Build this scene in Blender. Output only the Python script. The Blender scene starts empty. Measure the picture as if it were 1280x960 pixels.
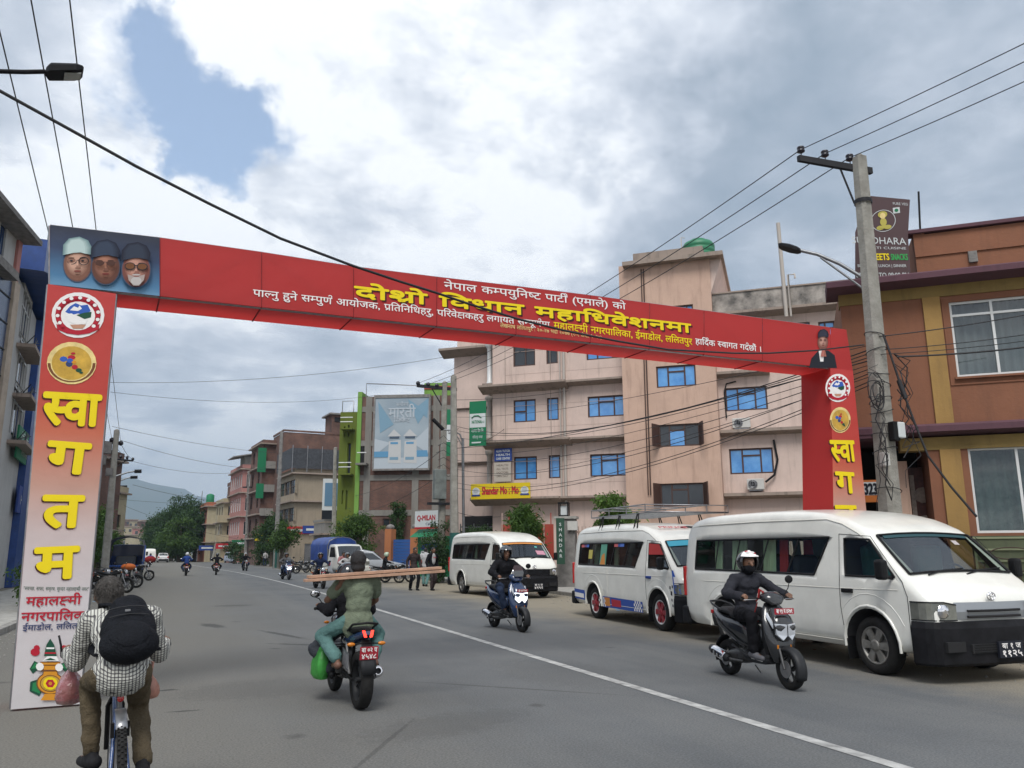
import bpy, bmesh, math, random
import numpy as np
from mathutils import Vector, Matrix, noise
random.seed(7)
SC = bpy.context.scene
COL = SC.collection
R = math.radians
PI = math.pi
CAM_H = 1.5
YAW, PITCH, ROLL, FPX = R(21.6), R(11.8), R(0.3), 1000.0
cd = bpy.data.cameras.new('camera'); cam = bpy.data.objects.new('camera', cd); COL.objects.link(cam)
cd.sensor_width = 36.0; cd.lens = 36.0 * FPX / 1280.0
cd.clip_start = 0.05; cd.clip_end = 20000.0
CR = Matrix.Rotation(-YAW, 3, 'Z') @ Matrix.Rotation(PI/2 + PITCH, 3, 'X') @ Matrix.Rotation(-ROLL, 3, 'Z')
cam.matrix_world = Matrix.Translation((0, 0, CAM_H)) @ CR.to_4x4()
SC.camera = cam
CO = Vector((0, 0, CAM_H))
def ray(px, py): return CR @ Vector(((px-640)/FPX, -(py-480)/FPX, -1.0))
def G(px, py, z=0.0):
    d = ray(px, py); return CO + d*((z-CAM_H)/d.z)
def onplane(px, py, p0, n):
    d = ray(px, py); n = Vector(n); return CO + d*((n.dot(Vector(p0)-CO))/n.dot(d))
SUN_EL, SUN_AZ = R(56), R(208)       # azimuth clockwise from +Y
world = bpy.data.worlds.new('World'); SC.world = world; world.use_nodes = True
nt = world.node_tree; N = nt.nodes; L = nt.links
bg = N['Background']; bg.inputs['Strength'].default_value = 0.15
sky = N.new('ShaderNodeTexSky'); sky.sky_type = 'NISHITA'; sky.sun_disc = False
sky.sun_elevation = SUN_EL; sky.sun_rotation = SUN_AZ; sky.air_density = 1.1; sky.dust_density = 0.6
def wn(t, **k):
    n = N.new(t)
    for a, b in k.items(): setattr(n, a, b)
    return n
def wl(a, b): L.new(a, b)
def wmath(op, a, b=None, c=None, clamp=False):
    n = wn('ShaderNodeMath', operation=op); n.use_clamp = clamp
    for i, s in enumerate((a, b, c)):
        if s is None: continue
        if isinstance(s, (int, float)): n.inputs[i].default_value = s
        else: wl(s, n.inputs[i])
    return n.outputs[0]
tc = wn('ShaderNodeTexCoord'); sx = wn('ShaderNodeSeparateXYZ'); wl(tc.outputs['Generated'], sx.inputs[0])
zz = wmath('ADD', wmath('MAXIMUM', sx.outputs[2], 0.0), 0.16)
cv = wn('ShaderNodeCombineXYZ'); wl(wmath('DIVIDE', sx.outputs[0], zz), cv.inputs[0]); wl(wmath('DIVIDE', sx.outputs[1], zz), cv.inputs[1])
def wnoise(scale, detail, rough, off, dist=0.0):
    m = wn('ShaderNodeMapping'); m.inputs['Location'].default_value = off; wl(cv.outputs[0], m.inputs[0])
    n = wn('ShaderNodeTexNoise'); n.inputs['Scale'].default_value = scale; n.inputs['Detail'].default_value = detail
    n.inputs['Roughness'].default_value = rough; n.inputs['Distortion'].default_value = dist; wl(m.outputs[0], n.inputs['Vector'])
    return n.outputs['Fac']
_wnz = wn('ShaderNodeTexNoise'); _wnz.inputs['Scale'].default_value = 5.5; _wnz.inputs['Detail'].default_value = 7; _wnz.inputs['Roughness'].default_value = .6; wl(tc.outputs['Generated'], _wnz.inputs['Vector'])
_sb = wn('ShaderNodeVectorMath', operation='SUBTRACT'); wl(_wnz.outputs['Color'], _sb.inputs[0]); _sb.inputs[1].default_value = (.5, .5, .5)
_scl = wn('ShaderNodeVectorMath', operation='SCALE'); wl(_sb.outputs[0], _scl.inputs[0]); _scl.inputs['Scale'].default_value = .42
_ad = wn('ShaderNodeVectorMath', operation='ADD'); wl(_scl.outputs[0], _ad.inputs[0]); wl(tc.outputs['Generated'], _ad.inputs[1])
DIRN = wn('ShaderNodeVectorMath', operation='NORMALIZE'); wl(_ad.outputs[0], DIRN.inputs[0])
def wspot(px, py, deg, soft):        # round region of the cloud deck around one direction: 1 inside, 0 outside
    d = ray(px, py).normalized(); v = wn('ShaderNodeVectorMath', operation='DOT_PRODUCT')
    nrm = DIRN
    wl(nrm.outputs[0], v.inputs[0]); v.inputs[1].default_value = d
    m = wn('ShaderNodeMapRange', interpolation_type='SMOOTHSTEP'); wl(v.outputs['Value'], m.inputs['Value'])
    m.inputs['From Min'].default_value = math.cos(R(deg+soft)); m.inputs['From Max'].default_value = math.cos(R(max(deg-soft, 0)))
    return m.outputs[0]
n1 = wnoise(1.5, 9, 0.60, (3.1, 1.7, 0)); n2 = wnoise(0.55, 6, 0.5, (7.3, 2.2, 4.0), 0.3); n3 = wnoise(4.5, 8, 0.62, (1.3, 8.2, 2.0), 0.2)
gap = wmath('ADD', wmath('MULTIPLY', wspot(285, 155, 2.6, 4.8), 0.56), wmath('MULTIPLY', wspot(150, 105, 2.2, 4.0), 0.26))
gap = wmath('ADD', gap, wmath('MULTIPLY', wspot(225, 120, 3.5, 4.0), 0.30))
gap = wmath('ADD', gap, wmath('MULTIPLY', wspot(30, 300, 1.0, 1.5), 0.25))
cov = wmath('SUBTRACT', wmath('ADD', wmath('MULTIPLY', n1, 1.1), wmath('MULTIPLY', n3, 0.5)), gap)
mr = wn('ShaderNodeMapRange', interpolation_type='SMOOTHSTEP'); wl(cov, mr.inputs['Value'])
mr.inputs['From Min'].default_value = 0.06; mr.inputs['From Max'].default_value = 0.56
br = wmath('ADD', wmath('MULTIPLY', n2, 0.8), wmath('MULTIPLY', n1, 0.85)); br = wmath('ADD', br, wmath('MULTIPLY', wmath('SUBTRACT', n3, 0.5), 0.6)); br = wmath('ADD', br, 0.045)
for (px, py, dg, so, am) in ((520, 120, 9, 14, .17), (250, 30, 7, 9, .14), (330, 300, 6, 10, .04), (760, 40, 4, 8, .18), (560, 235, 5, 7, .12), (1250, 120, 4, 8, .10), (1000, 330, 6, 12, -.10),
                             (900, 120, 6, 9, -.05), (740, 300, 6, 9, -.08), (1150, 60, 5, 8, -.02), (450, 340, 5, 8, -.06), (280, 590, 4, 6, .12), (120, 230, 4, 6, .10)):
    br = wmath('ADD', br, wmath('MULTIPLY', wspot(px, py, dg, so), am))
hzn = wn('ShaderNodeMapRange', interpolation_type='SMOOTHSTEP'); wl(sx.outputs[2], hzn.inputs['Value']); hzn.inputs['From Min'].default_value = .34; hzn.inputs['From Max'].default_value = .03; br = wmath('ADD', br, wmath('MULTIPLY', hzn.outputs[0], .13))
cr = wn('ShaderNodeValToRGB'); wl(wmath('MULTIPLY_ADD', wmath('SUBTRACT', br, 0.83), 1.55, 0.57, clamp=True), cr.inputs[0])
e = cr.color_ramp.elements
e[0].position = 0.10; e[0].color = (.185, .225, .275, 1); e[1].position = 0.92; e[1].color = (.66, .67, .685, 1)
a = e.new(0.34); a.color = (.245, .28, .33, 1); a = e.new(0.54); a.color = (.34, .37, .42, 1); a = e.new(0.72); a.color = (.45, .475, .52, 1)
SKY_RAMP = cr
sc10 = wn('ShaderNodeVectorMath', operation='SCALE'); wl(cr.outputs[0], sc10.inputs[0]); sc10.inputs['Scale'].default_value = 9.6
mx = wn('ShaderNodeMix', data_type='RGBA'); wl(mr.outputs[0], mx.inputs[0]); skb = wn('ShaderNodeMix', data_type='RGBA'); skb.inputs[0].default_value = 0.14; wl(sky.outputs[0], skb.inputs[6]); skb.inputs[7].default_value = (6.5, 7.2, 8.0, 1); wl(skb.outputs[2], mx.inputs[6]); wl(sc10.outputs[0], mx.inputs[7])
wl(mx.outputs[2], bg.inputs['Color'])
sl = bpy.data.lights.new('sun', 'SUN'); sl.energy = 2.6; sl.angle = R(26); sl.color = (1.0, 0.97, 0.93)
so = bpy.data.objects.new('sun', sl); COL.objects.link(so)
sd = Vector((math.sin(SUN_AZ)*math.cos(SUN_EL), math.cos(SUN_AZ)*math.cos(SUN_EL), math.sin(SUN_EL)))
so.rotation_euler = sd.to_track_quat('Z', 'Y').to_euler()
SC.view_settings.view_transform = 'Standard'; SC.view_settings.look = 'None'; SC.view_settings.exposure = 0.38; SC.view_settings.gamma = 1.0
class MB:
    """collects shapes and links them as ONE mesh object"""
    def __init__(s): s.v = []; s.f = []; s.sm = []; s.mi = []; s.M = None
    def add(s, vs, fs, smooth=False, mi=0):
        o = len(s.v)
        if s.M is not None: vs = [s.M @ Vector(v) for v in vs]
        s.v.extend([tuple(v) for v in vs])
        for f in fs: s.f.append([i+o for i in f]); s.sm.append(smooth); s.mi.append(mi)
        return s
    def box(s, c, d, rz=0.0, mi=0):
        x, y, z = d[0]/2, d[1]/2, d[2]/2; cs, sn = math.cos(rz), math.sin(rz)
        vs = [(c[0]+a*x*cs-b*y*sn, c[1]+a*x*sn+b*y*cs, c[2]+k*z) for k in (-1, 1) for a, b in ((-1, -1), (1, -1), (1, 1), (-1, 1))]
        return s.add(vs, [(0, 3, 2, 1), (4, 5, 6, 7), (0, 1, 5, 4), (1, 2, 6, 5), (2, 3, 7, 6), (3, 0, 4, 7)], mi=mi)
    def bx(s, x0, x1, y0, y1, z0, z1, mi=0): return s.box(((x0+x1)/2, (y0+y1)/2, (z0+z1)/2), (abs(x1-x0), abs(y1-y0), abs(z1-z0)), mi=mi)
    def poly(s, pts, mi=0): return s.add(pts, [list(range(len(pts)))], mi=mi)
    def prism(s, pts, off, smooth=False, mi=0):
        n = len(pts); off = Vector(off); q = [Vector(p)+off for p in pts]
        fs = [list(range(n))[::-1], list(range(n, 2*n))] + [(i, (i+1) % n, (i+1) % n+n, i+n) for i in range(n)]
        return s.add(list(pts)+q, fs, smooth, mi)
    def rings(s, rs, smooth=True, caps=True, closed=True, mi=0):
        n = len(rs[0]); vs = [p for r in rs for p in r]; fs = []
        for i in range(len(rs)-1):
            for j in range(n if closed else n-1):
                k = (j+1) % n; fs.append((i*n+j, i*n+k, (i+1)*n+k, (i+1)*n+j))
        s.add(vs, fs, smooth, mi)
        if caps and closed:
            s.add(rs[0], [list(range(n))[::-1]], False, mi); s.add(rs[-1], [list(range(n))], False, mi)
        return s
    def tube(s, pts, r, n=8, smooth=True, caps=True, mi=0):
        pts = [Vector(p) for p in pts]; m = len(pts); rs = []
        rr = r if isinstance(r, (list, tuple)) else [r]*m
        up = None
        for i in range(m):
            t = (pts[min(i+1, m-1)]-pts[max(i-1, 0)])
            if t.length < 1e-9: t = Vector((0, 0, 1))
            t.normalize()
            if up is None: up = t.orthogonal().normalized()
            else:
                up = up - t*up.dot(t)
                up = up.normalized() if up.length > 1e-6 else t.orthogonal().normalized()
            b = t.cross(up)
            rs.append([pts[i]+(up*math.cos(2*PI*k/n)+b*math.sin(2*PI*k/n))*rr[i] for k in range(n)])
        return s.rings(rs, smooth, caps, mi=mi)
    def capsule(s, p0, p1, r0, r1=None, n=10):
        p0 = Vector(p0); p1 = Vector(p1); r1 = r0 if r1 is None else r1
        t = p1-p0; t = t.normalized() if t.length > 1e-9 else Vector((0, 0, 1))
        u = t.orthogonal().normalized(); b = t.cross(u); rs = []
        for a in (80, 50, 20): rs.append((p0-t*r0*math.sin(R(a)), r0*math.cos(R(a))))
        rs.append((p0, r0)); rs.append((p1, r1))
        for a in (20, 50, 80): rs.append((p1+t*r1*math.sin(R(a)), r1*math.cos(R(a))))
        return s.rings([[c+(u*math.cos(2*PI*k/n)+b*math.sin(2*PI*k/n))*q for k in range(n)] for c, q in rs])
    def ell(s, c, r, M3=None, n=14, m=9):
        c = Vector(c); rs = []
        for i in range(m+1):
            a = -PI/2+PI*(i+.0)/m
            a = max(-PI/2+.12, min(PI/2-.12, a))
            ring = []
            for k in range(n):
                q = Vector((r[0]*math.cos(a)*math.cos(2*PI*k/n), r[1]*math.cos(a)*math.sin(2*PI*k/n), r[2]*math.sin(a)))
                if M3 is not None: q = M3 @ q
                ring.append(c+q)
            rs.append(ring)
        return s.rings(rs)
    def lathe(s, prof, o=(0, 0, 0), ax=(0, 0, 1), n=20, smooth=True, caps=True, mi=0):
        o = Vector(o); ax = Vector(ax).normalized(); u = ax.orthogonal().normalized(); b = ax.cross(u)
        return s.rings([[o+ax*h+(u*math.cos(2*PI*k/n)+b*math.sin(2*PI*k/n))*max(r, 1e-4) for k in range(n)] for r, h in prof], smooth, caps, mi=mi)
    def loft(s, st, n=14, ex=2.6, smooth=True, ax='y'):
        """st: (x, y, z, half_height, half_width[, half angle shift]) stations in the YZ plane, superellipse rings square to the path"""
        P = [Vector((q[0], q[1], q[2])) for q in st]; rs = []
        for i, q in enumerate(st):
            t = (P[min(i+1, len(P)-1)]-P[max(i-1, 0)]).normalized()
            X = Vector((1, 0, 0)); U = t.cross(X).normalized()
            if len(q) > 5: U = Matrix.Rotation(q[5], 3, 'X') @ U
            ring = []
            for k in range(n):
                a = 2*PI*(k+.5)/n; ca, sa = math.cos(a), math.sin(a)
                ring.append(P[i]+X*(q[4]*math.copysign(abs(ca)**(2/ex), ca))+U*(q[3]*math.copysign(abs(sa)**(2/ex), sa)))
            rs.append(ring)
        return s.rings(rs, smooth)
    def build(s, name, mat, parent=None, bevel=0.0, sub=0, wn=False, remesh=0.0, smooth_it=0, wrinkle=0.0):
        me = bpy.data.meshes.new(name); me.from_pydata(s.v, [], s.f)
        mats = mat if isinstance(mat, (list, tuple)) else [mat]
        for m in mats: me.materials.append(m)
        me.polygons.foreach_set('use_smooth', s.sm); me.polygons.foreach_set('material_index', s.mi); me.update()
        o = bpy.data.objects.new(name, me); COL.objects.link(o)
        if parent is not None: o.parent = parent
        if remesh:
            md = o.modifiers.new('r', 'REMESH'); md.mode = 'VOXEL'; md.voxel_size = remesh; md.use_smooth_shade = True
            if smooth_it: md = o.modifiers.new('s', 'SMOOTH'); md.iterations = smooth_it; md.factor = 0.5
            if wrinkle: md = o.modifiers.new('d', 'DISPLACE'); md.texture = wrinkle_tex(); md.strength = wrinkle; md.mid_level = 0.5; md.texture_coords = 'LOCAL'
            apply_mods(o)
        else:
            if bevel: md = o.modifiers.new('b', 'BEVEL'); md.width = bevel; md.segments = 2; md.limit_method = 'ANGLE'; md.angle_limit = R(40); md.harden_normals = False
            if sub: md = o.modifiers.new('s', 'SUBSURF'); md.levels = sub; md.render_levels = sub
        return o
_wt = [None]
def wrinkle_tex():
    if _wt[0] is None:
        t = bpy.data.textures.new('cloth_folds', 'CLOUDS'); t.noise_scale = 0.07; t.noise_depth = 3; _wt[0] = t
    return _wt[0]
def apply_mods(o):
    dg = bpy.context.evaluated_depsgraph_get(); dg.update()
    me = bpy.data.meshes.new_from_object(o.evaluated_get(dg)); old = o.data; nm = old.name
    o.modifiers.clear(); o.data = me; bpy.data.meshes.remove(old); me.name = nm
def boolean(o, cutter_mb, mat):
    c = cutter_mb.build('cutter', mat); c.parent = o.parent; c.data.update()
    bm = bmesh.new(); bm.from_mesh(c.data); bmesh.ops.recalc_face_normals(bm, faces=bm.faces); bm.to_mesh(c.data); bm.free()
    md = o.modifiers.new('c', 'BOOLEAN'); md.object = c; md.operation = 'DIFFERENCE'; md.solver = 'EXACT'; md.material_mode = 'TRANSFER'
    apply_mods(o); me = c.data; bpy.data.objects.remove(c); bpy.data.meshes.remove(me)
def recalc(o):
    bm = bmesh.new(); bm.from_mesh(o.data); bmesh.ops.remove_doubles(bm, verts=bm.verts, dist=1e-5)
    bmesh.ops.recalc_face_normals(bm, faces=bm.faces); bm.to_mesh(o.data); bm.free()
def tag(o, label=None, cat=None, group=None, kind=None):
    if label: o['label'] = label
    if cat: o['category'] = cat
    if group: o['group'] = group
    if kind: o['kind'] = kind
    return o
def thing(name, label, cat, loc=(0, 0, 0), rz=0.0, group=None):
    o = bpy.data.objects.new(name, None); COL.objects.link(o); o.empty_display_size = .2
    o.location = loc; o.rotation_euler = (0, 0, rz)
    return tag(o, label, cat, group)
def copy_tree(o, parent=None):
    c = o.copy(); COL.objects.link(c); c.parent = parent
    for ch in o.children: copy_tree(ch, c)
    return c
def place(src, loc, rz, label, first=False):
    o = src if first else copy_tree(src); o.location = loc; o.rotation_euler = (0, 0, rz); o['label'] = label; return o
def mat(name, col, rough=.7, metal=0.0, var=0.0, vscale=3.0, col2=None, bump=0.0, bscale=40.0, spec=None, coat=0.0, emit=None, trans=0.0, alpha=None, detail=5.0, sheen=0.0):
    m = bpy.data.materials.new(name); m.use_nodes = True; t = m.node_tree; n = t.nodes; l = t.links; b = n['Principled BSDF']
    col = tuple(col)+(1,) if len(col) == 3 else col
    b.inputs['Base Color'].default_value = col; b.inputs['Roughness'].default_value = rough; b.inputs['Metallic'].default_value = metal
    if spec is not None: b.inputs['Specular IOR Level'].default_value = spec
    if coat: b.inputs['Coat Weight'].default_value = coat; b.inputs['Coat Roughness'].default_value = .05
    if trans: b.inputs['Transmission Weight'].default_value = trans
    if sheen: b.inputs['Sheen Weight'].default_value = sheen
    if emit: b.inputs['Emission Color'].default_value = tuple(emit[:3])+(1,); b.inputs['Emission Strength'].default_value = emit[3]
    if var or col2:
        c = n.new('ShaderNodeTexCoord'); x = n.new('ShaderNodeTexNoise'); x.inputs['Scale'].default_value = vscale; x.inputs['Detail'].default_value = detail; x.inputs['Roughness'].default_value = .62
        l.new(c.outputs['Object'], x.inputs['Vector'])
        r = n.new('ShaderNodeValToRGB'); l.new(x.outputs['Fac'], r.inputs[0]); r.color_ramp.elements[0].position = .32; r.color_ramp.elements[1].position = .68
        c2 = col2 if col2 else tuple(max(0, q*(1-var)) for q in col[:3])
        c1 = col[:3] if col2 else tuple(min(1, q*(1+var*.6)) for q in col[:3])
        r.color_ramp.elements[0].color = tuple(c2)+(1,); r.color_ramp.elements[1].color = tuple(c1)+(1,)
        l.new(r.outputs[0], b.inputs['Base Color'])
    if bump:
        c = n.new('ShaderNodeTexCoord'); x = n.new('ShaderNodeTexNoise'); x.inputs['Scale'].default_value = bscale; x.inputs['Detail'].default_value = 4
        l.new(c.outputs['Object'], x.inputs['Vector'])
        u = n.new('ShaderNodeBump'); u.inputs['Strength'].default_value = bump; u.inputs['Distance'].default_value = .02
        l.new(x.outputs['Fac'], u.inputs['Height']); l.new(u.outputs[0], b.inputs['Normal'])
    return m
def glass(name, tint=(.25, .3, .32), rough=.03, mixf=.25):
    m = bpy.data.materials.new(name); m.use_nodes = True; t = m.node_tree; n = t.nodes; l = t.links
    n.remove(n['Principled BSDF']); o = n['Material Output']
    tr = n.new('ShaderNodeBsdfTransparent'); tr.inputs[0].default_value = tuple(tint)+(1,)
    gl = n.new('ShaderNodeBsdfGlossy'); gl.inputs['Roughness'].default_value = rough; gl.inputs['Color'].default_value = (.9, .95, 1, 1)
    f = n.new('ShaderNodeFresnel'); ge = n.new('ShaderNodeNewGeometry'); iq = n.new('ShaderNodeMath'); iq.operation = 'MULTIPLY_ADD'; l.new(ge.outputs['Backfacing'], iq.inputs[0]); iq.inputs[1].default_value = 1/1.5-1.5; iq.inputs[2].default_value = 1.5; l.new(iq.outputs[0], f.inputs[0])
    a = n.new('ShaderNodeMath'); a.operation = 'MULTIPLY_ADD'; a.inputs[1].default_value = 1.0; a.inputs[2].default_value = mixf*.15; l.new(f.outputs[0], a.inputs[0])
    x = n.new('ShaderNodeMixShader'); l.new(a.outputs[0], x.inputs[0]); l.new(tr.outputs[0], x.inputs[1]); l.new(gl.outputs[0], x.inputs[2]); l.new(x.outputs[0], o.inputs[0])
    return m
def wallmat(name, col, stain=(.12, .10, .08), amt=.5, streak=True, var=.12, rough=.9):
    """painted plaster: blotchy, with vertical rain streaks of dirt"""
    m = mat(name, col, rough); t = m.node_tree; n = t.nodes; l = t.links; b = n['Principled BSDF']
    c = n.new('ShaderNodeTexCoord')
    x = n.new('ShaderNodeTexNoise'); x.inputs['Scale'].default_value = .9; x.inputs['Detail'].default_value = 8; x.inputs['Roughness'].default_value = .65; l.new(c.outputs['Object'], x.inputs['Vector'])
    mp = n.new('ShaderNodeMapping'); mp.inputs['Scale'].default_value = (2.2, 2.2, .22); l.new(c.outputs['Object'], mp.inputs[0])
    y = n.new('ShaderNodeTexNoise'); y.inputs['Scale'].default_value = 1.6; y.inputs['Detail'].default_value = 7; y.inputs['Roughness'].default_value = .7; l.new(mp.outputs[0], y.inputs['Vector'])
    r1 = n.new('ShaderNodeValToRGB'); l.new(x.outputs['Fac'], r1.inputs[0]); r1.color_ramp.elements[0].position = .3; r1.color_ramp.elements[1].position = .7
    r1.color_ramp.elements[0].color = tuple(q*(1-var) for q in col)+(1,); r1.color_ramp.elements[1].color = tuple(min(1, q*(1+var*.5)) for q in col)+(1,)
    r2 = n.new('ShaderNodeValToRGB'); l.new(y.outputs['Fac'], r2.inputs[0]); r2.color_ramp.elements[0].position = .52; r2.color_ramp.elements[0].color = (0, 0, 0, 1); r2.color_ramp.elements[1].position = .78; r2.color_ramp.elements[1].color = (amt, amt, amt, 1)
    mxx = n.new('ShaderNodeMix'); mxx.data_type = 'RGBA'; l.new(r2.outputs[0], mxx.inputs[0]); l.new(r1.outputs[0], mxx.inputs[6]); mxx.inputs[7].default_value = tuple(stain)+(1,)
    l.new(mxx.outputs[2], b.inputs['Base Color'])
    u = n.new('ShaderNodeBump'); u.inputs['Strength'].default_value = .25; u.inputs['Distance'].default_value = .02; z = n.new('ShaderNodeTexNoise'); z.inputs['Scale'].default_value = 18; z.inputs['Detail'].default_value = 5
    l.new(c.outputs['Object'], z.inputs['Vector']); l.new(z.outputs['Fac'], u.inputs['Height']); l.new(u.outputs[0], b.inputs['Normal'])
    return m
def brickmat(name, c1, c2, mortar, scale=1.0):
    """far brickwork: courses in object space, run along x+y"""
    m = mat(name, c1, .92); t = m.node_tree; n = t.nodes; l = t.links; b = n['Principled BSDF']
    c = n.new('ShaderNodeTexCoord'); s = n.new('ShaderNodeSeparateXYZ'); l.new(c.outputs['Object'], s.inputs[0])
    a = n.new('ShaderNodeMath'); a.operation = 'ADD'; l.new(s.outputs[0], a.inputs[0]); l.new(s.outputs[1], a.inputs[1])
    k = n.new('ShaderNodeCombineXYZ'); l.new(a.outputs[0], k.inputs[0]); l.new(s.outputs[2], k.inputs[1])
    br_ = n.new('ShaderNodeTexBrick'); l.new(k.outputs[0], br_.inputs['Vector']); br_.inputs['Scale'].default_value = scale
    br_.inputs['Brick Width'].default_value = .24; br_.inputs['Row Height'].default_value = .08; br_.inputs['Mortar Size'].default_value = .01
    br_.inputs['Color1'].default_value = tuple(c1)+(1,); br_.inputs['Color2'].default_value = tuple(c2)+(1,); br_.inputs['Mortar'].default_value = tuple(mortar)+(1,)
    x = n.new('ShaderNodeTexNoise'); x.inputs['Scale'].default_value = .8; x.inputs['Detail'].default_value = 8; l.new(c.outputs['Object'], x.inputs['Vector'])
    rr = n.new('ShaderNodeValToRGB'); l.new(x.outputs['Fac'], rr.inputs[0]); rr.color_ramp.elements[0].position = .3; rr.color_ramp.elements[0].color = (.55, .55, .55, 1); rr.color_ramp.elements[1].position = .7; rr.color_ramp.elements[1].color = (1.15, 1.1, 1.05, 1)
    mm = n.new('ShaderNodeMix'); mm.data_type = 'RGBA'; mm.blend_type = 'MULTIPLY'; mm.inputs[0].default_value = 1; l.new(br_.outputs['Color'], mm.inputs[6]); l.new(rr.outputs[0], mm.inputs[7]); l.new(mm.outputs[2], b.inputs['Base Color'])
    return m
M = {}
M['black'] = mat('black_plastic', (.009, .009, .010), .5, spec=.2)
M['rubber'] = mat('tyre_rubber', (.018, .0175, .017), .85, spec=.2, var=.3, vscale=20, bump=.3, bscale=60)
M['dark'] = mat('dark_void', (.01, .01, .011), .9)
M['chrome'] = mat('chrome', (.75, .75, .77), .12, 1.0)
M['steel'] = mat('dull_steel', (.32, .32, .33), .4, .9, var=.2, vscale=12)
M['alu'] = mat('cast_alloy', (.42, .42, .43), .38, .85, var=.15, vscale=15)
M['wire'] = mat('black_cable', (.012, .012, .014), .6)
M['concrete'] = mat('weathered_concrete', (.36, .35, .32), .9, var=.3, vscale=5, bump=.5, bscale=30)
M['concrete_dk'] = mat('dark_concrete', (.20, .19, .18), .92, var=.35, vscale=4, bump=.5, bscale=24)
M['white'] = mat('white_paint', (.78, .79, .78), .5, var=.06, vscale=6)
M['vanwhite'] = mat('white_van_paint', (.74, .735, .68), .28, var=.09, vscale=2.5, coat=.5)
M['glassd'] = mat('dark_glass', (.015, .02, .025), .06, spec=.9)
M['skin'] = mat('skin', (.17, .085, .05), .55, var=.15, vscale=14)
M['hair'] = mat('black_hair', (.012, .011, .012), .6, bump=.6, bscale=180)
_gc = {}
def glyph(ch):
    """(verts2d, tris, advance) of one character"""
    if ch in _gc: return _gc[ch]
    def mk(t):
        c = bpy.data.curves.new('t', 'FONT'); c.body = t; c.size = 1; c.resolution_u = 3
        o = bpy.data.objects.new('t', c); COL.objects.link(o); dg = bpy.context.evaluated_depsgraph_get()
        me = bpy.data.meshes.new_from_object(o.evaluated_get(dg)); me.calc_loop_triangles()
        v = [(p.co.x, p.co.y) for p in me.vertices]; f = [tuple(t.vertices) for t in me.loop_triangles]
        bpy.data.objects.remove(o); bpy.data.curves.remove(c); bpy.data.meshes.remove(me); return v, f
    if '|' not in _gc:
        v, f = mk('|'); _gc['|'] = (v, f, .3); _gc['_bar'] = max(x for x, y in v)
    v, f = mk(ch); w, _ = mk(ch+'|'); adv = max(x for x, y in w)-_gc['_bar']
    _gc[ch] = (v, f, adv); return _gc[ch]
def strokes2d(lines, w):
    V = []; F = []
    for ln in lines:
        n = len(ln)
        for i in range(n):
            a = Vector(ln[max(i-1, 0)]); b = Vector(ln[min(i+1, n-1)]); t = (b-a).normalized(); nn = Vector((-t.y, t.x))*w/2; p = Vector(ln[i])
            V += [tuple(p+nn), tuple(p-nn)]
            if i: k = len(V)-4; F += [(k, k+1, k+3), (k, k+3, k+2)]
    return V, F
def arc(cx, cy, rx, ry, a0, a1, n=10): return [(cx+rx*math.cos(R(a0+(a1-a0)*i/n)), cy+ry*math.sin(R(a0+(a1-a0)*i/n))) for i in range(n+1)]
def clipx(v, f, xm):
    me = bpy.data.meshes.new('c'); me.from_pydata([(x, y, 0) for x, y in v], [], f); bm = bmesh.new(); bm.from_mesh(me)
    bmesh.ops.bisect_plane(bm, geom=bm.verts[:]+bm.edges[:]+bm.faces[:], plane_co=(xm, 0, 0), plane_no=(1, 0, 0), clear_outer=True)
    bmesh.ops.triangulate(bm, faces=bm.faces); bm.verts.index_update()
    V = [(q.co.x, q.co.y) for q in bm.verts]; F = [tuple(q.index for q in g.verts) for g in bm.faces]; bm.free(); bpy.data.meshes.remove(me); return V, F
HK = 'कखगघङचछजझञटठडढणतथदधनपफबभमयरलवशषसह'
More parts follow.
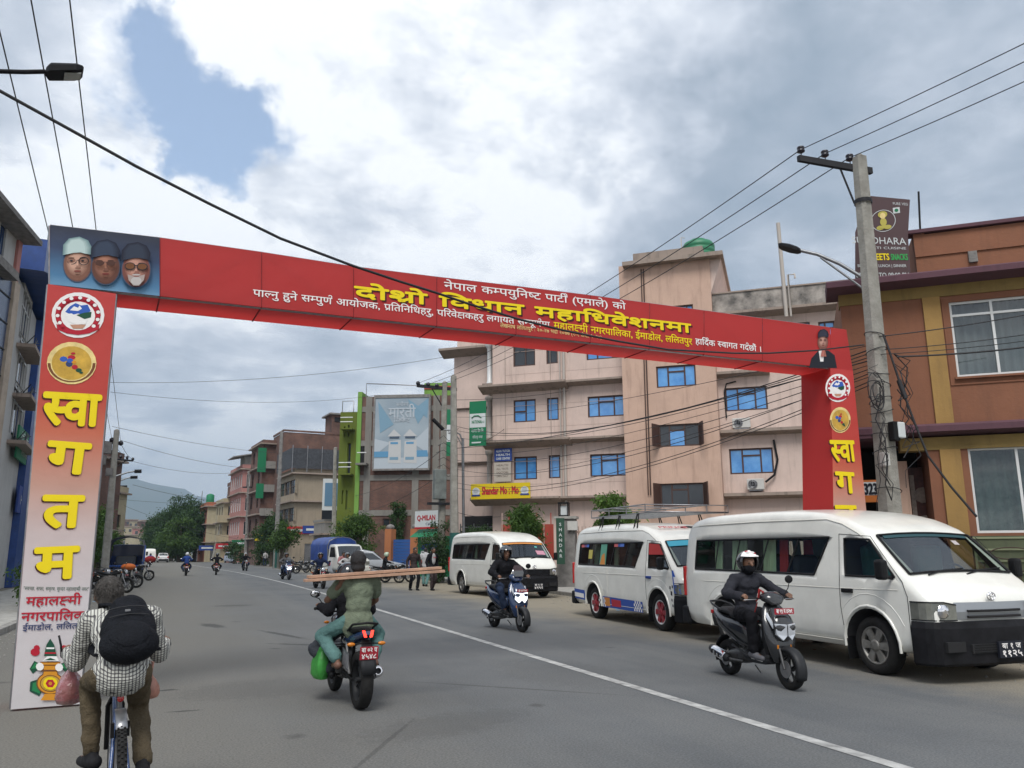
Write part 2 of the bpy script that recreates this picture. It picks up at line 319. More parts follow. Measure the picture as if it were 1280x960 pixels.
def layout(text):
    """Devanagari composed by hand: half letters, short i before its letter, reph, rakar"""
    V = []; F = []; x = 0.0; i = 0
    def put(v, f, dx=0.0, dy=0.0):
        o = len(V); V.extend([(a+x+dx, b+dy) for a, b in v]); F.extend([tuple(k+o for k in t) for t in f])
    while i < len(text):
        j = i; half = []; reph = False
        if text[i] in HK:
            if text[i:i+2] == 'र्' and i+2 < len(text) and text[i+2] in HK: reph = True; j = i+2
            base = text[j]; j += 1; rakar = False
            seq = [base]
            while text[j:j+1] == '्' and j+1 < len(text) and text[j+1] in HK: seq.append(text[j+1]); j += 2
            if len(seq) > 1 and seq[-1] == 'र': rakar = True; seq.pop()
            marks = ''
            while j < len(text) and '\u0900' <= text[j] <= '\u0963' and text[j] not in HK and not ('\u0904' <= text[j] <= '\u0939'): marks += text[j]; j += 1
            if 'ि' in marks:
                v, f, a = glyph('ि'); put(v, f); x += .259; marks = marks.replace('ि', '')
            k = 0
            while k < len(seq):
                c = seq[k]
                if c == 'क' and k+1 < len(seq) and seq[k+1] == 'ष':       # ksha
                    ls = [[(.34, .58)]+arc(.28, .42, .13, .115, 60, 272), arc(.24, .165, .15, .135, 78, 300)+[(.40, -.05)], [(.26, .30), (.60, .37)], [(0, .585), (.72, .585)]]
                    last = k+2 >= len(seq)
                    v, f = strokes2d(ls[:3]+[[(0, .585), (.72 if last else .56, .585)]]+([[(.6, .6), (.6, 0)]] if last else []), .072)
                    put(v, f); x += .72 if last else .56; k += 2; continue
                v, f, a = glyph(c)
                if k < len(seq)-1:
                    v, f = clipx(v, f, a-.19 if c != 'क' else a-.16); put(v, f); x += a-.20 if c != 'क' else a-.17
                else:
                    put(v, f)
                    if rakar: v2, f2 = strokes2d([[(a-.17, .20), (a-.42, .02)]], .07); put(v2, f2)
                    x += a
                k += 1
            for mk_ in marks:
                v, f, a = glyph(mk_); put(v, f); x += a
            if reph: v, f = strokes2d([arc(-.02, .76, .12, .11, 170, 0)+[(.09, .64)]], .06); put(v, f, dx=-.13)
            i = j; continue
        if text[i] == ' ': x += .32; i += 1; continue
        v, f, a = glyph(text[i]); put(v, f); x += a; i += 1
    return V, F, x
def text_mb(lines, mb=None):
    """lines: list of (text, P0, ux, uy, size, stretch, bold, align) ; P0 baseline start, ux/uy unit vectors in the plane"""
    mb = mb or MB()
    for (t, P0, ux, uy, size, stretch, bold, align) in lines:
        V, F, w = layout(t); ux = Vector(ux); uy = Vector(uy); n = ux.cross(uy).normalized(); P0 = Vector(P0)
        off = {'l': 0, 'c': -w/2, 'r': -w}[align]
        sh = [(0, 0)] if not bold else [(bold*math.cos(2*PI*k/8), bold*math.sin(2*PI*k/8)) for k in range(8)]+[(0, 0)]
        for q, (dx, dy) in enumerate(sh):
            mb.add([P0+ux*((a+off)*size*stretch+dx*size)+uy*(b*size+dy*size)+n*(.0003*q) for a, b in V], F)
    return mb
def disc2d(mb, c, ux, uy, r0, r1, n=40, sx=1.0):
    c = Vector(c); ux = Vector(ux); uy = Vector(uy)
    P = [c+ux*(r*sx*math.cos(2*PI*k/n))+uy*(r*math.sin(2*PI*k/n)) for r in (r0, r1) for k in range(n)]
    if r0 <= 1e-6: mb.poly(P[n:])
    else: mb.add(P, [(k, n+k, n+(k+1) % n, (k+1) % n) for k in range(n)])
    return mb
def shape2d(mb, c, ux, uy, pts, off=0.0):
    c = Vector(c); ux = Vector(ux); uy = Vector(uy); n = ux.cross(uy).normalized()
    mb.poly([c+ux*a+uy*b+n*off for a, b in pts]); return mb
def xc(y):
    if y < 25: return 4.75
    if y < 80: return 4.75-.0007*(y-25)**2
    return 4.75-.0007*55**2-.077*(y-80)
def pl(tbl, y):
    if y <= tbl[0][0]: return tbl[0][1]
    for (a, b), (c, d) in zip(tbl, tbl[1:]):
        if y <= c: return b+(d-b)*(y-a)/(c-a)
    return tbl[-1][1]+xc(y)-xc(tbl[-1][0])
KR = [(-20, 10.35), (9, 10.35), (14, 10.9), (20, 11.6), (27, 12.2), (40, 12.3), (60, 11.2)]
KL = [(-20, -3.1), (20, -3.2), (45, -3.4), (60, -4.3)]
def kr(y): return pl(KR, y)
def kl(y): return pl(KL, y)
ys = [-20+i*1.5 for i in range(30)]+[25+i*4 for i in range(20)]+[105+i*20 for i in range(25)]
def ribbon(name, fa, fb, z, m, yy=ys):
    mb = MB(); P = []
    for y in yy: P += [(fa(y), y, z), (fb(y), y, z)]
    mb.add(P, [(2*i, 2*i+1, 2*i+3, 2*i+2) for i in range(len(yy)-1)], True); return mb
def asphalt():
    m = bpy.data.materials.new('asphalt'); m.use_nodes = True; t = m.node_tree; n = t.nodes; l = t.links; b = n['Principled BSDF']; b.inputs['Roughness'].default_value = .88
    b.inputs['Specular IOR Level'].default_value = .3
    c = n.new('ShaderNodeTexCoord'); s = n.new('ShaderNodeSeparateXYZ'); l.new(c.outputs['Object'], s.inputs[0])
    def noi(sc, d, ro=.6, mp=None):
        x = n.new('ShaderNodeTexNoise'); x.inputs['Scale'].default_value = sc; x.inputs['Detail'].default_value = d; x.inputs['Roughness'].default_value = ro
        if mp: q = n.new('ShaderNodeMapping'); q.inputs['Scale'].default_value = mp; l.new(c.outputs['Object'], q.inputs[0]); l.new(q.outputs[0], x.inputs['Vector'])
        else: l.new(c.outputs['Object'], x.inputs['Vector'])
        return x.outputs['Fac']
    def ma(op, a, b_, cl=False):
        x = n.new('ShaderNodeMath'); x.operation = op; x.use_clamp = cl
        for i, q in enumerate((a, b_)):
            if q is None: continue
            if isinstance(q, (int, float)): x.inputs[i].default_value = q
            else: l.new(q, x.inputs[i])
        return x.outputs[0]
    def rng(v, a, b_, lo=0., hi=1.):
        x = n.new('ShaderNodeMapRange'); x.interpolation_type = 'SMOOTHSTEP'; l.new(v, x.inputs['Value'])
        x.inputs['From Min'].default_value = a; x.inputs['From Max'].default_value = b_; x.inputs['To Min'].default_value = lo; x.inputs['To Max'].default_value = hi; return x.outputs[0]
    def mix(f, a, b_, bt='MIX'):
        x = n.new('ShaderNodeMix'); x.data_type = 'RGBA'; x.blend_type = bt
        if isinstance(f, (int, float)): x.inputs[0].default_value = f
        else: l.new(f, x.inputs[0])
        for k, q in ((6, a), (7, b_)):
            if isinstance(q, tuple): x.inputs[k].default_value = q+(1,)
            else: l.new(q, x.inputs[k])
        return x.outputs[2]
    big = noi(.35, 6, .6); lane = noi(.5, 5, .6, (1.6, .12, 1)); fine = noi(55, 3, .7); mid = noi(4, 6, .65)
    base = mix(rng(big, .3, .7), (.084, .091, .098), (.126, .133, .138))
    base = mix(rng(lane, .35, .7, 0, .55), base, (.152, .155, .152))
    wob = ma('MULTIPLY', ma('SUBTRACT', big, .5), 3.2); wob2 = ma('MULTIPLY', ma('SUBTRACT', mid, .5), 1.2)
    xx = ma('ADD', ma('ADD', s.outputs[0], wob), wob2)
    dl = rng(xx, 4.0, -1.2); dr = rng(xx, 6.8, 9.6)
    base = mix(ma('MULTIPLY', dl, .8), base, (.160, .153, .133)); base = mix(ma('MULTIPLY', dr, .92), base, (.255, .225, .170))
    sp = n.new('ShaderNodeValToRGB'); l.new(fine, sp.inputs[0]); sp.color_ramp.elements[0].position = .3; sp.color_ramp.elements[0].color = (.62, .62, .62, 1); sp.color_ramp.elements[1].position = .72; sp.color_ramp.elements[1].color = (1.35, 1.33, 1.3, 1)
    base = mix(1.0, base, sp.outputs[0], 'MULTIPLY')
    v2 = n.new('ShaderNodeTexVoronoi'); v2.inputs['Scale'].default_value = .8; l.new(c.outputs['Object'], v2.inputs['Vector'])
    base = mix(ma('MULTIPLY', rng(ma('ADD', v2.outputs['Distance'], ma('MULTIPLY', ma('SUBTRACT', mid, .5), .25)), .10, .03), .5), base, (.035, .034, .033))
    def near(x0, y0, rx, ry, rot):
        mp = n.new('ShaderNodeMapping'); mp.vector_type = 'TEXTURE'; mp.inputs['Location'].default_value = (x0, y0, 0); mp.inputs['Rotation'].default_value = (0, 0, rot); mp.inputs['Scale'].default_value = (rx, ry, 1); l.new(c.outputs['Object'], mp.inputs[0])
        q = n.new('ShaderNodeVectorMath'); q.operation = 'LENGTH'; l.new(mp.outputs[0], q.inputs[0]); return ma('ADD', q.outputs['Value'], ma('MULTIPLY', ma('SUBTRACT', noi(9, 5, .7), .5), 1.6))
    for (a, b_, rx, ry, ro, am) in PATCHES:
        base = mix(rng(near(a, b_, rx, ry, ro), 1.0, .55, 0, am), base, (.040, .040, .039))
    l.new(base, b.inputs['Base Color'])
    u = n.new('ShaderNodeBump'); u.inputs['Strength'].default_value = .5; u.inputs['Distance'].default_value = .008; l.new(fine, u.inputs['Height']); l.new(u.outputs[0], b.inputs['Normal'])
    return m
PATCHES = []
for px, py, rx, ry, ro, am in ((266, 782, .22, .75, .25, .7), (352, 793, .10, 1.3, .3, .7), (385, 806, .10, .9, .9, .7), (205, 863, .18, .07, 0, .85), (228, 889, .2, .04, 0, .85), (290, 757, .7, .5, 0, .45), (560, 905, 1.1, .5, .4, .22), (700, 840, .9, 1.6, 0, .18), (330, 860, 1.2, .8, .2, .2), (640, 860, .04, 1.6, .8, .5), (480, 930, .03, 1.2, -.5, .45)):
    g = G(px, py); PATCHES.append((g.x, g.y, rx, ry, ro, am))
M['asphalt'] = asphalt()
M['dirt'] = mat('dusty_ground', (.20, .175, .135), .95, col2=(.12, .115, .09), vscale=.7, bump=.6, bscale=14)
M['grassy'] = mat('far_ground', (.075, .085, .045), .95, col2=(.14, .125, .085), vscale=.05)
M['kerb'] = mat('kerb_stone', (.27, .26, .24), .9, var=.35, vscale=6, bump=.4, bscale=30)
M['paint'] = mat('road_paint', (.50, .50, .48), .8, col2=(.19, .19, .185), vscale=5, detail=8)
mb = MB(); S = 9000; mb.poly([(-S, -S, -.02), (S, -S, -.02), (S, S, -.02), (-S, S, -.02)]); tag(mb.build('ground', M['grassy']), kind='structure')
mb = MB(); mb.poly([(-40, -20, -.01), (70, -20, -.01), (70, 130, -.01), (-40, 130, -.01)]); tag(mb.build('yard_ground', M['dirt']), kind='structure')
tag(ribbon('road', lambda y: kl(y)-.02, lambda y: kr(y)+.02, 0.0, None).build('road', M['asphalt']), kind='structure')
mb = ribbon('x', lambda y: xc(y)-.065, lambda y: xc(y)+.065, .004, None, [y for y in ys if y < 400]); tag(mb.build('road_marking', M['paint']), kind='structure')
def pavement(name, f, sgn, w, y0, y1):
    mb = MB(); yy = [y for y in ys if y0 <= y <= y1]; P = []
    for y in yy: P += [(f(y)+sgn*.15, y, .115), (f(y)+sgn*w, y, .115), (f(y)+sgn*w, y, -.02)]
    mb.add(P, [(3*i, 3*i+1, 3*i+4, 3*i+3) for i in range(len(yy)-1)]+[(3*i+1, 3*i+2, 3*i+5, 3*i+4) for i in range(len(yy)-1)]); o = tag(mb.build(name, M['concrete']), kind='structure')
    sb = MB(); sb.box((0, 0, .05), (.15, .97, .14)); first = sb.build('kerb_stone', M['kerb'], o, bevel=.012)
    y = y0; k = 0
    while y < min(y1, 62):
        c = first if k == 0 else first.copy()
        if k: COL.objects.link(c); c.parent = o
        a = math.atan2(-(f(y+1)-f(y)), 1.0); c.location = ((f(y)+f(y+1))/2+sgn*.075, y+.5, random.uniform(-.004, .004)); c.rotation_euler = (0, 0, a); y += 1.0; k += 1
    sb = MB(); yy = [62+i*6 for i in range(int((y1-62)/6)+1)]
    if len(yy) > 1:
        P = []
        for y in yy: P += [(f(y), y, -.02), (f(y), y, .12), (f(y)+sgn*.15, y, .12)]
        sb.add(P, [(3*i, 3*i+1, 3*i+4, 3*i+3) for i in range(len(yy)-1)]+[(3*i+1, 3*i+2, 3*i+5, 3*i+4) for i in range(len(yy)-1)]); tag(sb.build('far_kerb', M['kerb'], o), kind='stuff')
pavement('pavement', kr, 1, 2.2, -4, 180)
pavement('footpath', kl, -1, 3.2, 4, 180)
AP0 = Vector((-1.62, 9.45, 0)); AP1 = Vector((10.55, 10.55, 0)); AU = (AP1-AP0).normalized(); AN = Vector((AU.y, -AU.x, 0)); UZ = Vector((0, 0, 1))
def PP(px, py, off=0.0): return onplane(px, py, AP0, AN)+AN*off
def fabric(name, col, grad=None, trans=.45):
    m = bpy.data.materials.new(name); m.use_nodes = True; t = m.node_tree; n = t.nodes; l = t.links; b = n['Principled BSDF']; o = n['Material Output']
    b.inputs['Roughness'].default_value = .5; b.inputs['Specular IOR Level'].default_value = .6
    tr = n.new('ShaderNodeBsdfTranslucent'); x = n.new('ShaderNodeMixShader'); x.inputs[0].default_value = trans
    c = n.new('ShaderNodeTexCoord'); w = n.new('ShaderNodeTexNoise'); w.inputs['Scale'].default_value = 2.2; w.inputs['Detail'].default_value = 4; l.new(c.outputs['Object'], w.inputs['Vector'])
    u = n.new('ShaderNodeBump'); u.inputs['Strength'].default_value = .35; u.inputs['Distance'].default_value = .05; l.new(w.outputs['Fac'], u.inputs['Height']); l.new(u.outputs[0], b.inputs['Normal'])
    if grad:
        s = n.new('ShaderNodeSeparateXYZ'); l.new(c.outputs['Object'], s.inputs[0]); r = n.new('ShaderNodeValToRGB')
        q = n.new('ShaderNodeMath'); q.operation = 'MULTIPLY'; q.inputs[1].default_value = .2
        l.new(s.outputs[2], q.inputs[0])
        l.new(q.outputs[0], r.inputs[0]); els = r.color_ramp.elements; els[0].position = grad[0][0]/5; els[0].color = tuple(grad[0][1])+(1,); els[1].position = grad[-1][0]/5; els[1].color = tuple(grad[-1][1])+(1,)
        for z, cc in grad[1:-1]: e_ = els.new(z/5); e_.color = tuple(cc)+(1,)
        l.new(r.outputs[0], b.inputs['Base Color']); l.new(r.outputs[0], tr.inputs[0])
    else:
        b.inputs['Base Color'].default_value = tuple(col)+(1,); tr.inputs[0].default_value = tuple(col)+(1,)
    l.new(x.outputs[0], o.inputs[0]); l.new(b.outputs[0], x.inputs[1]); l.new(tr.outputs[0], x.inputs[2]); return m
RED = (.58, .045, .042)
M['fred'] = fabric('red_banner_cloth', RED, None, .5)
M['fgrad'] = fabric('printed_post_cloth', None, [(0, (.68, .66, .66)), (1.0, (.70, .67, .68)), (1.7, (.68, .58, .56)), (2.2, (.62, .36, .28)), (2.75, (.64, .17, .09)), (3.2, (.58, .06, .04)), (4.5, RED)], .25)
M['fgrad2'] = M['fgrad']
M['fblue'] = fabric('blue_portrait_cloth', None, [(4.22, (.22, .42, .58)), (4.45, (.05, .18, .34)), (4.75, (.012, .035, .10)), (5.0, (.006, .012, .035))], .1)
def flat(name, col, rough=.6): return mat(name, col, rough, spec=.3)
P_ = {'seam': flat('seam_red', (.22, .012, .015)), 'yel': flat('print_yellow', (.80, .62, .008)), 'dkred': flat('print_shadow', (.06, .01, .012)), 'wh': flat('print_white', (.80, .78, .76)), 'pred': flat('print_crimson', (.42, .012, .03)),
      'navy': flat('print_navy', (.03, .05, .14)), 'blue': flat('print_blue', (.03, .10, .42)), 'grn': flat('print_green', (.02, .20, .07)), 'gold': mat('print_gold', (.60, .36, .05), .35, .3, var=.3, vscale=6), 'lgold': mat('print_pale_gold', (.80, .62, .25), .35, .2, var=.25, vscale=8),
      'skinA': flat('print_face_light', (.50, .26, .17)), 'skinB': flat('print_face_brown', (.26, .10, .06)), 'skinC': flat('print_face_red', (.42, .14, .11)), 'blk': flat('print_black', (.012, .014, .022)), 'capw': flat('print_cap_pale', (.40, .52, .50)), 'grey': flat('print_grey', (.42, .44, .46)), 'orange': flat('print_orange', (.62, .26, .02)), 'mist': flat('print_mist', (.24, .42, .56)), 'dkgrn': flat('print_dark_green', (.01, .07, .04)), 'brown': flat('print_brown', (.16, .06, .02))}
arch = thing('welcome_arch', 'tall red cloth welcome arch with yellow Devanagari lettering spanning the whole road', 'arch')
def sheet(name, quad, m, off=0.0, nx=6, ny=6, puff=.0, inset=.004, axis=None):
    """one cloth panel, laced at its edges and a little slack between them; quad of 3D corners (bl, br, tr, tl)"""
    a, b, c, d = [Vector(q) for q in quad]; nrm = (b-a).cross(d-a).normalized(); mb = MB(); vs = []
    for j in range(ny+1):
        for i in range(nx+1):
            u = inset+(1-2*inset)*i/nx; v = j/ny; p = a.lerp(b, u).lerp(d.lerp(c, u), v)
            vs.append(p+nrm*(off+puff*(math.sin(PI*u)*math.sin(PI*v))+puff*.4*(noise.noise(p*1.7)))*1.0)
    mb.add(vs, [(j*(nx+1)+i, j*(nx+1)+i+1, (j+1)*(nx+1)+i+1, (j+1)*(nx+1)+i) for j in range(ny) for i in range(nx)], True)
    return mb.build(name, m, arch)
topz = lambda px: PP(px, 282+(412-282)*(px-68)/(1058-68)).z-.0
def bpt(px, bottom, off=0.0):
    """point on the beam's front at photo column px, top or bottom edge"""
    y = (355+(460-355)*(px-60)/(1038-60)) if bottom else pl([(62, 281), (200, 297), (327, 315), (442, 333), (546, 346), (700, 364), (880, 388), (1058, 412)], px)
    return PP(px, y, off)
BD = AN*-.66
seams = [62, 200, 327, 442, 546, 645, 738, 812, 880, 953, 1038]
for i, (a, b) in enumerate(zip(seams, seams[1:])):
    A, B, C_, D = bpt(a, True), bpt(b, True), bpt(b, False), bpt(a, False)
    sheet('cloth_panel', (A, B, C_, D), M['fblue'] if i == 0 else M['fred'], puff=0.0)
    if a >= 145 or i == 0:
        A2 = bpt(145, True) if i == 0 else A
        sheet('soffit_panel', (A2+BD, B+BD if b < 1038 else B+BD, B, A2), M['fred'], puff=-.02)
    sheet('back_panel', (B+BD, A+BD, D+BD, C_+BD), M['fred'])
    if i:
        s = MB(); s.tube([A+AN*.002, D+AN*.002], .004, 6); s.build('seam_cord', P_['seam'], arch); s = MB(); s.tube([A+UZ*-.004, A+BD+UZ*-.004], .009, 6); s.build('seam_cord', P_['seam'], arch)
eA, eB, eC, eD = PP(1038, 460), PP(1066, 463.5), PP(1058, 412), bpt(1038, False)
sheet('cloth_panel', (eA, eB, eC, eD), M['fred'], nx=2); sheet('end_panel', (eB, eB+BD, eC+BD, eC), M['fred'], nx=2)
lA, lD = bpt(62, True), bpt(62, False); sheet('end_panel', (lA+BD, lA, lD, lD+BD), M['fred'], nx=2)
def post(bl, br, tr, tl, dep, m):
    D_ = AN*-dep
    sheet('post_front', (bl, br, tr, tl), m, nx=3, ny=14, puff=.0, inset=0); sheet('post_side', (bl+D_, bl, tl, tl+D_), M['fred'], nx=2, ny=10, puff=.01, inset=0)
    sheet('post_side', (br, br+D_, tr+D_, tr), m, nx=2, ny=10, puff=.01, inset=0); sheet('post_back', (br+D_, bl+D_, tl+D_, tr+D_), m, nx=2, ny=10, inset=0)
pLbl, pLbr, pLtr, pLtl = PP(13, 890), PP(99, 885), PP(145, 367), PP(60, 355)
pLbl.z = pLbr.z = .02
post(pLbl, pLbr, pLtr, pLtl, .66, M['fgrad'])
pRtl, pRtr = PP(1038, 460), PP(1066, 463); pRbl = PP(1042, 640); pRbr = PP(1083, 640)
def down(a, b): t = (a.z-.1)/(a.z-b.z); return a.lerp(b, t)
post(down(pRtl, pRbl), down(pRtr, pRbr), pRtr, pRtl, .66, M['fgrad'])
fr = MB()
for a, b in zip(seams, seams[1:]):
    A, B, C_, D = [q-AN*.04 for q in (bpt(a, True), bpt(b, True), bpt(b, False), bpt(a, False))]
    fr.tube([A, B], .018, 6); fr.tube([D, C_], .018, 6); fr.tube([A, D], .018, 6); fr.tube([A, C_] if seams.index(a) % 2 else [D, B], .012, 6)
for q in (pLbl, pLbr): fr.tube([q-AN*.04, (pLtl if q is pLbl else pLtr)-AN*.04], .02, 6)
fr.build('tube_frame', M['steel'], arch)
def fit(text, p, q, h, bold=0.0, off=.006, mb=None, up=None):
    """text from sight line p to q along the arch front, letter height h (photo pixels)"""
    a = PP(*p, off); b = PP(*q, off); ux = (b-a).normalized(); V, F, w = layout(text); c = PP(p[0], p[1]-h, off); size = (c-a).length/.61
    uy = (UZ-ux*UZ.dot(ux)).normalized() if up is None else up
    return text_mb([(text, a, ux, uy, size, (b-a).length/(w*size), bold, 'l')], mb)
def big(text, p, q, h, bold, sh=(2.2, 2.0), col='yel', shadow='dkred'):
    fit(text, (p[0]+sh[0], p[1]+sh[1]), (q[0]+sh[0], q[1]+sh[1]), h, bold, .005).build('letter_shadow', P_[shadow], arch)
    fit(text, p, q, h, bold, .010).build('lettering', P_[col], arch)
big('दोश्रो विधान महाधिवेशनमा', (443, 371), (863, 416), 12.5, .042)
fit('नेपाल कम्पयुनिष्ट पार्टी (एमाले) को', (555, 361), (782, 387), 8.2, .012).build('lettering', P_['wh'], arch)
fit('पाल्नु हुने सम्पुर्ण आयोजक, प्रतिनिधिहरु, परिवेक्षकहरु लगायत सम्पूर्णमा', (316, 370), (687, 409.5), 7.8, .012).build('lettering', P_['wh'], arch)
fit('महालक्ष्मी नगरपालिका, ईमाडोल, ललितपुर', (692, 410.5), (865, 431), 7.6, .014).build('lettering', P_['yel'], arch)
fit('हार्दिक स्वागत गर्दछौं ।', (869, 430), (952, 440), 6.5, .014).build('lettering', P_['wh'], arch)
fit('लेखनाथ ललितपुर : २०-२७ भदौ २०७७ (१-१ सेप्टे. २०२०)', (625, 409), (752, 424), 4.2, .004).build('lettering', P_['lgold'], arch)
for t, p, q, h in (('स्वा', (53, 529), (122, 532), 37), ('ग', (57, 589), (107, 592), 36), ('त', (52, 658), (100, 658), 37), ('म', (43, 724), (95, 721), 37)): big(t, p, q, h, .035, (-1.6, 1.6))
fit('"स्वच्छ, सफा, समृद्ध, सुन्दर महालक्ष्मी नगर"', (29, 737.5), (111, 738.5), 4, 0).build('lettering', P_['dkgrn'], arch)
fit('महालक्ष्मी', (32, 757), (101, 755), 10, .02).build('lettering', P_['pred'], arch)
fit('नगरपालिका', (26, 776.5), (111, 774), 10, .02).build('lettering', P_['pred'], arch)
fit('ईमाडोल, ललितपुर', (28, 788.5), (108, 785), 6.5, .012).build('lettering', P_['navy'], arch)
for t, p, q, h in (('स्वा', (1040, 576), (1069, 576), 24), ('ग', (1046, 615), (1068, 616), 24), ('त', (1046, 657), (1071, 657), 24)): big(t, p, q, h, .03, (-1.2, 1.2))
def dr(col, px, py, pts, off, sx=1.0, sy=1.0, rot=0.0, name='printed_shape'):
    """shape in photo-pixel units round (px, py), laid on the arch front"""
    m = MB(); cs, sn = math.cos(rot), math.sin(rot); m.poly([PP(px+(x*cs-y*sn)*sx, py-(x*sn+y*cs)*sy, off) for x, y in pts]); return m
def el(rx, ry, n=22, a0=0, a1=360, dx=0, dy=0): return [(dx+rx*math.cos(R(a0+(a1-a0)*k/n)), dy+ry*math.sin(R(a0+(a1-a0)*k/n))) for k in range(n+(a1-a0 < 360))]
def batch(items, name):
    by = {}
    for k, (col, px, py, pts, *r) in enumerate(items):
        m = dr(col, px, py, pts, .005+.0006*k, *(r or ())); by.setdefault(col, MB()).add(m.v, [list(range(len(m.v)))])
    for col, m in by.items(): m.build(name, P_[col], arch)
def emblem(px, py, s, sy=1.0):
    it = [('wh', px, py, el(33, 28.5)), ('pred', px, py, el(28.5, 24)), ('wh', px, py+1, el(21.5, 18)),
          ('blue', px, py, [(-16, 4), (-10, 11), (-3, 15), (4, 12), (12, 13), (16, 5), (8, 0), (0, 2), (-8, 0)]), ('wh', px, py, [(-10, 6), (-5, 11), (0, 9), (2, 12), (5, 8), (0, 5)]),
          ('dkgrn', px, py, [(-2, 0), (8, 3), (17, 4), (16, -3), (8, -5)]), ('wh', px, py, [(-17, 1), (-8, 2), (2, -4), (12, -6), (10, -11), (-2, -12), (-12, -8)]),
          ('skinA', px, py, [(-10, -12), (10, -12), (6, -17), (-6, -17)]), ('pred', px, py, [(-27, -11), (-16, -17), (0, -20), (16, -17), (27, -11), (26, -18), (14, -23), (0, -25), (-14, -23), (-26, -18)])]
    for k in range(22):
        a = -40+k*260/21; it.append(('pred' if k % 2 else 'wh', px+25.5*s*math.cos(R(a)), py-21.5*s*sy*math.sin(R(a)), el(2.6, 2.2, 8)))
    batch([(c, x, y, [(a*s, b*s*sy) for a, b in p]) for c, x, y, p in it], 'state_emblem')
emblem(97.5, 394, 1.0); emblem(1047, 485, .47, 1.32)
def medal(px, py, s, sy=1.0):
    it = [('lgold', px, py, el(31, 26.5)), ('brown', px, py, el(30, 24, 20, 180, 360)), ('lgold', px, py, el(26.5, 22.5)), ('gold', px, py, el(25, 21.2)),
          ('blue', px, py, el(5, 3.5, 8, dx=-10, dy=5)), ('navy', px, py, el(4.5, 4, 8, dx=-3, dy=-1)), ('pred', px, py, el(5, 3, 8, dx=0, dy=7)), ('blue', px, py, el(4, 3, 8, dx=-2, dy=3)),
          ('pred', px, py, el(4, 3, 8, dx=4, dy=-5)), ('dkgrn', px, py, el(4, 2.6, 8, dx=9, dy=-9)), ('orange', px, py, el(3, 2, 8, dx=3, dy=1)), ('pred', px, py, el(3, 1.4, 8, dx=2, dy=12)), ('dkgrn', px, py, el(2.5, 1.5, 8, dx=12, dy=-12))]
    batch([(c, x, y, [(a*s, b*s*sy) for a, b in p]) for c, x, y, p in it], 'gold_medallion')
medal(89.5, 454, 1.0); medal(1050, 525, .42, 1.45)
_tn = {}
def tone(a, b, q):
    c = tuple(round(a[k]+(b[k]-a[k])*q, 3) for k in range(3)); n = 'tone_%d' % len(_tn)
    if c not in _tn: _tn[c] = n; P_[n] = flat('printed_'+n, c)
    return _tn[c]
def head(cx, cy, dk, lt, cap, capl, mistc=(.03, .08, .15)):
    o = []
    for k in range(7): q = k/6; o.append((tone(mistc, dk, min(1, q*1.6)), cx, cy, el(15.5-q*2.2, 19.5-q*2.6, 24, dy=-1.5)))
    for k in range(7): q = k/6; o.append((tone(dk, lt, q), cx, cy, el(12.6-q*6.5, 15.5-q*8, 22, dx=-q*2.2, dy=q*1.2)))
    for sg in (-1, 1): o += [(tone(dk, lt, .15), cx, cy, el(4.6, 2.6, 14, dx=sg*6-.6, dy=2.6)), (tone(dk, (0, 0, 0), .5), cx, cy, el(3.4, .8, 10, dx=sg*6-.6, dy=5.2))]
    o += [(tone(dk, lt, .35), cx, cy, [(1, 4), (3.4, -4), (1.5, -5.5), (-1.5, -5), (-.5, 3)]), (tone(dk, lt, 1.12), cx, cy, [(-.8, 5), (.6, 4), (.8, -3), (-1.2, -3)]), (tone(dk, lt, .2), cx, cy, el(3.2, .8, 10, dx=.3, dy=-5.6)), (tone(dk, (.2, .02, .02), .6), cx, cy, el(3.8, 1.0, 12, dy=-9)), (tone(dk, lt, .3), cx, cy, el(3, .7, 10, dy=-11.4))]
    for sg in (-1, 1): o += [('blk', cx, cy, el(1.5, .9, 8, dx=sg*5.8-.6, dy=2.2))]
    for k in range(5): q = k/4; o.append((tone(cap, capl, q), cx, cy, [(-15.5+q*5, 8+q), (-15+q*5, 19), (-9+q*3, 26-q*2), (2, 28-q*3), (11-q*5, 24-q*2), (15-q*7, 16), (14-q*6, 8.5+q), (6-q*3, 11), (-6+q*2, 10.5)]))
    return o
def rim(cx, cy, rx, ry, w=.9):
    n = 18; return [('blk', cx, cy, [(rx*math.cos(R(a)), ry*math.sin(R(a))), (rx*math.cos(R(b)), ry*math.sin(R(b))), ((rx-w)*math.cos(R(b)), (ry-w)*math.sin(R(b))), ((rx-w)*math.cos(R(a)), (ry-w)*math.sin(R(a)))]) for a, b in ((360*k/n, 360*(k+1)/n) for k in range(n))]
IT = head(97, 328, (.20, .09, .06), (.56, .33, .24), (.16, .26, .27), (.46, .58, .56))+head(132, 332, (.12, .045, .03), (.38, .17, .11), (.008, .012, .03), (.03, .045, .08))+head(170, 336, (.18, .06, .045), (.52, .27, .20), (.008, .010, .025), (.025, .035, .06))
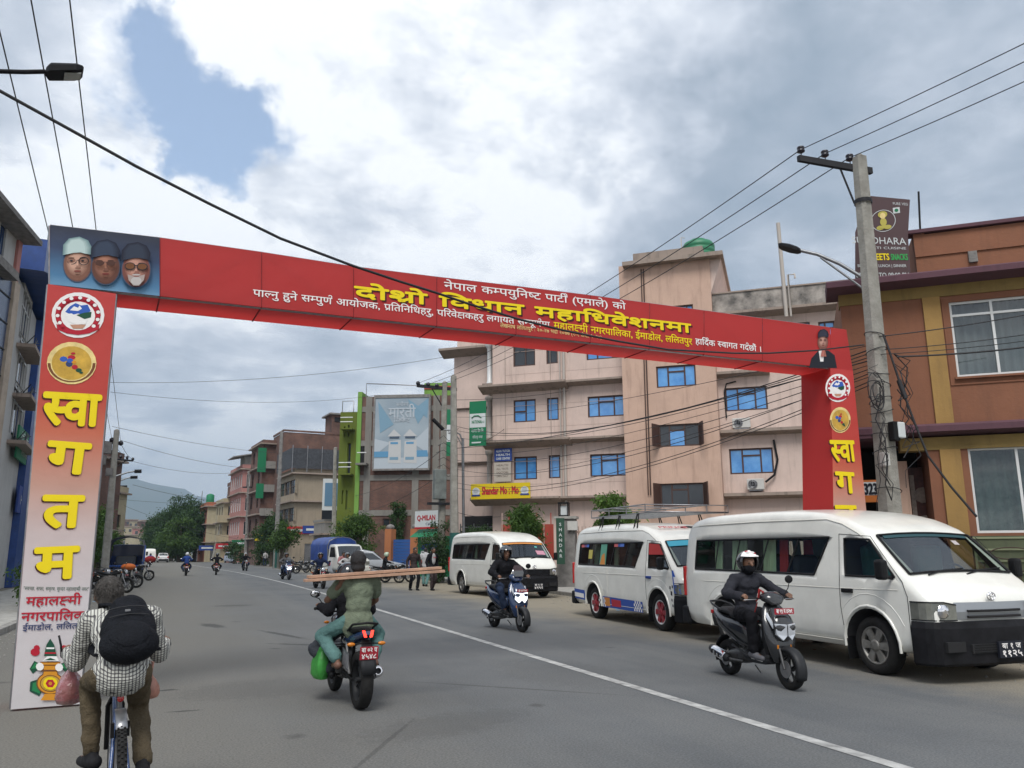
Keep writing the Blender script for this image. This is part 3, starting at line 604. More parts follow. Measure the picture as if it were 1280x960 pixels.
IT += [('blk', 132, 332, [(-12, 3.4), (11, 3.0), (11, 2.4), (-12, 2.7)]), (tone((.12, .045, .03), (0, 0, 0), .4), 132, 332, el(4.6, 3, 14, dx=-6, dy=1.8)), (tone((.12, .045, .03), (0, 0, 0), .4), 132, 332, el(4.6, 3, 14, dx=5.4, dy=1.6)),
       ('blk', 170, 336, el(5.6, 4.0, 16, dx=-6.4, dy=2)), ('brown', 170, 336, el(4.8, 3.2, 16, dx=-6.4, dy=2)), ('blk', 170, 336, el(5.8, 4.0, 16, dx=6.2, dy=1.4)), ('brown', 170, 336, el(4.8, 3.2, 16, dx=6.2, dy=1.4)), ('blk', 170, 336, [(-2, 3), (2, 3), (2, 2), (-2, 2)]),
       (tone((.42, .36, .33), (.3, .2, .18), .3), 170, 336, [(-9, -7), (-4, -8.4), (4, -8.4), (9, -7), (8, -13), (3, -19), (-3, -19), (-8, -13)]), (tone((.5, .48, .46), (.3, .2, .18), .1), 170, 336, el(5.5, 4.6, 16, dy=-14)), (tone((.5, .46, .44), (.3, .2, .18), .1), 170, 336, el(3.4, 2.8, 14, dy=-15)), (tone((.5, .48, .46), (.3, .2, .18), .2), 170, 336, el(4.4, .9, 12, dy=-7.4)), (tone((.3, .1, .08), (.3, .2, .18), .2), 170, 336, el(3, .7, 10, dy=-9))]
batch([(c, x, y+1, [(a*1.2, b*1.16) for a, b in p]) for c, x, y, p in IT], 'printed_portrait'); batch([(c, x, y, p) for c, x, y, p in rim(90, 325.8, 6.4, 5.4)+rim(104.8, 327, 6.4, 5.4)+[('blk', 97.8, 326.5, [(-1.4, .6), (1.4, .6), (1.4, -.3), (-1.4, -.3)])]], 'printed_glasses')
px, py = 1029, 440
batch([('blk', px, py, [(-18, -20), (-15, -8), (-6, 2), (6, 2), (14, -4), (17, -20)]), ('wh', px-2, py, [(-4, 2), (3, 2), (2, -12), (-2, -12)]), *[(c, px-1, 427, [(x*.45, y*.55) for x, y in p]) for c, _, _, p in head(0, 0, (.20, .08, .06), (.50, .28, .22), (.010, .010, .02), (.03, .03, .05), (.3, .02, .02))], ('skinC', px-1, 441, [(-3.6, -5), (-2, 3), (0, 5), (2, 3), (3.6, -5)]), ('skinB', px+.6, 441, [(-.6, -4), (-.2, 3.6), (.4, 3.6), (.8, -4)])], 'printed_portrait')
vx, vy = 63, 840
vase = []
for sgn in (-1, 1): vase += [('dkgrn', vx, vy, [(sgn*9, 8), (sgn*20, 14), (sgn*26, 4), (sgn*22, -2), (sgn*14, 4)]), ('grn', vx, vy, [(sgn*10, 7), (sgn*19, 12), (sgn*24, 4), (sgn*15, 5)]), ('dkgrn', vx, vy, [(sgn*12, -8), (sgn*25, -12), (sgn*26, -24), (sgn*14, -30), (sgn*8, -20)]), ('grn', vx, vy, [(sgn*12, -10), (sgn*22, -14), (sgn*23, -23), (sgn*13, -27)]), ('pred', vx+sgn*19, vy-25, el(6, 5, 9)), ('pred', vx+sgn*17, vy-30, el(4, 4, 7))]
vase += [('brown', vx, vy, el(17.5, 14, 26, dy=-14)), ('brown', vx, vy, [(-13, 13), (-11, 8), (-8.5, 2), (-10, -4), (10, -4), (8.5, 2), (11, 8), (13, 13)]), ('orange', vx, vy, el(16, 12.7, 26, dy=-14)), ('orange', vx, vy, [(-12, 12), (-10, 8), (-7.5, 2), (-9, -3), (9, -3), (7.5, 2), (10, 8), (12, 12)]), ('brown', vx, vy, el(13, 10.5, 20, dy=-14)), ('gold', vx, vy, el(12, 9.6, 20, dy=-14)),
         ('brown', vx, vy, [(-12, 3), (12, 3), (12, 1), (-12, 1)]), ('orange', vx, vy, [(-7, -27), (7, -27), (12, -35), (-12, -35)]), ('brown', vx, vy, [(-12, 9.4), (12, 9.4), (12, 8.4), (-12, 8.4)]), ('yel', vx, vy, el(9, 8, 14, dy=-14)), ('pred', vx, vy, el(6, 5.4, 6, dy=-14)), ('orange', vx, vy, el(2.4, 2.2, 8, dy=-14)),
         ('wh', vx, vy, el(5, 5, 10, dx=-13, dy=7)), ('wh', vx, vy, el(5, 5, 10, dx=11, dy=6)), ('dkgrn', vx, vy, [(-8, 20), (-5, 34), (0, 42), (5, 34), (8, 20)]), ('wh', vx, vy, [(-5, 31), (5, 31), (5, 29), (-5, 29)]), ('pred', vx, vy, [(-7, 25), (7, 25), (7, 23), (-7, 23)]), ('wh', vx, vy, [(-10, 14), (-4, 20), (8, 20), (11, 14)]), ('dkgrn', vx, vy, [(-8, 15), (0, 18), (8, 15)])]
batch(vase, 'printed_vase')
class Fac:
    """a facade: origin on the ground, u to the right as seen from the road, local y goes into the building"""
    def __init__(s, O, u, name, label, cat='building', group=None):
        s.O = Vector((O[0], O[1], 0)); s.u = Vector((u[0], u[1], 0)).normalized(); s.n = Vector((s.u.y, -s.u.x, 0))
        s.e = thing(name, label, cat, s.O, math.atan2(s.u.y, s.u.x), group)
    def at(s, px, py, y=0.0):
        p = onplane(px, py, s.O-s.n*y, s.n); return ((p-s.O).dot(s.u), p.z)
    def rect(s, x0, y0, x1, y1, y=0.0):
        a = s.at(x0, y1, y); b = s.at(x1, y0, y); return (a[0], b[0], a[1], b[1])
def wall_open(mb, x0, x1, z0, z1, ops, y=0.0, rv=.13, th=None):
    xs = sorted({x0, x1, *[v for o in ops for v in o[:2] if x0 < v < x1]}); zs = sorted({z0, z1, *[v for o in ops for v in o[2:4] if z0 < v < z1]})
    for a, b in zip(xs, xs[1:]):
        for c, d in zip(zs, zs[1:]):
            mx_, mz = (a+b)/2, (c+d)/2
            if any(o[0] < mx_ < o[1] and o[2] < mz < o[3] for o in ops): continue
            mb.poly([(a, y, c), (b, y, c), (b, y, d), (a, y, d)])
    for a, b, c, d in [o[:4] for o in ops]:
        mb.poly([(a, y, c), (a, y+rv, c), (b, y+rv, c), (b, y, c)]); mb.poly([(a, y, d), (b, y, d), (b, y+rv, d), (a, y+rv, d)])
        mb.poly([(a, y, c), (a, y, d), (a, y+rv, d), (a, y+rv, c)]); mb.poly([(b, y, c), (b, y+rv, c), (b, y+rv, d), (b, y, d)])
    return mb
def shell(mb, x0, x1, y0, y1, z0, z1, roof=True):
    """side and back walls of a block (front is separate)"""
    mb.poly([(x0, y1, z0), (x0, y0, z0), (x0, y0, z1), (x0, y1, z1)]); mb.poly([(x1, y0, z0), (x1, y1, z0), (x1, y1, z1), (x1, y0, z1)]); mb.poly([(x1, y1, z0), (x0, y1, z0), (x0, y1, z1), (x1, y1, z1)])
    if roof: mb.poly([(x0, y0, z1), (x1, y0, z1), (x1, y1, z1), (x0, y1, z1)])
    return mb
def window(par, a, b, c, d, fm, gm, cols=(.28, .72), trans=(), y=.06, fw=.07, sill=None, name='window'):
    """frame with mullions at the fractions cols, transoms (col index, fraction); every pane its own sub-part"""
    w = b-a; h = d-c; f = MB(); xs = [a]+[a+w*q for q in cols]+[b]
    f.bx(a, b, y, y+.06, c, c+fw); f.bx(a, b, y, y+.06, d-fw, d); f.bx(a, a+fw, y, y+.06, c+fw, d-fw); f.bx(b-fw, b, y, y+.06, c+fw, d-fw)
    for q in xs[1:-1]: f.bx(q-fw/2, q+fw/2, y, y+.055, c+fw, d-fw)
    for k, q in trans: f.bx(xs[k]+fw/2, xs[k+1]-fw/2, y+.002, y+.052, c+h*q-fw/2, c+h*q+fw/2)
    o = f.build(name, fm, par)
    for k in range(len(xs)-1):
        zs = [c]+[c+h*q for kk, q in trans if kk == k]+[d]
        for z0, z1 in zip(zs, zs[1:]):
            tl = random.uniform(-.012, .012); p = MB(); p.add([(xs[k], y+.035+tl, z0), (xs[k+1], y+.035-tl, z0), (xs[k+1], y+.038-tl, z1), (xs[k], y+.038+tl, z1)], [(0, 1, 2, 3)]); p.build('pane', gm, o)
    if sill is not None: s_ = MB(); s_.bx(a-.06, b+.06, -.09, .05, c-.07, c-.002); s_.build('sill', sill, o)
    return o
def ledge(par, x0, x1, z, m, out=.55, th=.12, drop=.18, y=0.0, name='ledge'):
    """slab sunshade: thin slab with a tapering soffit"""
    mb = MB(); mb.prism([(x0, y-out, z), (x0, y-out, z-th), (x0, y+.01, z-th-drop), (x0, y+.01, z)], (x1-x0, 0, 0)); return mb.build(name, m, par)
M['bluepane'] = mat('blue_tinted_pane', (.05, .22, .55), .09, spec=.9, col2=(.13, .36, .70), vscale=1.3)
M['darkpane'] = mat('dark_pane', (.02, .025, .03), .08, spec=.8)
M['brownwood'] = mat('brown_window_frame', (.06, .028, .02), .6)
M['whiteframe'] = mat('white_window_frame', (.62, .63, .62), .4)
M['pinkwall'] = wallmat('pink_plaster', (.60, .47, .41), (.20, .15, .12), .55)
M['pinkwall2'] = wallmat('pink_joint', (.40, .30, .26)); M['salmon'] = wallmat('salmon_plaster', (.54, .37, .285), (.20, .12, .09), .5)
M['ledge'] = wallmat('stained_ledge', (.30, .24, .20), (.05, .045, .04), .8)
M['parapet'] = mat('blackened_parapet', (.42, .38, .34), .9, col2=(.07, .065, .06), vscale=1.5, detail=10, bump=.4, bscale=12)
M['pipe'] = mat('grey_pipe', (.42, .38, .34), .6)
def pipe(par, pts, r, m='pipe', name='drain_pipe'): return MB().tube(pts, r, 8).build(name, M[m], par)
O_ = Vector((13.6, 38.6, 0)); U_ = Vector((.766, -.643, 0))
F = Fac(O_, U_, 'apartment_building', 'five storey pinkish beige apartment block with blue window panes behind the white vans')
pk = F.e
wm = MB(); fr_ = []
def wr(*a): return F.rect(*a)
A_ops = [wr(642, 498.5, 669.5, 528.3), wr(684, 496.5, 698, 525.6), wr(735, 493, 780, 522), wr(642.4, 570, 671, 600), wr(686, 568.5, 700, 598), wr(738, 566, 784.5, 596)]
dz = A_ops[0][2]-A_ops[3][2]
A_ops += [(o[0], o[1], o[2]+dz, o[3]+dz) for o in A_ops[:3]]
xL, xR = F.at(617, 500)[0], 7.55
wall_open(wm, xL, xR, 4.0, 13.0, A_ops); wall_open(wm, xL, xR, 0, 4.0, [(1.9, 3.4, .1, 2.5)]); wm.bx(xL-.05, xL-.001, -.02, 9, 0, 13.0)
T0, T1 = 7.55, F.at(899, 540, -.9)[0]
TY = -.9
T_ops = [F.rect(821, 454.6, 869, 485, TY), F.rect(839, 529, 858, 559, TY), F.rect(842, 603, 863, 633.5, TY), F.rect(838, 380, 866, 402, TY)]
T_ops[1] = F.rect(824, 528.5, 874, 559, TY); T_ops[2] = F.rect(826, 603, 880, 633.5, TY)
tz = F.at(800, 330, TY)[1]
tm = MB(); wall_open(tm, T0, T1, 0, tz, T_ops, TY); shell(tm, T0, T1, TY, 6.5, 0, tz); tm.build('stair_tower_wall', M['salmon'], pk)
x0, x1 = F.at(776, 330, TY-.9)[0], F.at(902, 316, TY-.9)[0]
zz0 = tz-.25; zl = F.at(797, 392, TY)[1]; xr = F.at(888, 330, TY)[0]
k_ = MB(); k_.prism([(T0+.3, TY-.012, zl), (T0+.3, TY-.012, zz0+.1), (x0+.15, TY-.012, zz0+.1)], (0, 7.5, 0)); k_.build('tower_head_wall', M['salmon'], pk)
k_ = MB(); k_.prism([(T1-.02, TY+.1, zz0-1.6), (T1-.02, TY+.1, zz0+.1), (x1-.1, TY+.1, zz0+.1)][::-1], (0, 7, 0)); k_.build('roof_soffit', M['pinkwall'], pk)
MB().bx(x0-.02, x1+.02, TY-.45, 7.2, zz0+.1, zz0+.30).build('roof_slab', M['ledge'], pk)
MB().bx(x0+.5, x1-.9, TY-.3, 6.5, zz0+.302, zz0+.7).build('roof_kerb', M['ledge'], pk)
RX1 = 21.5
R_ops = [wr(907.6, 482, 958, 514.4), wr(913, 559, 965.7, 593), wr(988, 402, 1012, 440), wr(1025, 400, 1050, 432), wr(907.6, 402, 958, 436)]
wall_open(wm, T1, RX1, 0, 12.9, R_ops, .0); shell(wm, xL-.05, RX1, .001, 9, 0, 12.9)
wm.build('plaster_wall', M['pinkwall'], pk)
lx0, lx1 = F.at(572, 500, 1.6)[0], xL-.05
lw = MB(); lz = F.at(585, 445, 1.6)[1]
lw.bx(lx0+.05, lx1+.4, 1.65, 8, 0, F.at(585, 580, 1.6)[1]); lw.bx(lx0, lx1+.4, 1.45, 8, F.at(585, 578, 1.6)[1], F.at(585, 511, 1.6)[1]); lw.bx(lx0-.1, lx1+.4, 1.3, 8, F.at(585, 511, 1.6)[1]+.002, lz)
lw.bx(lx0-.05, lx1+.4, 1.6, 7.9, lz+.3, lz+1.0); lw.build('left_wing_wall', M['pinkwall'], pk)
ledge(pk, lx0-.75, lx1+.3, lz+.29, M['ledge'], .75, .12, .3, 1.35); ledge(pk, lx0-.15, lx1+.3, F.at(585, 511, 1.6)[1]+.03, M['ledge'], .12, .08, .08, 1.5); ledge(pk, lx0-.1, lx1+.3, F.at(585, 578, 1.6)[1]+.03, M['ledge'], .1, .08, .1, 1.6)
for zc in (4.15, 7.0, 9.9):            # white columns in the recess
    cm = MB(); cm.lathe([(.17, 0), (.17, .1), (.13, .14), (.13, 1.9), (.17, 1.95), (.24, 2.1), (.24, 2.2)], (xL-.42, .55, zc+.25), n=14); cm.build('column', M['whiteframe'] if zc > 9 else M['pipe'], pk)
    MB().bx(xL-.75, xL-.05, .3, 1.5, zc-.1, zc+.24).build('balcony_slab', M['ledge'], pk)
for z, a, b in ((9.82, xL-.6, 7.5), (6.95, xL-.45, 7.5), (4.1, xL-1.0, 7.5)):
    ledge(pk, a, a+4.6, z, M['ledge'], .75, .1, .26); ledge(pk, a+4.6, b, z+.001, M['ledge'], .5, .1, .14)
ledge(pk, F.at(883, 469)[0], F.at(962, 465)[0], F.at(900, 467)[1], M['ledge'], .45, .12, .12)
for z in (6.93, 4.03): ledge(pk, T1+.02, RX1, z, M['ledge'], .5, .14, .12)
ledge(pk, T1+.02, RX1+.3, 12.55, M['ledge'], .6, .12, .15)
MB().bx(T1+.01, RX1+.3, -.55, -.35, 12.56, 13.45).build('roof_parapet', M['parapet'], pk); MB().bx(T1+.01, RX1+.3, -.6, -.3, 13.452, 13.52).build('parapet_cap', M['ledge'], pk)
ledge(pk, xL-.2, 7.5, 12.9, M['ledge'], .5, .12, .15)
B3 = ((1, .72),)
for k, o in enumerate(A_ops):
    w = o[1]-o[0]
    if w > 1.6: window(pk, *o, M['brownwood'], M['bluepane'], (.30, .72), B3)
    elif w > .9: window(pk, *o, M['brownwood'], M['bluepane'] if k != 6 else M['darkpane'], (.55,), ((0, .48),) if k < 3 else ())
    else: window(pk, *o, M['brownwood'], M['bluepane'] if k != 7 else M['darkpane'], ())
for k, o in enumerate(T_ops):
    if k == 0: window(pk, *o, M['brownwood'], M['bluepane'], (.30, .72), B3, TY+.06)
    elif k == 3: window(pk, *o, M['brownwood'], M['bluepane'], (.30, .72), B3, TY+.06)
    else:
        window(pk, *o, M['brownwood'], M['darkpane'], (.27, .63), B3, TY+.06)
        a, b, c, d = o; MB().poly([(a+(b-a)*.28, TY+.05, c+.05), (a+(b-a)*.62, TY+.05, c+.05), (a+(b-a)*.62, TY+.05, c+(d-c)*.68), (a+(b-a)*.28, TY+.05, c+(d-c)*.68)]).build('pane', M['bluepane'] if k == 1 else M['darkpane'], pk)
        for x, sg in ((a, -1), (b, 1)):          # opened casements
            s_ = MB(); s_.box((x+sg*.10, TY-.32, (c+d)/2), (.05, .62, d-c), sg*.35); s_.build('open_casement', M['brownwood'], pk)
for k, o in enumerate(R_ops): window(pk, *o, M['brownwood'], M['bluepane'], (.30, .72), B3)
for o in (xL+.62, xL+3.05): MB().bx(o, o+.03, -.004, .006, 4.4, 12.8).build('plaster_joint', M['ledge'], pk)
for z in (4.75, 5.9, 7.6, 8.75, 10.4, 11.6): MB().bx(xL+.66, xL+3.04, -.0035, .006, z, z+.02).build('plaster_joint', M['pinkwall2'], pk); MB().bx(xL+3.1, 7.5, -.0035, .006, z, z+.02).build('plaster_joint', M['pinkwall2'], pk)
pipe(pk, [(F.at(705, 440)[0], -.1, 13), (F.at(707, 560)[0], -.1, .3)], .07); pipe(pk, [(F.at(703, 440)[0]-.12, -.1, 12.8), (F.at(705, 560)[0]-.14, -.1, .3)], .035)
pipe(pk, [(F.at(809, 450, TY)[0], TY-.06, 15), (F.at(814, 560, TY)[0]-.1, TY-.06, 4.0)], .03, 'brownwood'); pipe(pk, [(F.at(806, 450, TY)[0], TY-.05, 15), (F.at(811, 560, TY)[0]-.1, TY-.05, 4.0)], .025, 'brownwood')
vx_ = F.at(983, 400)[0]; pipe(pk, [(vx_, -.7, 12.0), (vx_-.05, -.7, 16.6)], .09); pipe(pk, [(vx_+.2, -.7, 12.0), (vx_+.2, -.7, 14), (vx_+.5, -.7, 14.0), (vx_+.5, -.7, 13.8)], .05)
pipe(pk, [F_ if False else (F.at(908, 520)[0], -.05, F.at(908, 523)[1]), (F.at(906, 500)[0], -.05, F.at(906, 490)[1]), (F.at(908, 480)[0], -.06, F.at(908, 480)[1]), (F.at(920, 477)[0], -.06, F.at(920, 477)[1])], .03, 'black', 'coolant_hose')
pipe(pk, [(F.at(957, 603)[0], -.2, F.at(957, 603)[1]), (F.at(968, 594)[0], -.15, F.at(968, 594)[1]), (F.at(972, 575)[0], -.1, F.at(972, 575)[1]), (F.at(967, 550)[0], -.1, F.at(967, 550)[1])], .05, 'black', 'coolant_hose')
M['acwhite'] = mat('ac_casing', (.50, .49, .46), .5, var=.1)
def ac(px0, py0, px1, py1, lab):
    a, b, c, d = F.rect(px0, py0, px1, py1); t = thing('air_conditioner', lab, 'air conditioner', F.O+F.u*((a+b)/2)+Vector((0, 0, c))+F.n*.3, math.atan2(F.u.y, F.u.x), 'air conditioner units on the pink wall')
    w = b-a; h = d-c; MB().bx(-w/2, w/2, -.16, .16, 0, h).build('casing', M['acwhite'], t, bevel=.02)
    g = MB(); g.lathe([(h*.42, 0), (h*.42, .02)], (-w*.16, -.185, h/2), (0, 1, 0), 24); g.build('fan_guard', M['black'], t)
    g = MB()
    for r in (.12, .2, .28): g.lathe([(h*(r+.1), 0), (h*(r+.12), -.006), (h*(r+.14), 0)], (-w*.16, -.19, h/2), (0, 1, 0), 20, caps=False)
    for k in range(3): g.box((-w*.16, -.19, h/2), (h*.78, .008, .02)) if k == 0 else g.box((-w*.16, -.191, h/2), (.02, .008, h*.78))
    g.build('fan_grille', M['steel'], t); MB().bx(-w*.4, w*.4, -.12, .31, -.05, -.005).build('bracket', M['steel'], t)
ac(916.5, 523.7, 938, 537, 'white air conditioner with dark round fan under the upper right window'); ac(934.8, 599, 955, 613, 'white air conditioner on the lower ledge with a thick black hose')
tk = thing('water_tank', 'green ribbed plastic water tank on top of the stair tower', 'water tank', F.O+F.u*(F.at(873, 310, .6)[0])-F.n*.6+Vector((0, 0, zz0+.705)))
MB().lathe([(.78, 0), (.8, .05), (.8, .15), (.76, .2), (.8, .25), (.8, .42), (.76, .47), (.8, .52), (.8, .64), (.70, .8), (.4, .9), (.38, .98), (.0, 1.0)], n=24).build('tank_shell', mat('green_tank', (.02, .17, .08), .5), tk)
MB().tube([(-1.0, 0, 0), (-1.0, 0, 1.0), (-.8, 0, 1.0)], .025).build('vent_pipe', M['pipe'], tk)
def board(name, lab, quad, face, thick=.06, cat='sign'):
    """sign board in a facade frame: rect (a,b,c,d) at depth y"""
    a, b, c, d, y = quad; t = thing(name, lab, cat, F.O+F.u*a-F.n*y+Vector((0, 0, c)), math.atan2(F.u.y, F.u.x))
    MB().bx(0, b-a, -thick, 0, 0, d-c).build('board', face, t); return t, b-a, d-c, -thick
def panel(t, x0, x1, z0, z1, y, m, name='printed_field'): return MB().poly([(x0, y, z0), (x1, y, z0), (x1, y, z1), (x0, y, z1)]).build(name, m, t)
def word(t, text, x, z, h, w, y, m, bold=.0, al='c'):
    V_, F2, tw = layout(text); st = (w/(tw*h/.7)) if w else 1.0
    return text_mb([(text, (x, y, z), (1, 0, 0), (0, 0, 1), h/.7, st, bold, al)]).build('lettering', m, t)
y_ = -1.2; a, b, c, d = F.rect(587, 501, 608, 558, y_)
M['sgreen'] = flat('sign_green', (.01, .16, .07)); M['swhite'] = flat('sign_white', (.55, .58, .58)); M['syellow'] = flat('sign_yellow', (.62, .46, .01)); M['sblue'] = flat('sign_blue', (.02, .05, .22)); M['sred'] = flat('sign_red', (.42, .02, .03))
t, w, h, y = board('hanging_sign', 'tall green and white bank sign board beside the white column', (a, b, c, d, y_), M['sgreen'])
panel(t, .02, w-.02, h*.41, h*.72, y-.004, M['swhite']); word(t, 'NATIONAL', w*.45, h*.5, .16, w*.6, y-.008, M['sgreen'], .02); word(t, 'BANK', w*.82, h*.5, .12, w*.2, y-.008, M['sgreen'])
MB().tube([(w*.15, y-.01, h*.62), (w*.3, y-.01, h*.67), (w*.55, y-.01, h*.67), (w*.72, y-.01, h*.62)], .03, 6).build('emblem', M['sgreen'], t)
word(t, 'नेशनल बैंक लि.', w/2, h*.3, .17, w*.75, y-.006, M['swhite']); word(t, 'ललितपुर शाखा', w/2, h*.17, .13, w*.6, y-.006, M['swhite']); panel(t, w*.15, w*.7, h*.06, h*.09, y-.005, M['swhite'])
a, b, c, d = F.rect(589, 603, 663, 624.5, -1.0)
t, w, h, y = board('restaurant_sign', 'long yellow momo restaurant sign with red script above the shop', (a, b, c, d, -1.0), M['syellow'])
word(t, 'Shandar Mo : Mo', w*.5, h*.3, h*.5, w*.62, y-.006, M['sred'], .03)
for q in (.09, .91):
    MB().lathe([(h*.27, 0), (h*.27, .004)], (w*q, y-.008, h*.5), (0, 1, 0), 20).build('bowl_picture', M['swhite'], t); MB().lathe([(h*.17, 0), (h*.17, .004)], (w*q, y-.014, h*.56), (0, 1, 0), 12).build('bowl_picture', P_['grey'], t)
    panel(t, w*q-h*.3, w*q+h*.3, h*.2, h*.3, y-.016, M['sblue'])
a, b, c, d = F.rect(618.5, 560, 640, 577, -.35)
t, w, h, y = board('notice_board', 'small dark blue board with white capitals above the cream notice', (a, b, c, d, -.35), M['sblue'])
for k, s_ in enumerate(('ALKA TUTOR', 'HEALTH', 'CARE CENTRE')): word(t, s_, w/2, h*(.70-.29*k), h*.17, w*.8, y-.006, M['swhite'], .02)
a, b, c, d = F.rect(618, 577.6, 639, 602.5, -.35)
t, w, h, y = board('notice_board', 'cream notice board hanging right under the dark blue one', (a, b, c, d, -.35), flat('cream_board', (.42, .38, .33)))
for k, s_ in enumerate(('HEALTH', 'ALL TESTS', 'DOCTORS', 'OPEN DAILY')): word(t, s_, w/2, h*(.80-.19*k), h*.1, w*.7, y-.006, M['brownwood'])
MB().bx(lx0+.6, xL+.5, 1.2, 1.64, 0.12, 3.3).build('shop_opening', M['dark'], pk)
g = MB()
for k in range(6): g.bx(lx0+.5, xL+.9, .9, .94, 1.2+.3*k, 1.25+.3*k)
for k in range(5): g.bx(lx0+.5+k*.75, lx0+.55+k*.75, .86, .9, .0, 2.9)
g.build('grille', M['steel'], pk)
M['redbar'] = mat('red_painted_bar', (.36, .05, .03), .5); M['rosebar'] = mat('pale_fence_bar', (.42, .30, .25), .6)
def gp(px, py, Yd):
    d = ray(px, py); t = Yd/d.y; return CO+d*t
pp = gp(709, 700, 29.5)
t = thing('gate_pillar', 'dark stone gate pillar with a square lantern between red gate and fence', 'pillar', (pp.x, pp.y, 0), -.6)
MB().bx(-.38, .38, -.3, .3, 0, 2.75).build('shaft', M['concrete_dk'], t, bevel=.02); MB().bx(-.45, .45, -.37, .37, 2.752, 2.85).build('cap_stone', M['concrete'], t)
MB().bx(.1, .5, -.42, -.3, 2.3, 2.65).build('meter_box', M['acwhite'], t)
def lantern(p, lab, rz=-.6):
    t = thing('lantern', lab, 'lantern', p, rz); MB().bx(-.2, .2, -.2, .2, 0, .05).bx(-.22, .22, -.22, .22, .5, .56).build('lantern_cap', M['black'], t)
    f = MB()
    for a in (-1, 1):
        for b in (-1, 1): f.bx(a*.18-.02, a*.18+.02, b*.18-.02, b*.18+.02, .05, .5)
    f.build('lantern_frame', M['black'], t); MB().bx(-.12, .12, -.12, .12, .052, .42).build('lamp_glass', M['swhite'], t); return t
lantern((pp.x-.1, pp.y, 2.852), 'square black lantern on top of the dark gate pillar')
p2 = gp(644, 652, 31.0); t = thing('garden_pillar', 'plain pillar half hidden by the bush left of the red gate', 'pillar', (p2.x, p2.y, 0), -.6); MB().bx(-.3, .3, -.3, .3, 0, p2.z-.3).build('shaft', M['concrete_dk'], t)
lantern((p2.x, p2.y, p2.z-.298), 'square black lantern above the bush behind the first van')
q0 = gp(684, 700, 29.6); q1 = gp(698, 700, 29.6)
t = thing('gate', 'red steel gate with pale vertical bars beside the dark pillar', 'gate', (q0.x-1.6, q0.y+.9, 0), math.atan2(-.45, .9))
MB().bx(0, 2.1, .03, .05, .15, 2.55).build('gate_sheet', M['redbar'], t)
for k in range(8): MB().bx(.02+k*.28, .06+k*.28, -.02, .02, .1, 3.0).build('gate_bar', M['redbar'] if k % 2 else M['rosebar'], t)
q0 = gp(714, 700, 29.3)
t = thing('fence', 'low stone wall topped with pale rose vertical bars behind the second van', 'fence', (q0.x, q0.y, 0), math.atan2(-.62, .78))
MB().bx(0, 9, -.1, .1, 0, .55).build('base_wall', M['concrete'], t); MB().bx(0, 9, -.03, .03, 2.2, 2.26).build('rail', M['rosebar'], t)
b_ = MB(); b_.bx(0, .035, -.018, .018, .55, 2.45); first = b_.build('fence_bar', M['rosebar'], t)
for k in range(1, 60): c_ = first.copy(); COL.objects.link(c_); c_.parent = t; c_.location.x = k*.15
t = thing('banner_stand', 'narrow dark green vertical banner with white letters on the gate pillar', 'banner', (gp(701, 700, 28.7).x, 28.7, 0), -.35)
MB().bx(-.16, .16, -.02, .0, 1.0, 2.75).build('banner_cloth', mat('deep_green_cloth', (.015, .06, .035), .7), t)
for k, s_ in enumerate('SHANDAR'): word(t, s_, 0, 2.45-.2*k, .12, None, -.026, M['swhite'], .02)
O_ = Vector((11.96, 12.08, 0)); U_ = Vector((.754, -.656, 0))
F = Fac(O_, U_, 'brown_building', 'two storey russet building with mustard bands and purple cornices at the right edge')
bd = F.e
M['russet'] = wallmat('russet_plaster', (.22, .092, .050), (.10, .05, .035), .5, var=.18); M['mustard'] = wallmat('mustard_plaster', (.33, .20, .065), (.16, .10, .04), .6, var=.22); M['mustard_dk'] = wallmat('mustard_band', (.25, .17, .055), (.10, .07, .03), .6, var=.3); M['purple'] = wallmat('purple_cornice', (.10, .045, .06), (.03, .02, .025), .5)
BX1 = 7.5
z_mid = 3.72; z_top = 6.68
w1 = F.rect(1197, 375, 1282, 471); w1 = (w1[0], w1[0]+2.0, F.at(1200, 471)[1], F.at(1195, 377)[1])
w2 = (F.at(1214, 600)[0], F.at(1214, 600)[0]+2.1, 1.78, 3.35)
L0 = .02
wb = MB(); wall_open(wb, L0, BX1, z_mid, z_top-.3, [w1], 0, .12); dx0, dx1 = F.at(1122, 600)[0], F.at(1163, 600)[0]
wall_open(wb, dx1, BX1, 0, z_mid-.25, [w2], .001, .12); shell(wb, L0, BX1, .002, 8, 0, z_top, True)
wb.poly([(dx1, 0, 0), (dx1, 1.6, 0), (dx1, 1.6, z_mid-.2), (dx1, 0, z_mid-.2)]); wb.build('plaster_wall', M['russet'], bd)
MB().bx(L0, dx1+.01, 1.5, 1.6, 0, z_mid-.2).build('porch_back_wall', M['dark'], bd)
MB().bx(L0-.02, BX1, -.03, .3, z_top-.34, z_top-.06).build('eaves_band', M['mustard_dk'], bd); MB().bx(dx0+.1, BX1, -.03, .3, z_mid-.38, z_mid-.14).build('lower_band', M['mustard_dk'], bd)
for (pa, pb, z0, z1) in ((1155, 1177, z_mid+.11, z_top-.342), (1177, 1203, .0, z_mid-.382)):
    xa, xb = F.at(pa, 400 if z0 > 2 else 590)[0], F.at(pb, 400 if z0 > 2 else 590)[0]; MB().bx(xa, xb, -.05, .2, z0, z1).build('pilaster', M['mustard'], bd)
for z, o in ((z_mid, .28), (z_top, .45)): 
    k = MB(); k.prism([(L0-.25, -o, z-.06), (L0-.25, .3, z-.15), (L0-.25, .3, z+.1), (L0-.25, -o+.1, z+.1), (L0-.25, -o, z+.05)], (BX1+.5, 0, 0)); k.build('cornice', M['purple'], bd)
k = MB(); k.bx(-.5, L0+.9, -.26, 1.5, z_mid-.13, z_mid-.02); k.build('porch_slab', M['purple'], bd)
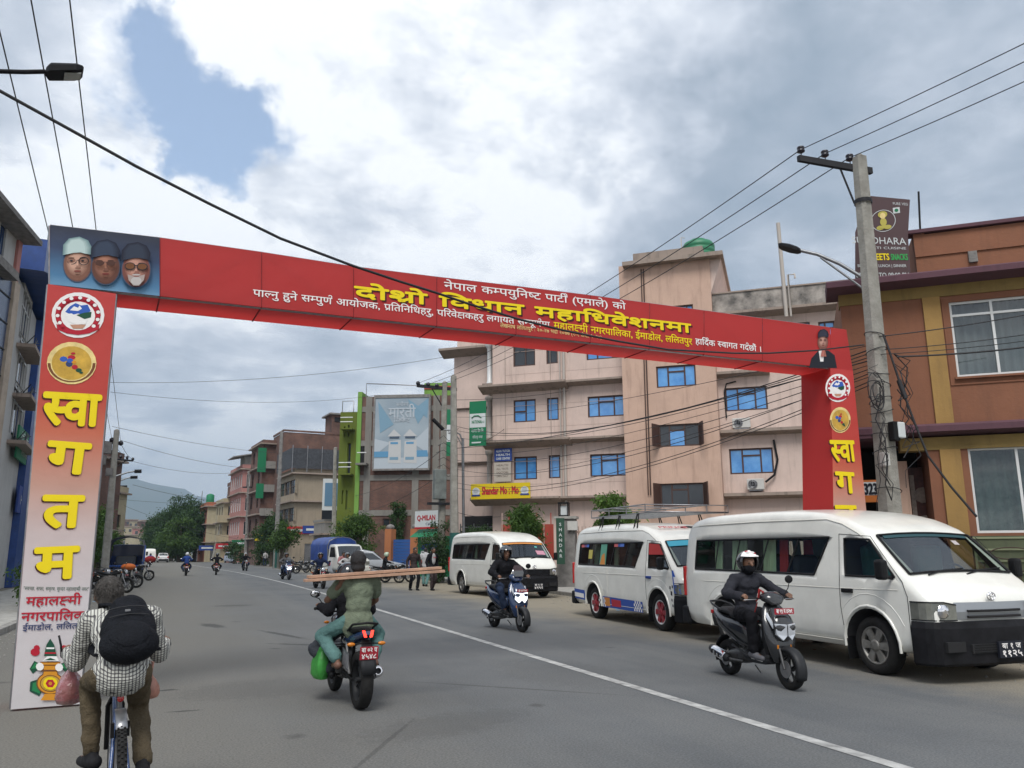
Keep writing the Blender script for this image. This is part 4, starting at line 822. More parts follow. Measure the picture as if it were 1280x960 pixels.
pz0, pz1 = z_top+.1, 7.62; xa = F.at(1145, 345)[0]
k = MB(); k.prism([(xa, -.2, pz0), (BX1, -.2, pz0), (BX1, -.2, pz1), (xa+.0, -.2, pz1-.03)], (0, .2, 0)); k.build('parapet', M['russet'], bd)
MB().bx(xa, BX1, -.23, -.201, pz0+.35, pz0+.40).build('parapet_moulding', M['russet'], bd); MB().bx(xa-.12, BX1, -.27, .05, pz1+.001, pz1+.07).build('parapet_cap', M['purple'], bd)
MB().bx(xa, xa+.2, -.198, 5, pz0, pz1).build('parapet_return', M['russet'], bd); MB().bx(F.at(1213, 328)[0]-.07, F.at(1213, 328)[0]+.08, -.26, -.2, pz0+.12, pz0+.34).build('vent_block', M['concrete_dk'], bd)
pipe(bd, [(F.at(1152, 290)[0], .2, pz1+.05), (F.at(1147, 240)[0]+.05, .2, pz1+1.05)], .02, 'black', 'roof_rod')
M['curtain'] = mat('grey_curtain', (.22, .235, .24), .9); M['lace'] = mat('green_lace', (.06, .10, .09), .9, col2=(.13, .17, .15), vscale=9, detail=8)
def glazed(par, o, cols, trans, cur, y=.05):
    a, b, c, d = o; g = MB(); n = 60; P = []
    for k in range(n+1):
        x = a+(b-a)*k/n; yy = .3+.035*math.sin(k*1.35)+.015*math.sin(k*3.1); P += [(x, yy, c), (x, yy, d)]
    g.add(P, [(2*k, 2*k+2, 2*k+3, 2*k+1) for k in range(n)], True); g.build('curtain', cur, par)
    MB().bx(a-.1, b+.1, .5, .52, c-.1, d+.1).build('room_dark', M['dark'], par)
    return window(par, a, b, c, d, M['whiteframe'], GLW, cols, trans, y, .045)
GLW = glass('window_glass', (.62, .68, .68), .02)
glazed(bd, w1, (.36, .70), ((0, .82), (1, .82), (2, .82)), M['curtain']); glazed(bd, w2, (.38, .72), (), M['lace'])
g = MB(); a, b, c, d = w1   # raised border round the upper window
for q in ((a-.13, a-.10, c-.16, d+.05), (a-.1, b+.1, c-.16, c-.13)): g.bx(q[0], q[1], -.02, .0-.001, q[2], q[3])
g.build('window_border', M['russet'], bd); MB().bx(a-.05, b+.05, -.07, .02, c-.05, c-.01).build('sill', M['russet'], bd)
xa, xb = F.at(1137, 610, .9)[0], F.at(1168, 610, .9)[0]; M['carved'] = mat('carved_red_wood', (.13, .035, .025), .5, col2=(.05, .015, .012), vscale=11); M['palewood'] = mat('pale_panel_wood', (.36, .30, .26), .6, var=.3, vscale=20)
MB().bx(xa, xb, .9, .96, 0, 3.1).build('door', M['carved'], bd)
k = MB(); xm = (xa+xb)/2
for z in (.7, 1.35, 2.0, 2.55): k.lathe([(.16, 0), (.13, -.02), (.02, -.03)], (xm, .9, z), (0, 1, 0), 10)
k.build('carved_rosettes', M['palewood'], bd)
for x in (xa, xb-.10): MB().bx(x+.01, x+.09, .87, .899, .1, 2.95).build('door_jamb', M['palewood'], bd)
MB().bx(xa-.5, xa-.05, .5, .95, 0, 3.2).build('porch_column', M['salmon'], bd)
t = thing('shop_sign', 'orange board with bold black numerals low beside the concrete pole', 'sign', F.O+F.u*(F.at(1080, 610, -.2)[0])+Vector((0, 0, F.at(1080, 628, -.2)[1]))+F.n*.2, math.atan2(F.u.y, F.u.x))
MB().bx(-.05, .36, -.03, 0, 0, .42).build('board', flat('board_orange', (.50, .15, .03)), t); MB().bx(-.02, .33, -.034, -.031, .13, .38).build('pale_field', M['swhite'], t); word(t, '3231', .155, .15, .20, .33, -.038, P_['blk'], .04)
t = thing('compound_wall', 'olive green ribbed compound wall with rusty wire scrolls behind the big van', 'wall', F.O+F.u*F.at(1213, 650, -.6)[0]+F.n*.6, math.atan2(F.u.y, F.u.x))
M['olive'] = wallmat('olive_plaster', (.085, .10, .055), (.05, .05, .04), .6, var=.3); M['olivel'] = mat('pale_olive_rib', (.20, .22, .13), .8)
MB().bx(0, 4, 0, .15, 0, 1.72).build('wall_body', M['olive'], t); MB().bx(0, .04, -.012, -.001, 0, 1.72).build('edge_strip', M['olivel'], t)
for k in range(5): MB().bx(.045, 4, -.02, -.001, 1.70-.2*k-.03, 1.70-.2*k).build('rib', M['olivel'], t)
g = MB()
for k in range(3):
    c0 = .55+k*1.1; g.tube([(c0+.32*math.cos(a), -.06, 1.42+.10*math.sin(a)) for a in [2*PI*i/20 for i in range(21)]], .010, 5)
    for s_ in range(7): g.tube([(c0-.4+.13*s_, -.07, 1.3-.02*(s_ % 3)), (c0-.5+.15*s_, -.09, .95), (c0-.3+.11*s_, -.07, .6)], .009, 5)
    g.tube([(c0+.3+.22*math.cos(a), -.06, 1.0+.16*math.sin(a)) for a in [2*PI*i/20 for i in range(21)]], .010, 5)
g.build('wire_scrolls', mat('rusty_wire', (.05, .03, .02), .8), t)
def p_at(px, d, py=600):
    r = ray(px, py); t = d/math.hypot(r.x, r.y); p = CO+r*t; return Vector((p.x, p.y, 0))
F = Fac(p_at(445, 65), (.9, -.436), 'brick_building', 'unplastered brick building with concrete frame and bright green left flank carrying a billboard')
bb = F.e; M['brickf'] = brickmat('raw_brick', (.17, .075, .055), (.12, .055, .045), (.14, .12, .10)); M['olgreen'] = wallmat('olive_green_paint', (.10, .13, .012), (.05, .06, .01), .5); M['brgreen'] = wallmat('bright_green_paint', (.16, .31, .06), (.10, .16, .04), .4)
M['frame'] = wallmat('grey_concrete_frame', (.20, .19, .17), (.07, .065, .06), .6)
X1 = F.at(575, 560)[0]; H1 = F.at(460, 496)[1]; H2 = F.at(540, 482)[1]
g = MB(); wall_open(g, 0.2, X1, 0, H1, [F.rect(478, 648, 496, 658)], 0, .2); shell(g, .2, X1, .001, 9, 0, H1); g.build('brick_wall', M['brickf'], bb)
F_w = F.rect(478, 648, 496, 658); window(bb, *F_w, M['brownwood'], M['darkpane'], (.5,))
for px in (460, 520, 545): xx = F.at(px, 560)[0]; MB().bx(xx-.26, xx+.26, -.06, .1, 0, H1).build('concrete_column', M['frame'], bb)
for k, py in enumerate((511, 553.5, 597, 641)):
    zc = F.at(500, py)[1]
    MB().bx(.3, X1, -.055, .09, zc-.22, zc+.22).build('concrete_beam', M['frame'], bb)
MB().bx(F.at(529, 480)[0], X1, .5, 8, H1, F.at(545, 477)[1]).build('green_roof_block', M['brgreen'], bb); MB().bx(F.at(529, 485)[0]-.01, X1+.02, .45, .49, F.at(545, 485)[1], F.at(545, 481)[1]).build('roof_band', M['redbar'], bb)
gx0 = F.at(424, 560, 0)[0]
g = MB(); ops = [F.rect(433.2, 554, 438.8, 592), F.rect(429.5, 533, 431.8, 546), F.rect(434.5, 531, 437, 546), F.rect(426.8, 613, 429.2, 630), F.rect(431.5, 613, 434.5, 637)]
wall_open(g, gx0, -.05, 0, F.at(436, 515)[1], ops, 0, .25); shell(g, gx0, -.05, .001, 9, 0, F.at(436, 515)[1]); g.build('green_wall', M['olgreen'], bb)
for o in ops: window(bb, *o, M['olgreen'], M['darkpane'], (), (), .15, .05)
MB().bx(-.05, .3, -.12, 5, 0, H1+.4).build('green_fin', M['brgreen'], bb)
for py in (541, 597): 
    zc = F.at(440, py-4)[1]; MB().bx(F.at(427, 590)[0], -.2, -.9, 0, zc-.1, zc).build('balcony_slab', M['olgreen'], bb); MB().tube([(F.at(427, 590)[0], -.88, zc+.5), (-.2, -.88, zc+.5)], .04, 6).tube([(F.at(427, 590)[0], -.88, zc+.85), (-.2, -.88, zc+.85)], .04, 6).build('balcony_rail', M['whiteframe'], bb)
o = F.rect(449.5, 558, 457, 580); MB().bx(*o[:2], -.02, .04, *o[2:]).build('balcony_opening', M['dark'], bb); MB().bx(o[0]-.1, o[1]+.3, -.9, 0, o[2]-.15, o[2]).build('balcony_slab', M['frame'], bb); MB().tube([(o[0], -.88, o[2]+.8), (o[1]+.3, -.88, o[2]+.8)], .04, 6).build('balcony_rail', M['whiteframe'], bb)
g = MB(); xx0, xx1 = F.at(428, 512)[0], F.at(442, 512)[0]; zt = F.at(436, 515)[1]; g.tube([(xx0, 0, zt), (xx0, 0, zt+.9), (xx1, 0, zt+.9), (xx1, 0, zt)], .04, 6); g.tube([(.6, 0, H1), (.6, 0, H1+1.1), (4, 0, H1+.9), (5.4, 0, H1+.8)], .04, 6); g.build('roof_rail', M['steel'], bb)
a, b, c, d = F.rect(467, 496.5, 536.5, 586, -.5)
t = thing('billboard', 'large pale blue billboard with two white cement sacks on the brick wall', 'billboard', F.O+F.u*a+F.n*.5+Vector((0, 0, c)), math.atan2(F.u.y, F.u.x)); w = b-a; h = d-c
bm_ = mat('billboard_print', (.23, .29, .34), .6, col2=(.31, .37, .41), vscale=.5, detail=1)
MB().bx(0, w, 0, .35, 0, h).build('panel', bm_, t); MB().bx(-.12, w+.1, -.05, .4, h, h+.25).bx(-.15, 0, -.04, .35, 0, h).bx(w, w+.12, -.04, .35, 0, h).bx(-.1, w+.1, -.04, .3, -.15, 0).build('panel_frame', M['concrete_dk'], t)
pw = {'s': flat('bb_sack', (.46, .47, .47)), 'b': flat('bb_blue', (.10, .26, .42)), 'l': flat('bb_pale', (.40, .45, .49)), 'd': flat('bb_dark', (.06, .09, .13)), 'm': flat('bb_mid', (.17, .29, .38))}
def bp(pts, k, off): MB().poly([(x*w, -.01-off*.004, z*h) for x, z in pts]).build('printed_field', pw[k], t)
bp([(0, .0), (1, .0), (1, .16), (0, .14)], 'l', 0); bp([(0, .18), (.3, .36), (0, .42)], 'l', 0); bp([(.7, .36), (1, .58), (1, .2)], 'l', 1)
bp([(.05, .95), (.35, .62), (.1, .5)], 'm', 1); bp([(.6, .98), (.95, .8), (.8, .62)], 'm', 1); bp([(.75, .85), (.99, .99), (.97, .7)], 'm', 2)
bp([(.0, .24), (.28, .24), (.28, .16), (.0, .16)], 'b', 2); bp([(.76, .25), (.98, .25), (1.0, .16), (.74, .16)], 'b', 2)
for x in (.26, .55): bp([(x, .08), (x+.24, .07), (x+.23, .40), (x+.01, .38)], 's', 3); bp([(x-.02, .45), (x+.1, .55), (x+.24, .45)], 's', 3); bp([(x+.02, .42), (x+.2, .42), (x+.2, .45), (x+.02, .45)], 'd', 4); bp([(x+.04, .34), (x+.18, .34), (x+.18, .37), (x+.04, .37)], 'b', 5); bp([(x+.03, .12), (x+.19, .12), (x+.19, .16), (x+.03, .16)], 'm', 5)
for text, z, s_, wd in (('सगौरव', .88, .35, .22), ('मारुती', .72, 1.0, .5), ('सिमेन्ट', .65, .4, .3)): 
    V_, F2, tw = layout(text); text_mb([(text, (w*.5, -.03, h*z), (1, 0, 0), (0, 0, 1), s_*1.2, wd*w/(tw*s_*1.2), .01, 'c')]).build('lettering', pw['l'], t)
gq = lambda px, py, d: p_at(px, d, py)
a_ = p_at(489, 52, 690); b_ = p_at(517, 51, 690); um = (b_-a_).normalized(); rz = math.atan2(um.y, um.x)
t = thing('gate', 'blue corrugated shutter gate between two orange pillars', 'gate', a_, rz); L_ = (b_-a_).length
for k in range(12): MB().bx(.1, L_-.1, 0, .05, .1+.18*k, .1+.18*k+.165).build('shutter_slat', mat('gate_blue', (.025, .09, .28), .5) if k == 0 else bpy.data.materials['gate_blue'], t)
M['orangep'] = wallmat('orange_pillar_paint', (.40, .15, .06), (.2, .1, .06), .4)
for p, lab in ((a_-um*.1, 'orange gate pillar left of the blue shutter, with a stone ball cap'), (b_+um*.15, 'orange gate pillar between the blue shutter and the green kiosk')):
    t = thing('gate_pillar', lab, 'pillar', p, rz); MB().bx(-.25, .25, -.25, .25, 0, 2.9).build('shaft', M['orangep'], t); MB().lathe([(.2, 0), (.28, .12), (.2, .25), (.02, .32)], (0, 0, 2.9), n=12).build('ball_cap', M['concrete_dk'], t)
c_ = p_at(522, 47, 690); d_ = p_at(549, 45.5, 690); um = (d_-c_).normalized(); rz = math.atan2(um.y, um.x); L_ = (d_-c_).length
t = thing('kiosk', 'small green kiosk hung with printed notices under a white signboard', 'kiosk', c_, rz)
MB().bx(0, L_, 0, 2, 0, 2.35).build('kiosk_wall', M['sgreen'], t); MB().prism([(-.15, -.5, 2.3), (-.15, .2, 2.75), (-.15, .2, 2.3)], (L_+.3, 0, 0)).build('awning', M['sgreen'], t)
for k, (cc) in enumerate(('swhite', 'sblue', 'swhite', 'sred', 'swhite')): MB().bx(.32, L_-.12, -.02, -.001, 2.0-.38*k, 2.3-.38*k).build('notice', M[cc], t)
t2 = thing('kiosk_sign', 'white sign board with crimson lettering standing on the green kiosk roof', 'sign', c_+Vector((0, 0, 2.76)), rz+.06)
MB().bx(0, L_, -.25, -.2, 0, 1.0).build('board', M['swhite'], t2); MB().bx(0, L_, -.27, -.251, 0, .1).build('red_strip', M['sred'], t2); word(t2, 'Q-MILAN', L_/2, .48, .28, L_*.8, -.26, M['sred'], .03); word(t2, 'CAFE', L_*.65, .2, .14, L_*.35, -.26, M['navy'] if 'navy' in M else P_['navy'])
a, b, c, d = 0, 1.1, 0, 1.6; p = p_at(551, 56, 560); F2_ = thing('bank_board', 'green and white board half hidden behind the two concrete poles', 'sign', (p.x, p.y, onplane(551, 570, p, (0, 1, 0)).z), -.4)
MB().bx(0, 1.6, 0, .08, 0, 3.3).build('board', M['sgreen'], F2_); MB().bx(.02, 1.58, -.01, -.001, 1.0, 2.2).build('white_field', M['swhite'], F2_)
def house(name, lab, px, d, u, W, D, H, floors, fm, wmat, side=None, nwin=3, pane='darkpane', rooftop=None, wsz=(1.1, 1.3), group=None, base=3.2, sidewin=3, ledges=True, parap=.7, wf='brownwood'):
    global F
    F = Fac(p_at(px, d), u, name, lab, 'house', group); e_ = F.e; st = (H-base)/max(floors-1, 1) if floors > 1 else H
    ops = []; sops = []
    for f in range(floors):
        z = base+st*(f-1) if f else 0
        if f == 0: ops.append((W*.15, W*.45, .1, 2.4)); ops.append((W*.55, W*.85, .1, 2.4)); continue
        for k in range(nwin): x = W*(k+.5)/nwin; ops.append((x-wsz[0]/2, x+wsz[0]/2, z+.85, z+.85+wsz[1]))
        for k in range(sidewin): y = D*(k+.5)/sidewin; sops.append((y-wsz[0]/2, y+wsz[0]/2, z+.85, z+.85+wsz[1]))
    g = MB(); wall_open(g, 0, W, 0, H, ops, 0, .2); g.poly([(W, 0, 0), (W, D, 0), (W, D, H), (W, 0, H)]); g.poly([(W, D, 0), (0, D, 0), (0, D, H), (W, D, H)]); g.poly([(0, 0, H), (W, 0, H), (W, D, H), (0, D, H)])
    s_ = MB(); s_.M = Matrix(((0, 1, 0, 0), (-1, 0, 0, D), (0, 0, 1, 0), (0, 0, 0, 1))); wall_open(s_, 0, D, 0, H, [(D-b, D-a, c, dd) for a, b, c, dd in sops], 0, .2); s_.build('side_wall', side or wmat, e_)
    g.build('front_wall', wmat, e_)
    for o in ops: window(e_, *o, M[wf], M[pane], (.5,), (), .12, .06) if o[2] > 1 else MB().bx(o[0], o[1], .15, .2, o[2], o[3]).build('shutter', M['steel'], e_)
    for a, b, c, dd in sops:
        w_ = MB(); w_.poly([(.12, b, c), (.12, a, c), (.12, a, dd), (.12, b, dd)]); f_ = MB()
        for q in (c, (c+dd)/2, dd-.06): f_.bx(.06, .11, a, b, q, q+.06)
        for q in (a, (a+b)/2, b-.06): f_.bx(.05, .1, q, q+.06, c, dd)
        wo = f_.build('window', M[wf], e_); w_.build('pane', M[pane], wo)
    if ledges:
        for f in range(1, floors+1):
            z = base+st*(f-1); g = MB(); g.bx(-.45, W+.1, -.45, 0-.001, z-.08, z+.08); g.bx(-.45, -.001, 0, D, z-.08, z+.08); g.build('ledge', M['ledge'], e_)
    if parap: 
        g = MB(); g.bx(-.1, W, -.1, .05, H+.08, H+parap); g.bx(-.1, .05, .05, D, H+.08, H+parap); g.bx(W-.15, W, .05, D, H+.08, H+parap); g.build('parapet', side or wmat, e_)
    return e_
M['tanw'] = wallmat('tan_plaster', (.30, .25, .185), (.12, .10, .08), .6); M['creamw'] = wallmat('cream_plaster', (.38, .33, .22), (.16, .14, .10), .5); M['rosew'] = wallmat('rose_plaster', (.36, .17, .15), (.18, .10, .09), .5); M['orangew'] = wallmat('orange_plaster', (.33, .11, .06), (.15, .07, .05), .4)
M['greyw'] = wallmat('grey_plaster', (.24, .23, .21), (.10, .09, .08), .6)
uu = (.993, .11)
e1 = house('corner_house', 'tan three storey corner house with a black netted roof terrace', 369, 90, uu, 9.0, 7.5, 9.9, 3, None, M['tanw'], nwin=1, wsz=(2.9, 1.5), base=3.9, sidewin=3, parap=.5)
g = MB(); g.bx(-.6, 9.3, -.4, -.35, 10.4, 12.6); g.bx(-.6, -.55, -.35, 7, 10.4, 12.6); g.build('black_net', mat('black_net', (.02, .022, .028), .7, col2=(.06, .065, .075), vscale=6), e1); g = MB()
for k in range(7): g.tube([(-.5+k*1.6, -.45, 10), (-.5+k*1.6, -.45, 12.9)], .05, 5)
g.build('terrace_posts', M['steel'], e1)
e2 = house('shop_house', 'narrow grey shop house with a blue white sign on its corner beside the green wall', 408, 80, uu, 3.0, 4, 4.3, 1, None, M['greyw'], nwin=1, sidewin=0, parap=.3)
t = thing('wall_sign', 'tilted blue and white sign on the grey shop house corner', 'sign', p_at(404, 79)+Vector((0, 0, 5.4)), -.1); MB().bx(0, 2.6, 0, .12, 0, 3.0).build('board', M['swhite'], t); MB().bx(.2, 2.4, -.03, -.001, .4, 2.6).build('sign_print', flat('sign_steelblue', (.10, .2, .3)), t)
house('brick_house', 'raw brick house with a rooftop hut rising behind the tan corner house', 352, 100, uu, 8.6, 6, 15.8, 5, None, M['brickf'], nwin=0, sidewin=0, parap=.3, ledges=False)
MB().bx(5.9, 8.8, .3, 3.5, 15.8, 18.4).build('roof_hut', M['brickf'], F.e); MB().bx(5.5, 9.1, -.1, 3.9, 18.4, 18.6).build('hut_roof', M['concrete_dk'], F.e); MB().bx(6.2, 7.4, .25, .29, 17.5, 18.1).build('opening', M['dark'], F.e)
e4 = house('brick_tower_house', 'tall dark red brick house with green netting on its left edge', 327, 104, uu, 5.6, 8, 14.8, 5, None, M['brickf'], nwin=1, sidewin=2, parap=.5, wsz=(1.2, 1.6)); g = MB(); g.bx(-.7, .3, -.55, -.5, 11.2, 14.2); g.bx(-.7, .2, -.55, -.5, 8, 9.8); g.build('green_net', M['sgreen'], e4)
for k in range(4): MB().bx(-.05, 5.65, -.5, -.01, 3+k*2.9, 3.9+k*2.9).build('balcony', M['greyw'], e4)
house('rose_house', 'rose and cream four storey house with a small sheet roof over its terrace', 303, 125, uu, 6.5, 11, 13.6, 4, None, M['rosew'], M['rosew'], nwin=3, sidewin=6, wf='whiteframe', wsz=(1.0, 1.9))
MB().prism([(-1.6, -.8, 15.2), (3.2, -.8, 16.2), (3.2, -.8, 16.35), (-1.6, -.8, 15.35)], (0, 5, 0)).build('sheet_roof', M['concrete_dk'], F.e); MB().bx(.2, 3, .2, 4, 13.7, 15.6).build('roof_room', M['greyw'], F.e)
house('cream_house', 'cream three storey house with rounded balconies left of the rose house', 282, 135, uu, 4.6, 8, 9.2, 3, None, M['creamw'], nwin=2, sidewin=3, wsz=(.9, 1.6))
for z in (3.0, 6.0): MB().bx(-1.0, 4.4, -1.0, -.46, z+.1, z+1.2).build('balcony', M['creamw'], F.e)
house('small_brick_house', 'low brick house peeping over the cream house roof', 292, 150, uu, 8, 6, 13.2, 3, None, M['brickf'], nwin=0, sidewin=0, ledges=False)
house('orange_house', 'orange and pale yellow house standing before the dark far trees', 262, 146, uu, 6.2, 9, 9.2, 3, None, M['creamw'], M['orangew'], nwin=0, sidewin=3, wsz=(1.7, 1.8), pane='bluepane')
tk = thing('water_tank', 'dark green water tank on the orange house roof', 'water tank', p_at(264.5, 148)+Vector((0, 0, 9.95))); MB().lathe([(.65, 0), (.65, 1.2), (.4, 1.4), (.02, 1.5)], n=14).build('tank_shell', M['sgreen'], tk)
hm = [M['creamw'], M['brickf'], M['rosew'], M['greyw'], M['tanw'], M['orangew']]
rs = random.Random(5)
cols_ = ['cream', 'brick red', 'rose', 'grey', 'tan', 'orange']
def farhouse(k, px, py_top, d, W):
    m = rs.randrange(6); p = p_at(px, d); r = ray(px, py_top); zt = CAM_H+r.z/math.hypot(r.x, r.y)*d; H = max(zt, 5)
    t = thing('far_house', f'small {cols_[m]} house in the distant cluster, '+('leftmost of the cluster' if k == 0 else ['front row', 'middle row', 'back row'][k % 3]+f', {OR[k//3]} from the left'), 'house', p, rs.uniform(.0, .5), 'distant houses at the end of the road')
    MB().bx(0, W, 0, W*.9, -1, H).build('wall', hm[m], t); MB().bx(-.3, W+.3, -.3, W*.9+.3, H, H+.35).build('roof', M['ledge'], t)
    g = MB(); nf = int(min(H, 14)/3.1)
    for f in range(nf):
        for q in range(3): x = W*(q+.5)/3; z = H-2.3-3.0*f; g.bx(x-.55, x+.55, -.06, -.01, z, z+1.3)
    tag(g.build('windows', M['darkpane'], t), kind='stuff')
OR = 'first second third fourth fifth sixth seventh eighth ninth tenth'.split()
for k in range(30):
    row = k % 3; farhouse(k, 148+(k//3)*7.0+(k % 3)*2, 690-16-row*9-rs.uniform(0, 7), 330+row*60+rs.uniform(0, 40), rs.uniform(7, 12))
F = Fac(Vector((-7.9, 22.5, 0)), (.12, .993), 'left_building', 'white topped building with blue glass lower floors and wide eaves at the left edge')
F.n = Vector((F.u.y, -F.u.x, 0)); lb = F.e
M['lwhite'] = wallmat('white_plaster', (.42, .42, .41), (.2, .19, .17), .5); M['blueglass'] = mat('blue_cladding', (.04, .075, .16), .25, spec=.7, col2=(.025, .045, .10), vscale=.8); M['pinktrim'] = mat('pink_trim', (.38, .16, .14), .8)
ex = F.at(21, 300)[0]; ztop = F.at(22, 300)[1]; zmid = F.at(22, 357)[1]
o1 = F.rect(-6, 284, 9, 335)
g = MB(); wall_open(g, -6, ex, zmid, ztop, [o1], 0, .15); shell(g, -6, ex, .001, 8, 0, ztop); g.build('upper_wall', M['lwhite'], lb); window(lb, *o1, M['blueglass'], M['bluepane'], (.33, .66))
MB().bx(-6, ex, -.03, .0-.001, 0, zmid-.1).build('blue_cladding', M['blueglass'], lb)
for k in range(9): MB().bx(-6, ex, -.06, -.031, 2.9+k*.95, 2.95+k*.95).build('cladding_joint', M['black'], lb)
for x in (-4, -1.2, 1.6): MB().bx(x, x+.06, -.065, -.031, 2.4, zmid-.1).build('cladding_joint', M['black'], lb)
MB().bx(-6, ex+.5, -.7, 8, ztop-.02, ztop+.16).build('roof_slab', M['concrete_dk'], lb); MB().bx(-6, ex-.7, -.45, 0, zmid-.25, zmid+.05).build('canopy_slab', M['concrete_dk'], lb); MB().bx(ex-.02, ex+.35, -.1, 2, zmid, ztop-.03).build('corner_trim', M['pinktrim'], lb)
MB().bx(ex+.05, ex+.6, -.12, 1, 0, zmid).build('corner_pier', mat('cream_pier', (.40, .33, .26), .8, var=.2), lb)
F = Fac(Vector((-7.2, 24.5+ex+.7, 0)), (-.06, 1), 'balcony_building', 'pale grey flats with barred windows beneath a curved blue roof behind the arch')
l2 = F.e; ex2 = 9.5; zt2 = F.at(30, 362)[1]
wins = []
for (x0, y0, x1, y1) in ((23, 378, 41, 420), (18, 436, 37, 482), (11, 494, 33, 540)): wins.append(F.rect(x0, y0, x1, y1))
g = MB(); wall_open(g, 0, ex2, 0, zt2, wins, 0, .15); shell(g, 0, ex2, .001, 8, 0, zt2); g.build('wall', M['lwhite'], l2)
for o in wins: window(l2, *o, M['whiteframe'], M['darkpane'], (.25, .5, .75), ((0, .65), (1, .65), (2, .65), (3, .65)), .05, .05)
for o in wins: MB().bx(o[0]-.3, o[1]+.3, -.7, 0, o[2]-.5, o[2]-.35).build('balcony_slab', M['ledge'], l2); gg = MB(); [gg.tube([(o[0]-.2, -.35*(1+math.sin(k)), o[2]-.35), (o[0]+k*.5, -.6, o[2]+.1)], .02, 5) for k in range(5)]; gg.build('balcony_scrolls', M['black'], l2)
g = MB(); P = [];
for k in range(13): a = PI*k/12*.62+.2; P.append((a, 0))
rs_ = []
for k in range(13):
    x = -1.0+11.5*k/12; z = zt2+1.9*math.sin(PI*(.18+.64*k/12)); rs_.append([(x, -1.1, z-1.3), (x, -1.1, z), (x, 7, z+.1), (x, 7, z-1.2)])
g.rings(rs_, smooth=False); g.build('barrel_roof', mat('blue_roof_sheet', (.015, .055, .22), .45, var=.2), l2); gg = MB(); gg.tube([(r[1][0], -1.1, r[1][2]+.55) for r in rs_], .035, 6); [gg.tube([r[1], (r[1][0], -1.1, r[1][2]+.55)], .025, 5) for r in rs_[::3]]; gg.build('roof_rail', M['steel'], l2)
MB().bx(ex2-1.6, ex2+2, -.3, 5, 0, zt2).build('blue_pier', bpy.data.materials['blue_roof_sheet'], l2)
t = thing('shop_board', 'dark green shop board with pale lettering low on the left flats', 'sign', F.O+F.u*(F.at(12, 560)[0])+F.n*.2+Vector((0, 0, F.at(12, 572)[1])), math.atan2(F.u.y, F.u.x)); wbd = F.at(38, 560)[0]-F.at(12, 560)[0]
MB().bx(0, wbd, -.08, 0, 0, 1.4).build('board', M['sgreen'], t); word(t, 'मेडिकल हल', wbd/2, .8, .35, wbd*.8, -.09, M['swhite']); word(t, 'ललितपुर', wbd/2, .25, .3, wbd*.6, -.09, M['swhite'])
t = thing('shop_board', 'navy board under the green one on the left flats', 'sign', F.O+F.u*(F.at(12, 640)[0])+F.n*.2+Vector((0, 0, F.at(12, 640)[1])), math.atan2(F.u.y, F.u.x)); MB().bx(0, wbd, -.08, 0, 0, 1.2).build('board', M['sblue'], t); word(t, 'HARDWARE', wbd/2, .4, .4, wbd*.8, -.09, M['swhite'])
t = thing('roadside_gate', 'dark green sheet gate standing by the left footpath', 'gate', (-6.6, 24.5, 0), R(88)); [MB().bx(k*.45, k*.45+.42, 0, .05, .1, 3.2).build('gate_board', mat('gate_green', (.01, .06, .05), .6) if k == 0 else bpy.data.materials['gate_green'], t) for k in range(8)]
for k, (px, d, W, H, mm, lab) in enumerate(((96, 62, 9, 8.5, 'brickf', 'brick house behind the left post of the arch'), (120, 84, 10, 7.5, 'creamw', 'cream house behind the left roadside trees'))):
    house('roadside_house', lab, px-14, d, (.3, .95), W, 7, H, 2, None, M[mm], nwin=3, sidewin=0)
def tabf(tbl):
    def f(y):
        if y <= tbl[0][0]: return tbl[0][1]
        for (a, b), (c, d) in zip(tbl, tbl[1:]):
            if y <= c: return b+(d-b)*(y-a)/(c-a)
        return tbl[-1][1]
    return f
